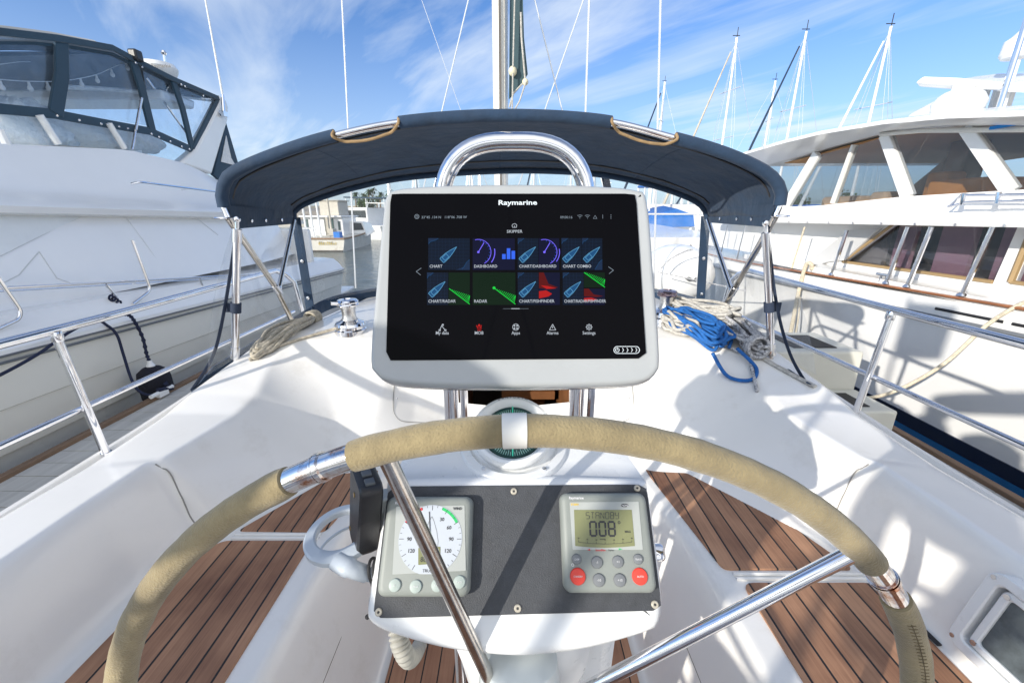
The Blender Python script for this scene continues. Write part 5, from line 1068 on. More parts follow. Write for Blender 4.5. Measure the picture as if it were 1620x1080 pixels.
# far side of the flybridge: coaming, curtains
mb = MB(); mb.box((-7.35, 2.0, .08), (-7.25, 6.6, .52)); mb.box((-7.25, 2.0, .03), (-4.5, 6.2, .09)); obj('flybridge_floor', mb, gel2, ly, bevel=.01)
mb = MB()
for (ya, yb) in ((2.2, 3.2), (3.35, 4.3), (4.45, 5.3)): mb.box((-7.3, ya, .55), (-7.29, yb, 1.45))
obj('far_window', mb, vinyl2, ly)
mb = MB()
for ya in (2.1, 3.2, 4.3, 5.3, 6.3): mb.box((-7.34, ya, .5), (-7.26, ya+.15, 1.5))
mb.box((-7.34, 2.1, 1.40), (-7.26, 6.4, 1.52)); mb.box((-7.34, 2.1, .48), (-7.26, 6.4, .6)); obj('far_curtain_frame', mb, canvas2, ly, bevel=.01)
# interior: seats under white cloths, back coaming, steering console
def blob(name, label, c, s, m, seed, cat='cloth bundle', grp=None):
    rnd = random.Random(seed); mb = MB(); n, k = 14, 22; ph = [(rnd.uniform(0, 6.28), rnd.uniform(1, 4), rnd.uniform(1, 4)) for _ in range(6)]; rs = []
    for i in range(n+1):
        a = math.pi*(i+.02)/(n+.04); row = []
        for j in range(k):
            b_ = 2*math.pi*j/k; f = 1+sum(.07*math.sin(p0+p1*2*b_+p2*2*a) for p0, p1, p2 in ph); row.append((c[0]+s[0]*math.sin(a)*math.cos(b_)*f, c[1]+s[1]*math.sin(a)*math.sin(b_)*f, c[2]-s[2]*math.cos(a)*f))
        rs.append(row)
    mb.rings(rs); return obj(name, mb, m, None, label=label, cat=cat, group=grp, loc=(c[0], c[1], c[2]-s[2]), angle=180)
q = atx(28, 205, -4.8); blob('cloth_bundle', 'white crumpled cloth on the flybridge at the far left edge', tuple(q), (.3, .42, .26), whitecloth, 2)
q = atx(135, 215, -4.85); blob('cloth_bundle', 'long white crumpled cloth on the flybridge below the bulbs', tuple(q), (.3, .65, .17), whitecloth, 5)
q = atx(205, 222, -4.9); blob('cloth_bundle', 'small white cloth end on the flybridge near the slanted chrome post', tuple(q), (.25, .45, .14), whitecloth, 8)
mb = MB(); mb.box((-6.6, 5.6, .1), (-4.7, 5.75, .95)); mb.box((-6.6, 5.0, .1), (-4.8, 5.6, .5)); obj('flybridge_bench', mb, gel2, ly, bevel=.05)
mb = MB(); mb.box((-6.2, 3.0, .09), (-5.2, 3.6, .85)); obj('flybridge_console', mb, mat('dark_console', (.05, .06, .08), .5), ly, bevel=.08)
bar((232, 123), (300, 218), .014, chrome, 'inner_brace', -4.6); bar((272, 125), (252, 160), .012, chrome, 'inner_brace', -4.7)
mb = MB(); mb.sphere(atx(255, 148, -4.7), .07, 14); obj('searchlight', mb, chrome, ly)
mb = MB(); mb.tube([tuple(p) for p in smooth_path([tuple(atx(x, y, -4.75)) for x, y in ((100, 138), (180, 142), (262, 150), (345, 160))], 4)], .06, 8, flat=.4); obj('cream_binding', mb, whitecloth, ly)
# radar arch (aft fin) and mast parts
mb = MB(); X = -4.36
P_ = [atx(*p, X) for p in ((346, 150), (358, 158), (362, 170), (361, 190), (336, 276), (287, 258), (309, 239), (330, 200), (350, 160))]
mb.rings([[tuple(p) for p in P_], [tuple(p+Vector((-.16, 0, 0))) for p in P_]])
mb.rings([[(x, y, z) for y, z in ((6.0, 1.38), (6.55, 1.38), (6.6, 1.5), (6.0, 1.5))] for x in (-4.5, -7.3)])
mb.rings([[(p.x-2.9, p.y, p.z) for p in P_], [(p.x-3.06, p.y, p.z) for p in P_]]); obj('radar_arch', mb, gel2, ly, bevel=.03)
rd = Frame(aty(250, 108, 6.3), (1, 0, 0), (0, 1, 0)); mb = MB(); mb.lathe([(0, -.12), (.17, -.12), (.21, -.04), (.22, .0), (.19, .05), (.08, .07), (0, .07)], 32, rd, caps=(False, False)); ra = obj('radar_dome', mb, plast, ly)
mb = MB(); tf = Frame(aty(253, 104, 6.07), (1, 0, 0), (0, 0, 1)); mb.text('Raymarine', -.11, -.02, .042, 0, tf, bold=.03); obj('brand_lettering', mb, ink, ra)
mb = MB(); q = aty(261, 100, 6.4); q2 = aty(259, 84, 6.4); mb.tube([tuple(q), tuple(q2)], .02, 8); mb.sphere(q2, .035, 8); obj('anchor_light', mb, chrome, ra)
mb = MB(); a0 = atx(352, 150, -4.30); a1 = atx(325, 0, -4.30); d = a1-a0; mb.tube([tuple(a0), tuple(a0+d*2.2)], [.014, .009], 8); obj('whip_antenna', mb, plast, ly)
mb = MB(); b0 = atx(354, 180, -4.3); mb.tube([tuple(a0), tuple(b0)], .022, 8); mb.box(tuple(b0-Vector((.03, .05, .04))), tuple(b0+Vector((.03, .05, .03)))); obj('antenna_mount', mb, chrome, ly)
# aft boarding curtain (navy, with a window) behind the arch
mb = MB(); slab(mb, [(358, 195), (378, 262), (366, 300), (338, 276)], -4.5, .05); obj('aft_curtain', mb, canvas2, ly)
mb = MB(); slab(mb, [(358, 214), (366, 250), (373, 262), (350, 256)], -4.49, .006); obj('aft_curtain_window', mb, whitecloth, ly)
mb = MB(); mb.box((-7.0, 8.4, -1.75), (-3.7, 9.6, -1.66)); mb.box((-7.2, 7.5, -1.1), (-3.6, 7.6, -.3)); obj('swim_platform', mb, gel2, ly, bevel=.03)
# string of bulbs
sg = thing('string_lights', tuple(atx(100, 140, -4.7)), 'string of clear bulbs hanging inside the left flybridge', 'string lights')
w1 = [tuple(atx(x, y, -4.7)) for x, y in ((-80, 120), (0, 126), (50, 129), (100, 128), (150, 119), (185, 104), (210, 96))]
mb = MB(); mb.tube(smooth_path(w1, 6), .004, 6); mb.tube([tuple(atx(x, y, -4.7)) for x, y in ((0, 102), (30, 98), (48, 98))], .003, 6); obj('wire', mb, plast, sg)
bulb = mat('clear_bulb', (.75, .72, .68), .12, coat=.5)
for x, y in ((-40, 125), (0, 127), (45, 129), (74, 129), (127, 124), (152, 118), (176, 109), (200, 99)):
    p = atx(x, y+1, -4.7); mb = MB(); fr = Frame(p, (1, 0, 0), (0, -1, 0)); mb.lathe([(.010, 0), (.011, .022), (.011, .028), (.019, .042), (.023, .056), (.019, .070), (.010, .080), (0.001, .083)], 14, fr); obj('bulb', mb, bulb, sg)
# fender with its lines
fd = thing('fender', (-3.30, 3.2, -1.5), 'black cloth covered fender hanging against the left yacht', 'fender')
c = atx(236, 588, -3.33); top_ = atx(232, 577, -3.33)
fz0, fz1 = c.z-.22, top_.z+.0
mb = MB(); mb.lathe([(0.001, -.27), (.07, -.262), (.115, -.23), (.125, -.17), (.125, .0), (.115, .06), (.07, .10), (.03, .115), (0.001, .118)], 28, Frame((c.x+.03, c.y, c.z-.06), (1, 0, 0), (0, 1, 0)), caps=(False, False)); obj('fender_cover', mb, mat('black_fleece', (.012, .013, .022), .95, bump=(90, .8, .01), var=.3), fd)
mb = MB(); mb.lathe([(.028, .1), (.035, .12), (.02, .15), (.016, .17)], 16, Frame((c.x+.03, c.y, c.z-.06), (1, 0, 0), (0, 1, 0))); obj('fender_eye', mb, plast, fd)
mb = MB(); P_ = [(c.x+.03, c.y, c.z+.10)]+[tuple(atx(x, y, -3.36)) for x, y in ((232, 560), (226, 535), (215, 512), (205, 499), (192, 497))]
sp_ = smooth_path(P_, 8); mb.tube(sp_, [.011+.006*(i % 3 == 0) for i in range(len(sp_))], 8); obj('hanging_rope', mb, rope_n, fd)
ln = thing('mooring_line', tuple(atx(150, 507, -3.3)), 'navy mooring line draped from the rail past the fender', 'mooring line')
mb = MB(); mb.tube(smooth_path([tuple(atx(x, y, X)) for x, y, X in ((-60, 620, -3.2), (0, 593, -3.25), (60, 560, -3.3), (110, 525, -3.35), (150, 507, -3.40), (170, 515, -3.40), (185, 530, -3.36), (195, 560, -3.32), (208, 600, -3.24), (222, 620, -3.18), (245, 624, -3.16), (262, 612, -3.16), (272, 614, -3.14))], 8), .0105, 10); mb.tube([tuple(atx(x, y, -3.15)) for x, y in ((262, 606), (272, 614), (250, 617))], .02, 8); obj('line', mb, rope_n, ln)
cl_ = thing('dock_cleat', tuple(atz(262, 617, -1.57)), 'pale dock cleat beside the black fender', 'cleat'); q = atz(256, 619, -1.54)
mb = MB(); mb.tube([(q.x, q.y-.12, q.z), (q.x, q.y+.12, q.z)], .018, 10); mb.box((q.x-.02, q.y-.05, q.z-.04), (q.x+.02, q.y+.05, q.z)); obj('cleat_horn', mb, plast, cl_)
# ================================================================== RIGHT MOTOR YACHT
ry = thing('motor_yacht', (5.4, 4, -2.05), 'white motor yacht with teak trim and tinted wheelhouse windows at the right', 'motor yacht')
def sh(y): return -.60-.026*(y-2.7)
rs = []
for y in np.linspace(-5, 13, 60):
    k = 1 if y < 6 else max(.03, 1-((y-6)/7.1)**2.2); f = lambda x: 5.6+(x-5.6)*k; z = sh(y)+.02*max(0, y-6)
    sd = [(3.95, -2.4), (3.62, -2.0), (3.60, -1.78), (3.585, -1.60), (3.52, -1.2), (3.46, z-.235), (3.43, z-.20), (3.425, z-.17), (3.42, z-.05)]
    rs.append([(f(x), y, q) for x, q in sd]+[(f(11.2-x), y, q) for x, q in reversed(sd)])
mb = MB(); mb.rings(rs); obj('hull', mb, gel2, ry, angle=30)
def stripe(name, z0, z1, x0, x1, m):
    rs = []
    for y in np.linspace(-4.9, 12, 50):
        k = 1 if y < 6 else max(.03, 1-((y-6)/7.1)**2.2); f = lambda x: 5.6+(x-5.6)*k
        rs.append([(f(x0), y, z0), (f(x0-.012), y, z0), (f(x1-.012), y, z1), (f(x1), y, z1)])
    mb = MB(); mb.rings(rs, caps=(False, False)); return obj(name, mb, m, ry)
stripe('boot_stripe', -2.07, -1.865, 3.66, 3.605, bluestripe); stripe('boot_stripe', -1.86, -1.74, 3.605, 3.592, navystripe)
def alongy(name, X, dz0, r_, m, par=None, flat=1):
    mb = MB(); mb.tube([(5.6+(X-5.6)*(1 if y < 6 else max(.03, 1-((y-6)/7.1)**2.2)), y, sh(y)+.02*max(0, y-6)+dz0) for y in np.linspace(-4.9, 12, 60)], r_, 8, flat=flat); return obj(name, mb, m, par or ry)
alongy('teak_cap', 3.43, -.02, .022, teaktrim, flat=.6); alongy('rub_rail', 3.43, -.20, .022, mat('grey_rail', (.20, .21, .22), .35, .3))
for px0, px1 in ((1478, 1585), (1600, 1660)):
    a, b_ = atx(px0, 492+(px0-1478)*.18, 3.42), atx(px1, 492+(px1-1478)*.20, 3.42)
    z0 = sh(a.y)-.13; mb = MB()
    mb.tube([(3.43, a.y, z0), (3.43, b_.y, sh(b_.y)-.13)], .014, 8); obj('hull_vent', mb, rubber, ry)
mb = MB(); mb.box((3.45, -4.8, -.66), (7.7, 6.2, -.60)); rs = []
obj('side_deck', mb, gel2, ry)
mb = MB()   # engraved panel outline on the topsides
P_ = [atx(*p, 3.515) for p in ((1302, 489), (1444, 524), (1450, 512))]; mb.tube([tuple(p) for p in P_], .005, 6); obj('hull_seam', mb, MATS['pale_grey_seam'], ry)
# saloon side with glazed windows
SX = 3.80
mb = MB()
def wallpoly(mb, px, X, th, mi=0):
    P0 = [atx(x, y, X) for x, y in px]; mb.rings([[tuple(p) for p in P0], [tuple(p+Vector((th, 0, 0))) for p in P0]], WORLD, mi)
win1 = [(1334, 414), (1420, 356), (1614, 356), (1571, 446), (1450, 431)]
yv = lambda px, py: atx(px, py, SX)
pA, pB, pC, pD = yv(1334, 414), yv(1420, 350), yv(1614, 350), yv(1571, 446)
zb = -.62; zt = -.02
# wall pieces round the openings (bottom, forward of the window, pillar)
def yz(mb, pts, x0, x1, mi=0): mb.rings([[(x0, y, z) for y, z in pts], [(x1, y, z) for y, z in pts]], WORLD, mi)
yz(mb, [(8.5, zb), (8.5, zt-.14), (pB.y+.15, zt-.06), (pB.y, pB.z), (pA.y, pA.z), (pA.y-.02, zb)], SX, SX+.06)
yz(mb, [(pA.y-.018, zb), (pA.y-.002, pA.z), (pD.y, pD.z), (pD.y, zb)], SX, SX+.06)
pE, pF_ = yv(1600, 446), yv(1640, 350)
yz(mb, [(pD.y-.002, zb), (pD.y-.002, pD.z), (pC.y, pC.z), (pF_.y, pF_.z), (pE.y, pE.z), (pE.y, zb)], SX-.004, SX+.07)
yz(mb, [(pE.y-.002, zb), (pE.y-.002, pE.z-.01), (-3, pE.z-.01), (-3, zb)], SX, SX+.06)
mb.box((7.6, -3, zb), (7.66, 8.4, -.02)); mb.box((SX+.06, 8.35, zb), (7.6, 8.5, -.12)); obj('saloon_side', mb, gel2, ry, bevel=.006)
mb = MB(); yz(mb, [(pA.y, pA.z), (pB.y, pB.z), (pC.y, pC.z), (pD.y, pD.z)], SX+.035, SX+.041); w1_ = obj('saloon_window', mb, dkglass, ry)
mb = MB(); 
for a, b_ in ((pA, pB), (pA, pD)): mb.tube([(SX-.004, a.y, a.z), (SX-.004, b_.y, b_.z)], .016, 6)
obj('window_trim', mb, mat('tan_window_trim', (.35, .24, .12), .4), w1_)
mb = MB(); yz(mb, [(pE.y, pE.z), (pF_.y, pF_.z), (-2.5, pF_.z), (-2.5, pE.z)], SX+.035, SX+.041); w2_ = obj('saloon_window', mb, dkglass, ry)
mb = MB(); mb.tube([(SX-.006, pE.y, pE.z), (SX-.006, pF_.y, pF_.z)], .022, 6); mb.tube([(SX-.006, pE.y, pE.z), (SX-.006, -2.5, pE.z)], .016, 6); obj('window_trim', mb, MATS['tan_window_trim'], w2_)
# saloon interior: blinds, curtains, wood
mb = MB()
for y0, y1, mi in ((5.4, 4.5, 2), (4.40, 4.2, 1), (3.95, 3.65, 1), (3.45, 3.1, 1), (2.75, 2.55, 0), (2.0, 1.0, 1)): mb.box((SX+.20, y1, -.6), (SX+.24, y0, -.03), mi=mi)
mb.box((SX+1.2, -2.5, -.6), (SX+1.25, 8.3, -.03), mi=3)
obj('saloon_interior', mb, [brown, curtain, mat('grey_blind', (.16, .155, .15), .7), darkin], ry)
# wing panel with shade put into its grey and the fluted upper deck fascia
mb = MB(); wallpoly(mb, [(1256, 431), (1343, 364), (1392, 360), (1334, 412), (1310, 414)], 3.76, .03); obj('wing_panel', mb, mat('shaded_wing', (.56, .56, .56), .4), ry)
mb = MB(); mb.rings([[(3.42, y, z0-.013*(y-2.8)) , (3.40, y, z0+.05-.013*(y-2.8)), (3.42, y, z0+.10-.013*(y-2.8)), (3.9, y, z0+.10-.013*(y-2.8)), (7.8, y, z0+.10-.013*(y-2.8)), (7.8, y, z0-.013*(y-2.8))] for y in np.linspace(-3, 7.4, 12) for z0 in (-.10,)]); obj('upper_deck', mb, gel2, ry, angle=40)
mb = MB()
for y in np.arange(-2, 7.4, .33): mb.sphere((3.405, y, -.085-.013*(y-2.8)), .010, 6)
obj('fascia_snap', mb, chrome, ry)
for a, b_ in (((1340, 364), (1321, 441)), ((1437, 359), (1410, 455)), ((1474, 359), (1448, 428)), ((1572, 358), (1535, 474))):
    A = atx(*a, 3.46); B = atx(*b_, 3.44); mb = MB(); mb.tube([(3.46, A.y, A.z), (3.44, A.y+.04, sh(A.y)+.0)], .018, 10); mb.lathe([(.035, 0), (.03, .01), (.02, .02)], 12, Frame((3.44, A.y+.04, sh(A.y)), (1, 0, 0), (0, 1, 0))); obj('deck_support', mb, chrome, ry)
for px in (1272, 1178, 1150):
    A = atx(px, 364, 3.46); mb = MB(); mb.tube([(3.46, A.y, -.15-.02*(A.y-4)), (3.44, A.y+.05, sh(A.y))], .010, 8); obj('deck_support', mb, rope_w if px == 1272 else chrome, ry)
# wheelhouse: lower side, glazing, posts, roof
WX = 3.88
def wz(px, py, X=WX): p = atx(px, py, X); return (p.y, p.z)
mb = MB(); sill = [wz(x, y) for x, y in ((1232, 328), (1300, 325), (1430, 311), (1530, 305), (1620, 300), (1700, 296))]
yz(mb, sill+[(sill[-1][0], -.02), (-1.5, -.02), (-1.5, .2), (-1.5, sill[-1][1])][:1]+[(sill[0][0]+.25, -.06)], WX, WX+.06)
mb2 = MB(); s_low = [(y, -.0-.013*(y-2.8)-.02) for y, z in sill]; mb2.rings([[(WX, y, z) for y, z in sill], [(WX-.03, y, z) for y, z in s_low]][::-1], caps=(False, False), closed=False)
mb = MB(); nS = len(sill); rr_ = []
for (y, z), (yl, zl) in zip(sill, s_low): rr_.append([(WX-.05, yl, zl), (WX-.01, y, z), (WX+.07, y, z), (WX+.07, yl, zl)])
rr_.append([(WX-.05, -1.5, -.0), (WX-.01, -1.5, sill[-1][1]), (WX+.07, -1.5, sill[-1][1]), (WX+.07, -1.5, 0)]); mb.rings(rr_)
mb.box((7.1, -1.5, -.0), (7.18, 6.2, .12)); mb.box((WX, sill[0][0]-.02, -.08), (7.1, sill[0][0]+.08, .07)); obj('wheelhouse_side', mb, gel2, ry, bevel=.004)
def pane(pts, X=WX+.03):
    mb = MB(); yz(mb, [wz(*p) for p in pts], X, X+.006); return obj('wheelhouse_window', mb, tinted, ry)
pane([(1240, 327), (1297, 244), (1345, 232), (1312, 321)]); pane([(1316, 321), (1350, 231), (1388, 219), (1424, 310)]); pane([(1440, 309), (1405, 214), (1515, 206), (1586, 302)]); pane([(1600, 301), (1536, 206), (1700, 204), (1700, 297)])
mb = MB(); yb = wz(1240, 327)[0]; mb.rings([[(x, yb+.03, .07) for x in (WX, 7.1)]+[(x, yb+.75, .72) for x in (7.1, WX)], [(x, yb+.036, .07) for x in (WX, 7.1)]+[(x, yb+.756, .72) for x in (7.1, WX)]]); obj('front_window', mb, tinted, ry)
def post(a, b_, w, m=gel2, nm='window_post', X=WX):
    A, B = Vector((X, *wz(*a, X))), Vector((X, *wz(*b_, X))); d = (B-A).normalized(); n_ = Vector((0, -d.z, d.y))*w/2
    mb = MB(); mb.rings([[tuple(A-n_), tuple(A+n_), tuple(A+n_+Vector((.07, 0, 0))), tuple(A-n_+Vector((.07, 0, 0)))], [tuple(B-n_), tuple(B+n_), tuple(B+n_+Vector((.07, 0, 0))), tuple(B-n_+Vector((.07, 0, 0)))]]); return obj(nm, mb, m, ry, bevel=.008)
post((1396, 212), (1432, 312), .11); post((1524, 202), (1594, 303), .10); post((1290, 243), (1238, 329), .13); post((1348, 229), (1314, 322), .045, alu)
for ya, yb2 in ((1.2, .4), (3.1, 2.9), (4.5, 4.3), (5.8, 5.6)):
    mb = MB(); mb.box((7.1, yb2, .1), (7.18, ya, .82)); obj('window_post', mb, gel2, ry, bevel=.01)
mb = MB(); mb.box((7.12, -1.5, .1), (7.125, 6.0, .8)); obj('wheelhouse_window', mb, tinted, ry)
ro = [(1160, 247), (1180, 240), (1240, 222), (1300, 207), (1400, 190), (1500, 180), (1620, 175), (1720, 172)]
RO = [atx(*p, 3.50) for p in ro]; ri = [(1215, 262), (1232, 257), (1270, 247), (1320, 232), (1400, 211), (1470, 205), (1620, 203), (1720, 201)]; RI = [atx(*p, 3.95) for p in ri]; rs = []
for o_, i_ in zip(RO, RI): rs.append([tuple(o_), tuple(o_+Vector((.0, 0, -.035))), tuple(o_+Vector((.02, 0, -.04))), (i_.x-.06, o_.y*.3+i_.y*.7, i_.z-.005), tuple(i_), (7.0, i_.y, i_.z), (7.5, o_.y, o_.z-.04), (7.5, o_.y, o_.z), (7.2, o_.y, o_.z+.06), (3.9, o_.y, o_.z+.05), (3.6, o_.y, o_.z+.015)])
rs.append([(x, -2.0, z) for x, y, z in rs[-1]])
mb = MB(); mb.rings(rs); roof = obj('roof', mb, gel2, ry, angle=30)
mb = MB(); rs = []
for o_, i_ in zip(RO[1:], RI[1:]): rs.append([(4.0, i_.y-.06, i_.z-.012), (4.0, i_.y-.06, i_.z-.02), (6.95, i_.y-.06, i_.z-.02), (6.95, i_.y-.06, i_.z-.012)])
rs.append([(x, -1.9, z) for x, y, z in rs[-1]]); mb.rings(rs); obj('headliner', mb, headl, roof)
mb = MB(); wf_ = [(WX-.012, *wz(x, y)) for x, y in ((1395, 213), (1460, 207), (1620, 205), (1700, 204))]; mb.tube(wf_, .02, 8); obj('window_header', mb, alu, ry)
mb = MB(); a, b_ = atx(1566, 203, 3.84), atx(1604, 204, 3.84); mb.box((3.835, b_.y, a.z-.012), (3.85, a.y, a.z+.012)); obj('blue_tape', mb, mat('blue_tape', (.0, .22, .65), .5), ry)
# wheelhouse interior
mb = MB(); q = wz(1498, 290, 5.0); mb.box((5.0, q[0]-.12, .0), (5.25, q[0]+.1, .76), mi=0); mb.rings([[(5.0, y, z) for y, z in ((q[0]+.1, .05), (q[0]+.75, .05), (q[0]+.1, .6))], [(5.05, y, z) for y, z in ((q[0]+.1, .05), (q[0]+.75, .05), (q[0]+.1, .6))]], mi=0)
mb.box((5.6, q[0]+.6, .0), (6.8, 5.3, .10), mi=0)
obj('wheelhouse_joinery', mb, [brown], ry, bevel=.02)
for (px, py, s, nm) in ((1492, 297, (.12, .12, .16), 'seat_back'), (1545, 303, (.25, .3, .12), 'seat_back'), (1345, 318, (.2, .3, .06), 'seat_back'), (1412, 313, (.2, .12, .07), 'seat_back')):
    c = atx(px, py, 4.7); mb = MB(); mb.rbox(c.x, c.y, s[0], s[1], c.z-.25, c.z+s[2], .05, .03); obj(nm, mb, orange if px > 1480 else mat('cream_upholstery', (.6, .42, .28), .7) if 'cream_upholstery' not in MATS else MATS['cream_upholstery'], ry)
# chrome rail on the upper deck, whip and cleats
mb = MB(); R_ = [atx(*p, 3.7) for p in ((1503, 326), (1520, 309), (1620, 308), (1700, 306))]; R2 = [atx(*p, 3.7) for p in ((1500, 327), (1530, 320), (1640, 317), (1700, 316))]
mb.tube([tuple(p) for p in R_], .011, 8); mb.tube([tuple(p) for p in R2], .011, 8)
for a, b_ in (((1526, 306), (1522, 324)), ((1581, 304), (1578, 322))): mb.tube([tuple(atx(*a, 3.7)), tuple(atx(*b_, 3.7))], .017, 8)
obj('upper_rail', mb, chrome, ry)
for px in (1283, 1396): 
    p = atx(px, 424 if px < 1300 else 447, 3.46); mb = MB(); z = sh(p.y)+.03; mb.tube([(3.46, p.y-.08, z+.04), (3.46, p.y+.08, z+.04)], .014, 8); mb.tube([(3.46, p.y-.03, z-.03), (3.46, p.y-.03, z+.04)], .012, 8); mb.tube([(3.46, p.y+.03, z-.03), (3.46, p.y+.03, z+.04)], .012, 8); obj('deck_cleat', mb, chrome, ry)
# radar scanner
rdx = atx(1516, 166, 4.5); rf = Frame(rdx, (1, 0, 0), (0, 1, 0)); rad = MB()
mb = MB(); mb.rings([ell(rdx.x, rdx.y, a, b_, rdx.z+z, 28, 2.5) for a, b_, z in ((.15, .14, -.12), (.19, .18, -.05), (.20, .19, .02), (.16, .16, .085), (.12, .12, .12), (.08, .08, .135), (.08, .08, .19))]); 
c = atx(1480, 168, 4.5); mb.rings([[(c.x+.12*math.cos(a)*w, yy2, c.z+h_+.10*w*math.sin(a)) for a in np.linspace(0, 2*math.pi, 17)[:-1]] for yy2, w, h_ in ((rdx.y+.60, .12, -.08), (rdx.y+.45, .5, -.05), (rdx.y+.2, .8, -.02), (rdx.y, 1.0, .0))]); rp_ = obj('scanner_pedestal', mb, plast, ry, angle=50)
zb_ = rdx.z+.235; mb = MB(); a, b_ = atx(1456, 131, 4.35), atx(1583, 137, 4.7); mb.rings([[(x+.0, y-.0, z-.045*k), (x+.06*k, y, z), (x, y, z+.055*k), (x-.06*k, y, z)] for x, y, z, k in ((a.x, a.y, a.z, .8), (a.x*.98+b_.x*.02, a.y*.97+b_.y*.03, a.z, 1), ((a.x+b_.x)/2, (a.y+b_.y)/2, (a.z+b_.z)/2, 1.1), (b_.x, b_.y, b_.z, .7))]); obj('scanner_bar', mb, plast, rp_, bevel=.012)
mb = MB(); tpn = [(1545, 124), (1580, 120), (1625, 122), (1680, 130)]; T1 = [atx(*p, 5.2) for p in tpn]; mb.rings([[(p.x-.5, p.y+.1, p.z-.05), (p.x, p.y, p.z+.02), (p.x+.5, p.y, p.z+.02), (p.x+1.5, p.y, p.z-.05), (p.x+1.0, p.y, p.z-.1), (p.x, p.y, p.z-.10)] for p in T1])
for px in (1560, 1578, 1600): q = atx(px, 145, 5.2); mb.tube([(q.x, q.y, .9), (q.x, q.y, atx(px, 126, 5.2).z)], .035, 8)
obj('hard_bimini', mb, plast, ry, angle=40)
for px, py in ((1609, 90),):
    q = atx(px, py, 4.9); mb = MB(); mb.tube([(q.x, q.y, .8), (q.x, q.y, q.z)], .035, 10); fr = Frame(q, (1, 0, 0), (0, 1, 0)); mb.lathe([(0.001, -.02), (.11, -.01), (.13, .02), (.12, .14), (.08, .17), (.04, .22), (.035, .34), (.0, .35)], 20, fr); obj('satellite_dome', mb, plast, ry)
mb = MB(); q = atx(1593, 130, 4.6); mb.tube([(q.x, q.y, .85), (q.x, q.y, 4.5)], .022, 8); obj('light_mast', mb, chrome, ry)
# lines from the right yacht
t_ = thing('mooring_line', tuple(atx(1600, 487, 3.40)), 'pale mooring line from the right yacht deck to the steps', 'mooring line')
mb = MB(); mb.tube(smooth_path([tuple(atx(x, y, X)) for x, y, X in ((1640, 470, 3.55), (1605, 486, 3.42), (1560, 515, 3.36), (1500, 570, 3.2), (1450, 602, 3.05), (1400, 624, 2.85), (1350, 632, 2.6))], 8), .013, 8); obj('line', mb, rope_w, t_)
t_ = thing('mooring_line', tuple(atx(1280, 420, 3.42)), 'tan line hanging in loops down the right yacht hull', 'mooring line')
mb = MB(); mb.tube(smooth_path([tuple(atx(x, y, X)) for x, y, X in ((1284, 426, 3.44), (1283, 418, 3.42), (1275, 420, 3.40), (1264, 460, 3.40), (1252, 520, 3.38), (1243, 560, 3.36))], 8), .022, 8); mb.tube(smooth_path([tuple(atx(x, y, X)) for x, y, X in ((1266, 470, 3.41), (1262, 510, 3.40), (1256, 540, 3.40))], 6), .01, 8); obj('line', mb, rope_w, t_)
# ================================================================== BACKGROUND
def mastof(px, py, Y): p = aty(px, py, Y); return p
def bgboat(label, px, py, Y, heading=0, hull_c=None, cov=bluecover, spread=True, furl=None, mainH=None, twin=False, L_=9, grp='sailboats moored behind', mast_r=None, hull=True):
    top_ = aty(px, py, Y); x, H = top_.x, top_.z
    b = thing('moored_sailboat', (x, Y, -2.05), label, 'sailboat', grp); ch, shh = math.cos(heading), math.sin(heading)
    def w(u, v, z): return (x+u*ch-v*shh, Y+u*shh+v*ch, z)
    hc = hull_c or gel2
    rs = []
    for i in range(13):
        t2 = -1+2*i/12; bw = 1.45*(1-max(0, t2)**2.2*.97)*(1-.25*max(0, -t2)**2); rs.append([w(L_/2*t2, s*bw*k, z+.12*abs(t2)) for s, k, z in ((-1, 1, -1.15), (-1, .97, -1.5), (-1, .7, -2.15), (1, .7, -2.15), (1, .97, -1.5), (1, 1, -1.15))])
    mb = MB(); mb.rings(rs); obj('hull', mb, hc, b, angle=40)
    mb = MB(); mb.rings([[w(-L_*.32, s*.85*k, z) for s, k, z in ((-1, 1, -1.15), (-1, .85, -.75), (1, .85, -.75), (1, 1, -1.15))], [w(L_*.2, s*.7*k, z) for s, k, z in ((-1, 1, -1.1), (-1, .8, -.8), (1, .8, -.8), (1, 1, -1.1))]]); obj('cabin', mb, hc, b, bevel=.04)
    r_ = mast_r or max(.075, Y*.0027)
    mb = MB(); mb.tube([(x, Y, -1.0), (x, Y, H)], [r_, r_*.75], 10); mm = obj('mast', mb, plast, b)
    mb = MB(); mb.tube([(x, Y, H), (x, Y, H+.5)], .02, 5); mb.tube([(x-.25, Y, H+.1), (x+.15, Y, H+.1)], .02, 5); obj('masthead_gear', mb, ink, mm)
    mb = MB(); wr = max(.010, Y*.00032)
    for e in ((L_*.48, 0), (-L_*.48, 0), (0, 1.3), (0, -1.3)):
        mb.tube([w(e[0], e[1], -1.05), (x, Y, H*.98)], wr, 5)
    if spread:
        for f in (.45, .72) if H > 9 else (.6,): mb.tube([w(0, -.8, H*f), w(0, .8, H*f)], max(.025, Y*.001), 6); 
        for s in (-1, 1): mb.tube([w(0, s*1.3, -1.05), w(0, s*.8, H*.5), (x, Y, H*.97)], wr, 5)
    obj('rigging', mb, steel, b)
    if furl:
        mb = MB(); mb.tube([w(L_*.45, 0, -.8), tuple(Vector(w(L_*.45, 0, -.8)).lerp(Vector((x, Y, H)), .93))], [max(.09, r_), r_*.5], 8); obj('furled_jib', mb, furl, b)
    mb = MB(); mb.tube([w(0, 0, .1), w(-L_*.36, 0, .15)], .22, 10, flat=1.2); obj('boom_cover', mb, cov, b)
    return b
bgboat('sailboat with a tall white mast and tan furled jib, leftmost above the right yacht roof', 1166, 60, 27, heading=3.4, furl=tanp)
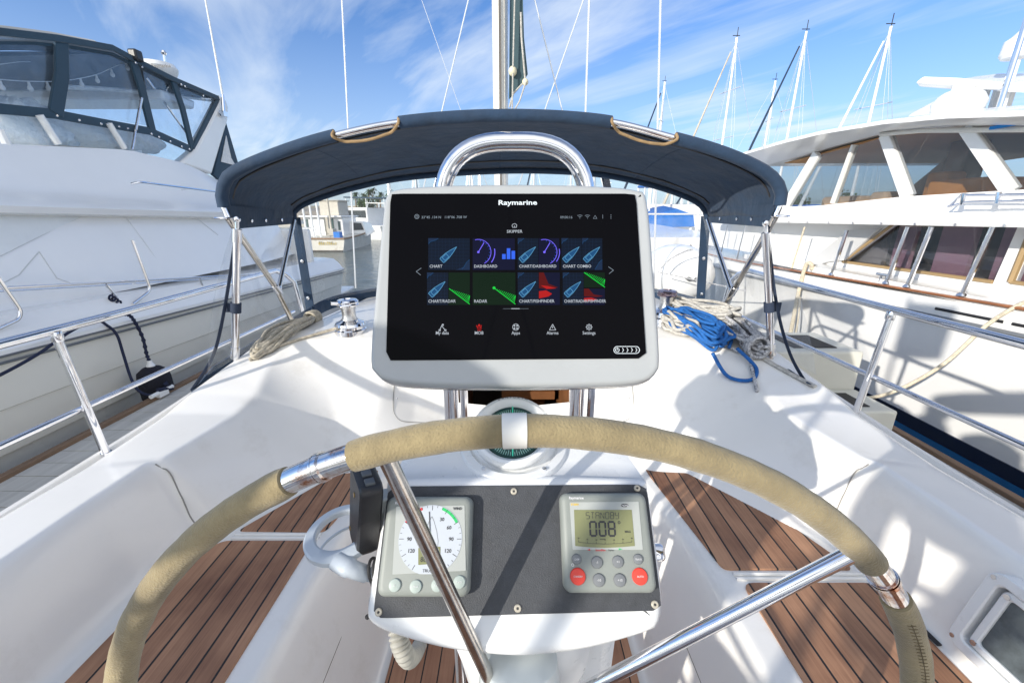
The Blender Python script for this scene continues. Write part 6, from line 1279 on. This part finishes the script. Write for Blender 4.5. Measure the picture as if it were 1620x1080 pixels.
bgboat('sailboat with the short thin mast between two taller ones above the roof', 1227, 128, 34, heading=2.9)
bgboat('sailboat with a tall white mast and a dark blue furled jib above the yacht roof', 1276, 50, 25, heading=3.4, furl=canvas)
bgboat('sailboat with the tallest mast and a pale furled jib left of the radar scanner', 1410, 42, 22, heading=3.5, furl=plast)
bgboat('sailboat whose white mast shows just right of the sprayhood top', 1052, 130, 44, heading=2.6, furl=canvas)
far_ = [(612, 252), (655, 250), (700, 240), (742, 247), (757, 255), (845, 245), (905, 240), (942, 250), (962, 258), (1015, 240), (1032, 255), (1085, 262), (1098, 250), (1109, 262), (1121, 275), (1068, 270)]
place = ['beyond the left window divider', 'left of the arch leg', 'inside the left end of the arch', 'left of the near mast', 'just left of the near mast', 'right of the near mast inside the arch', 'inside the right end of the arch', 'behind the right arch leg', 'right of the arch leg', 'above the chartplotter right corner', 'left of the blue covered boat', 'behind the blue covered boat', 'right of the blue covered boat', 'left of the right corner strip', 'nearest the right corner strip', 'low behind the blue boat']
for i, ((px, py), pl_) in enumerate(zip(far_, place)):
    bgboat('distant sailboat in the sprayhood window, '+pl_, px, py, 62+(i*37 % 40), heading=i*1.7, cov=[bluecover, canvas, whitecloth, canvas2][i % 4], spread=True, grp='distant sailboats in the marina', furl=[None, canvas, None, plast][i % 4])
# fishing boat
def fishing_boat():
    Y = 22.5; c = aty(508, 380, Y); x = c.x; f = thing('fishing_boat', (x, Y, -2.05), 'old white fishing boat with weathered stern seen through the sprayhood window', 'fishing boat')
    def X(px): return aty(px, 380, Y).x
    x0, x1 = X(468), X(545)
    rs = []; PZ = lambda px_, py_, Yy: aty(px_, py_, Yy)
    for i in range(12):
        t2 = i/11; y = Y+8.5*t2; w2 = 1-max(0, t2-.35)**2*2.25; cxm = (x0+x1)/2-.25*t2; hw_ = (x1-x0)/2*max(w2, .05); dzv = .62*t2*t2
        rs.append([(cxm-hw_, y, -1.37+dzv), (cxm-hw_*.97, y, -1.6+dzv*.6), (cxm-hw_*.85, y, -2.25), (cxm+hw_*.85, y, -2.25), (cxm+hw_*.97, y, -1.6+dzv*.6), (cxm+hw_, y, -1.37+dzv)])
    mb = MB(); mb.rings(rs); obj('hull', mb, mat('stained_hull', (.60, .58, .52), .6, var=.12, vscale=2, dirt=((.25, .16, .08), 2.2, .56, .7)), f, angle=30)
    mb = MB(); mb.tube([r_[5] for r_ in rs], .05, 6); mb.tube([(x0, Y-.02, -1.37), (x1, Y-.02, -1.37)], .05, 8); obj('rub_strip', mb, mat('dull_brown_rail', (.26, .16, .09), .8), f)
    mb = MB(); mb.tube([(x0+.15, Y-.015, -2.02), (x1-.15, Y-.015, -2.02)], .05, 8); obj('waterline_stain', mb, mat('dark_waterline', (.06, .05, .04), .8), f)
    mb = MB(); tf = Frame(((x0+x1)/2, Y-.02, -1.75), (1, 0, 0), (0, 0, 1)); rnd = random.Random(4)
    for k in range(9): u = -.1+k*.11; mb.line([(u, .08+.1*rnd.random()), (u+.07, .25-.1*rnd.random()), (u+.03, .05)], .035, .012, tf)
    obj('worn_lettering', mb, mat('faded_yellow', (.55, .42, .12), .7), f)
    A, B = PZ(480, 342, Y+2.4), PZ(541, 342, Y+2.4)
    mb = MB(); mb.box((A.x, Y+2.4, -1.5), (B.x, Y+4.6, A.z-.06)); mb.box((A.x-.15, Y+2.1, A.z-.06), (B.x+.1, Y+4.8, A.z+.03)); obj('deckhouse', mb, gel2, f, bevel=.03)
    mb = MB()
    for pa, pb_, pt_, pb2 in ((482, 489, 347, 366), (512, 521, 346, 364), (523, 531, 346, 380), (534, 539, 350, 364)): q1, q2 = PZ(pa, pt_, Y+2.37), PZ(pb_, pb2, Y+2.37); mb.box((q1.x, Y+2.37, q2.z), (q2.x, Y+2.395, q1.z))
    obj('deckhouse_window', mb, mat('green_glass', (.07, .12, .11), .1), f)
    C1, C2 = PZ(504, 318, Y+2.8), PZ(534, 318, Y+2.8)
    mb = MB(); mb.box((C1.x, Y+2.8, A.z+.03), (C2.x, Y+4.3, C1.z)); mb.box((C1.x-.1, Y+2.7, C1.z), (C2.x+.1, Y+4.4, C1.z+.06)); obj('flybridge_cloth', mb, mat('beige_cloth', (.58, .54, .46), .9, var=.1, bump=(6, .6, .03)), f, bevel=.04)
    mb = MB(); mb.rings([[(B.x-.02, Y+3.4, -1.5), (B.x-.02, Y+3.4, A.z-.25), (B.x+.75, Y+3.6, A.z-.32), (B.x+.95, Y+3.6, -1.45)], [(B.x-.4, Y+6.6, -1.4), (B.x-.3, Y+6.2, A.z-.35), (B.x+.35, Y+6.2, A.z-.42), (B.x+.5, Y+6.6, -1.3)]]); obj('forward_cabin', mb, gel2, f, bevel=.04)
    mb = MB(); mb.rings([[(B.x+.12, Y+3.42, -1.08), (B.x+.15, Y+3.42, -.62), (B.x+.66, Y+3.55, -.66), (B.x+.78, Y+3.58, -1.06)], [(B.x+.12, Y+3.40, -1.08), (B.x+.15, Y+3.40, -.62), (B.x+.66, Y+3.53, -.66), (B.x+.78, Y+3.56, -1.06)]]); obj('forward_window', mb, glassdark, f)
    for px_, zt_ in ((487, 2.2), (498, 2.6), (509, 1.9), (527, 1.6)):
        xx_ = PZ(px_, 380, Y+1.2).x; mb = MB(); mb.tube([(xx_, Y+1.2, -1.6), (xx_-.05, Y+1.2, zt_)], .055, 8); obj('stern_pole', mb, plast if px_ != 527 else tanp, f)
    mb = MB(); mb.tube([(X(472), Y+.1, -.85), (X(500), Y+.1, -.85)], .03, 6)
    for px_ in range(473, 501, 9): mb.tube([(X(px_), Y+.1, -1.37), (X(px_), Y+.1, -.85)], .025, 6)
    mb.tube([(X(472), Y+.1, -.85), (X(472), Y+2, -.85)], .03, 6); obj('stern_rail', mb, plast, f)
    mb = MB(); mb.box((X(521), Y+.6, -1.37), (X(531), Y+1.0, -1.05)); obj('blue_bin', mb, bluecover, f)
    mb = MB(); mb.box((X(492), Y+1.9, -1.3), (X(498), Y+2.1, -.3)); mb.box((X(509), Y+1.0, -1.37), (X(516), Y+1.5, -.9)); obj('deck_gear', mb, tanp, f)
fishing_boat()
# second cruiser and a low pontoon behind it
def cruiser(label, px, Y, L_, canopy, hd=0.3):
    c = aty(px, 380, Y); b = thing('cabin_cruiser', (c.x, Y, -2.05), label, 'cabin cruiser', 'cruisers across the basin'); ch, s2 = math.cos(hd), math.sin(hd)
    w = lambda u, v, z: (c.x+u*ch-v*s2, Y+u*s2+v*ch, z)
    rs = []
    for i in range(9):
        t2 = i/8; bw = 1.5*(1-max(0, t2-.4)**2*2.5); rs.append([w(-L_/2+L_*t2, s*bw*k, z+.5*t2*t2) for s, k, z in ((-1, 1, -1.0), (-1, .9, -1.6), (-1, .7, -2.2), (1, .7, -2.2), (1, .9, -1.6), (1, 1, -1.0))])
    mb = MB(); mb.rings(rs); obj('hull', mb, gel2, b, angle=30)
    mb = MB(); mb.rings([[w(-L_*.2, s*1.2, z) for s, z in ((-1, -1), (-1, .3), (1, .3), (1, -1))], [w(L_*.1, s*1.1, z) for s, z in ((-1, -1), (-1, .3), (1, .3), (1, -1))], [w(L_*.28, s*.9, z) for s, z in ((-1, -.8), (-1, -.5), (1, -.5), (1, -.8))]]); obj('cabin', mb, gel2, b, bevel=.04)
    mb = MB(); mb.rings([[w(-L_*.18, s*1.215, z) for s, z in ((-1, -.45), (-1, .1), (1, .1), (1, -.45))], [w(L_*.09, s*1.115, z) for s, z in ((-1, -.4), (-1, .1), (1, .1), (1, -.4))]]); obj('cabin_window', mb, glassdark, b)
    mb = MB(); mb.rings([[w(-L_*.42, s*1.3, z) for s, z in ((-1, .9), (-1, 1.0), (1, 1.0), (1, .9))], [w(L_*.05, s*1.3, z) for s, z in ((-1, 1.0), (-1, 1.1), (1, 1.1), (1, 1.0))]])
    obj('bimini', mb, canopy, b, bevel=.03)
    mb = MB()
    for u in (-.4, -.2, .03):
        for s in (-1, 1): mb.tube([w(L_*u, s*1.25, -.9), w(L_*u, s*1.25, .95)], .03, 6)
    obj('bimini_frame', mb, plast, b); return b
cruiser('white cruiser with dark windows moored right of the fishing boat', 575, 34, 8, canvas2, 2.8)
cruiser('small grey-topped cruiser near the shore behind the fishing boat', 600, 55, 9, whitecloth, 2.6)
cruiser('white cruiser with a blue bimini right of the chartplotter', 1050, 19, 6.5, bluecover, 1.45)
mb = MB(); q = aty(1052, 370, 16); t_ = thing('covered_boat', (q.x, 16, -2.05), 'boat under a bright blue tarpaulin right of the chartplotter', 'boat')
mb.rings([[(q.x-1.3, y, -1.0), (q.x-1.2, y, -2.2), (q.x+1.2, y, -2.2), (q.x+1.3, y, -1.0)] for y in (15, 20)]); obj('hull', mb, gel2, t_)
mb = MB(); mb.rings([[(q.x-1.0, y, -.55), (q.x-1.1, y, -.2), (q.x, y, .1+k), (q.x+.6, y, -.1), (q.x+.7, y, -.5)] for y, k in ((15.1, 0), (16.5, .12), (18, .05), (19.8, 0))]); obj('tarpaulin', mb, bluecover, t_, angle=60)
mb = MB()
for xx_ in (-.9, .6): mb.tube([(q.x+xx_, 15.2, -1), (q.x+xx_, 15.2, -.5)], .05, 6)
obj('tarpaulin_prop', mb, plast, t_); mb = MB(); mb.tube([(q.x+.75, 15.0, -1), (q.x+.75, 15.0, 1.6)], .06, 8); obj('support_pole', mb, plast, t_)
# near sailboat stern with name, and the dinghy hull in front of it
q = aty(1075, 392, 9.5); t_ = thing('moored_sailboat', (q.x, 10, -2.05), 'white sailboat stern with part of its black name showing beside the right corner strip', 'sailboat')
mb = MB(); rs = []
for y, hw_, zt_ in ((9.5, .95, -.55), (9.8, 1.1, -.52), (12, 1.3, -.5), (15, 1.1, -.4), (17.5, .1, -.2)): rs.append([(q.x-hw_, y, zt_), (q.x-hw_*.9, y+.1, -1.4), (q.x-hw_*.5, y+.5, -2.2), (q.x+hw_*.5, y+.5, -2.2), (q.x+hw_*.9, y+.1, -1.4), (q.x+hw_, y, zt_)])
mb.rings(rs); obj('hull', mb, gel2, t_, angle=35)
tf = Frame((q.x, 9.49, -.86), (1, 0, 0), (0, -.1, 1)); mb = MB(); e0 = aty(1056, 396, 9.45); mb.text('EK A', e0.x-q.x, .0, .16, .03, tf, bold=.04, sx=1.3); obj('name_lettering', mb, ink, t_)
mb = MB(); mb.tube([(q.x-.8, 9.6, -.5), (q.x-.85, 9.6, -.05), (q.x+.85, 9.6, -.05), (q.x+.8, 9.6, -.5)], .02, 8); obj('pushpit', mb, plast, t_)
q = aty(1072, 432, 6.2); t_ = thing('dinghy', (q.x, 6.3, q.z), 'upturned rounded white dinghy right of the chartplotter above the blue rope', 'dinghy')
mb = MB(); rs = []
for i in range(9):
    a = math.pi*i/8; s2 = max(.02, math.sin(a))**.6; rs.append([(q.x+.02+.50*math.cos(b_)*s2, 6.3-.55*math.cos(a), q.z+.42*math.sin(b_)*s2) for b_ in np.linspace(0, 2*math.pi, 25)[:-1]])
mb.rings(rs); obj('dinghy_hull', mb, gel2, t_, angle=80)
mb = MB(); fe = Frame((q.x-.02, 5.74, q.z-.02), (1, 0, 0), (0, 0, 1)); mb.prism([(-.07, .02), (0, .035), (.07, 0), (.1, .03), (.09, -.01), (.1, -.04), (.05, -.02), (0, -.03)], 0, .012, fe); obj('fish_emblem', mb, ink, t_)
mb = MB(); mb.tube(smooth_path([tuple(aty(x, y, 5.6)) for x, y in ((1045, 425), (1060, 410), (1085, 397), (1096, 395))], 5), .012, 6); mb.tube([tuple(aty(1040, 430, 5.5)), tuple(aty(1180, 460, 5.0))], .008, 6); o = obj('line', mb, rope_f, t_)
# neighbouring pilings / dock boxes on the left behind the yacht
mb = MB(); mb.box((-60, 60, -2.3), (-9, 61.5, -1.65)); obj('far_dock', mb, mat('pale_dock', (.45, .43, .38), .8), None, label='long pale dock across the basin behind the fishing boat', cat='dock')
# breakwater, shore, buildings, palms
mb = MB(); rnd = random.Random(9); rs = []
for i in range(90):
    x = -260+i*6; rs.append([(x, 120+rnd.uniform(-1, 1), -2.2), (x, 123+rnd.uniform(-.5, .5), .2+rnd.uniform(-.6, .5)), (x, 130, .8+rnd.uniform(-.4, .5)), (x, 136, -2.2)])
mb.rings(rs); obj('breakwater', mb, rockm, None, kind='structure')
mb = MB(); rs = []
for i in range(60): x = -420+i*15; rs.append([(x, 185, -2.2), (x, 190, .6), (x, 260, 2.0+1.5*math.sin(i*.7)), (x, 400, 3), (x, 420, -3)])
mb.rings(rs); obj('land', mb, mat('far_land', (.30, .27, .20), .95, var=.4, vscale=.05), None, kind='structure')
def palm(px, py, Y, sd, lab):
    t2 = aty(px, py, Y); rnd = random.Random(sd); t_ = thing('palm_tree', (t2.x, Y, 0), lab, 'palm tree', 'tall palms on the far shore')
    mb = MB(); mb.tube([(t2.x-.5, Y, -1), (t2.x-.2, Y, t2.z*.5), (t2.x, Y, t2.z-1.2)], [.42, .33, .28], 8); obj('trunk', mb, bark, t_)
    mb = MB()
    for k in range(46):
        a = rnd.uniform(0, 6.28); el = rnd.uniform(-.9, 1.2); L_ = rnd.uniform(1.7, 2.6); pts = []
        for j in range(5):
            s = j/4; pts.append(Vector((t2.x+math.cos(a)*math.cos(el)*L_*s, Y+math.sin(a)*math.cos(el)*L_*s, t2.z-1.2+math.sin(el)*L_*s-1.0*s*s)))
        sd_ = Vector((-math.sin(a), math.cos(a), 0)); 
        for j in range(4):
            w2 = .34*(1-abs(j-1.5)/3); q0, q1 = pts[j], pts[j+1]; w3 = .34*(1-abs(j-.5)/3)*(0.2 if j == 3 else 1)
            o = len(mb.v); mb.add([tuple(q0-sd_*w2), tuple(q0+sd_*w2+Vector((0, 0, -.15))), tuple(q1+sd_*w3+Vector((0, 0, -.15))), tuple(q1-sd_*w3)], [(0, 1, 2, 3)])
    obj('crown', mb, green, t_, smooth=False)
for i, (px, py, Y, lab) in enumerate(((562, 303, 190, 'palm on the far shore, leftmost of the row'), (575, 305, 200, 'palm second from the left, just left of the tall pair'), (583, 299, 185, 'tallest palm near the middle of the far row'), (589, 296, 188, 'palm tall beside the tallest one'), (581, 314, 180, 'short palm below the tall pair'), (601, 303, 195, 'palm beside the chartplotter edge'), (616, 299, 190, 'palm just above the chartplotter corner'), (596, 309, 200, 'small palm between the tall pair and the chartplotter'))): palm(px, py, Y, i, lab)
def bush(px, py, Y, s, sd, lab):
    c = aty(px, py, Y); rnd = random.Random(sd); t_ = thing('shore_tree', (c.x, Y, 0), lab, 'tree', 'round trees on the far shore'); mb = MB(); mb.tube([(c.x, Y, 0), (c.x, Y, c.z)], [.4, .25], 6); obj('trunk', mb, bark, t_)
    mb = MB()
    for k in range(420):
        u = Vector((rnd.gauss(0, 1), rnd.gauss(0, 1), rnd.gauss(0, .8))); u = u.normalized()*s*rnd.random()**.45*(1+.25*math.sin(3*math.atan2(u.y, u.x)+sd)); p = Vector((c.x, Y, c.z))+u; a = Vector((rnd.gauss(0, 1), rnd.gauss(0, 1), rnd.gauss(0, 1))).normalized(); b_ = a.orthogonal().normalized()*s*.10; a = a.cross(b_).normalized()*s*.10; mb.add([tuple(p-a-b_), tuple(p+a-b_), tuple(p+a+b_), tuple(p-a+b_)], [(0, 1, 2, 3)])
    obj('crown', mb, green, t_, smooth=False)
for i, (px, py, Y, s, lab) in enumerate(((572, 322, 186, 2.3, 'round green tree under the palms'), (583, 323, 184, 2.6, 'rounder green tree right of the first under the palms'), (1330, 318, 190, 4, 'green tree seen through the left wheelhouse window'), (1515, 305, 190, 6, 'green tree seen through the middle wheelhouse window'), (1345, 322, 230, 5, 'wide tree behind the mullion of the wheelhouse'), (1265, 320, 220, 4, 'tree at the forward end of the wheelhouse glass'))): bush(px, py, Y, s, i, lab)
def house(px0, px1, py, Y, lab):
    a, b_ = aty(px0, py, Y), aty(px1, py, Y); t_ = thing('shore_building', ((a.x+b_.x)/2, Y, 0), lab, 'building', 'low buildings on the far shore'); mb = MB(); mb.box((a.x, Y, .3), (b_.x, Y+14, a.z)); obj('wall', mb, farm, t_, smooth=False); mb = MB(); mb.box((a.x-.4, Y-.4, a.z), (b_.x+.4, Y+14.4, a.z+.35)); obj('roof', mb, tanp, t_, smooth=False)
    mb = MB(); n = max(2, int((b_.x-a.x)/2.5))
    for k in range(n): x = a.x+(b_.x-a.x)*(k+.3)/n; mb.box((x, Y-.05, a.z*.35+.5), (x+.9, Y-.02, a.z*.75))
    obj('window_row', mb, glassdark, t_, smooth=False)
house(535, 572, 327, 196, 'low pale building left under the palms'); house(588, 640, 329, 205, 'long low building right of the palms'); house(1030, 1110, 328, 210, 'low building behind the blue covered boat'); house(700, 860, 329, 220, 'long pale building hidden mostly behind the chartplotter')
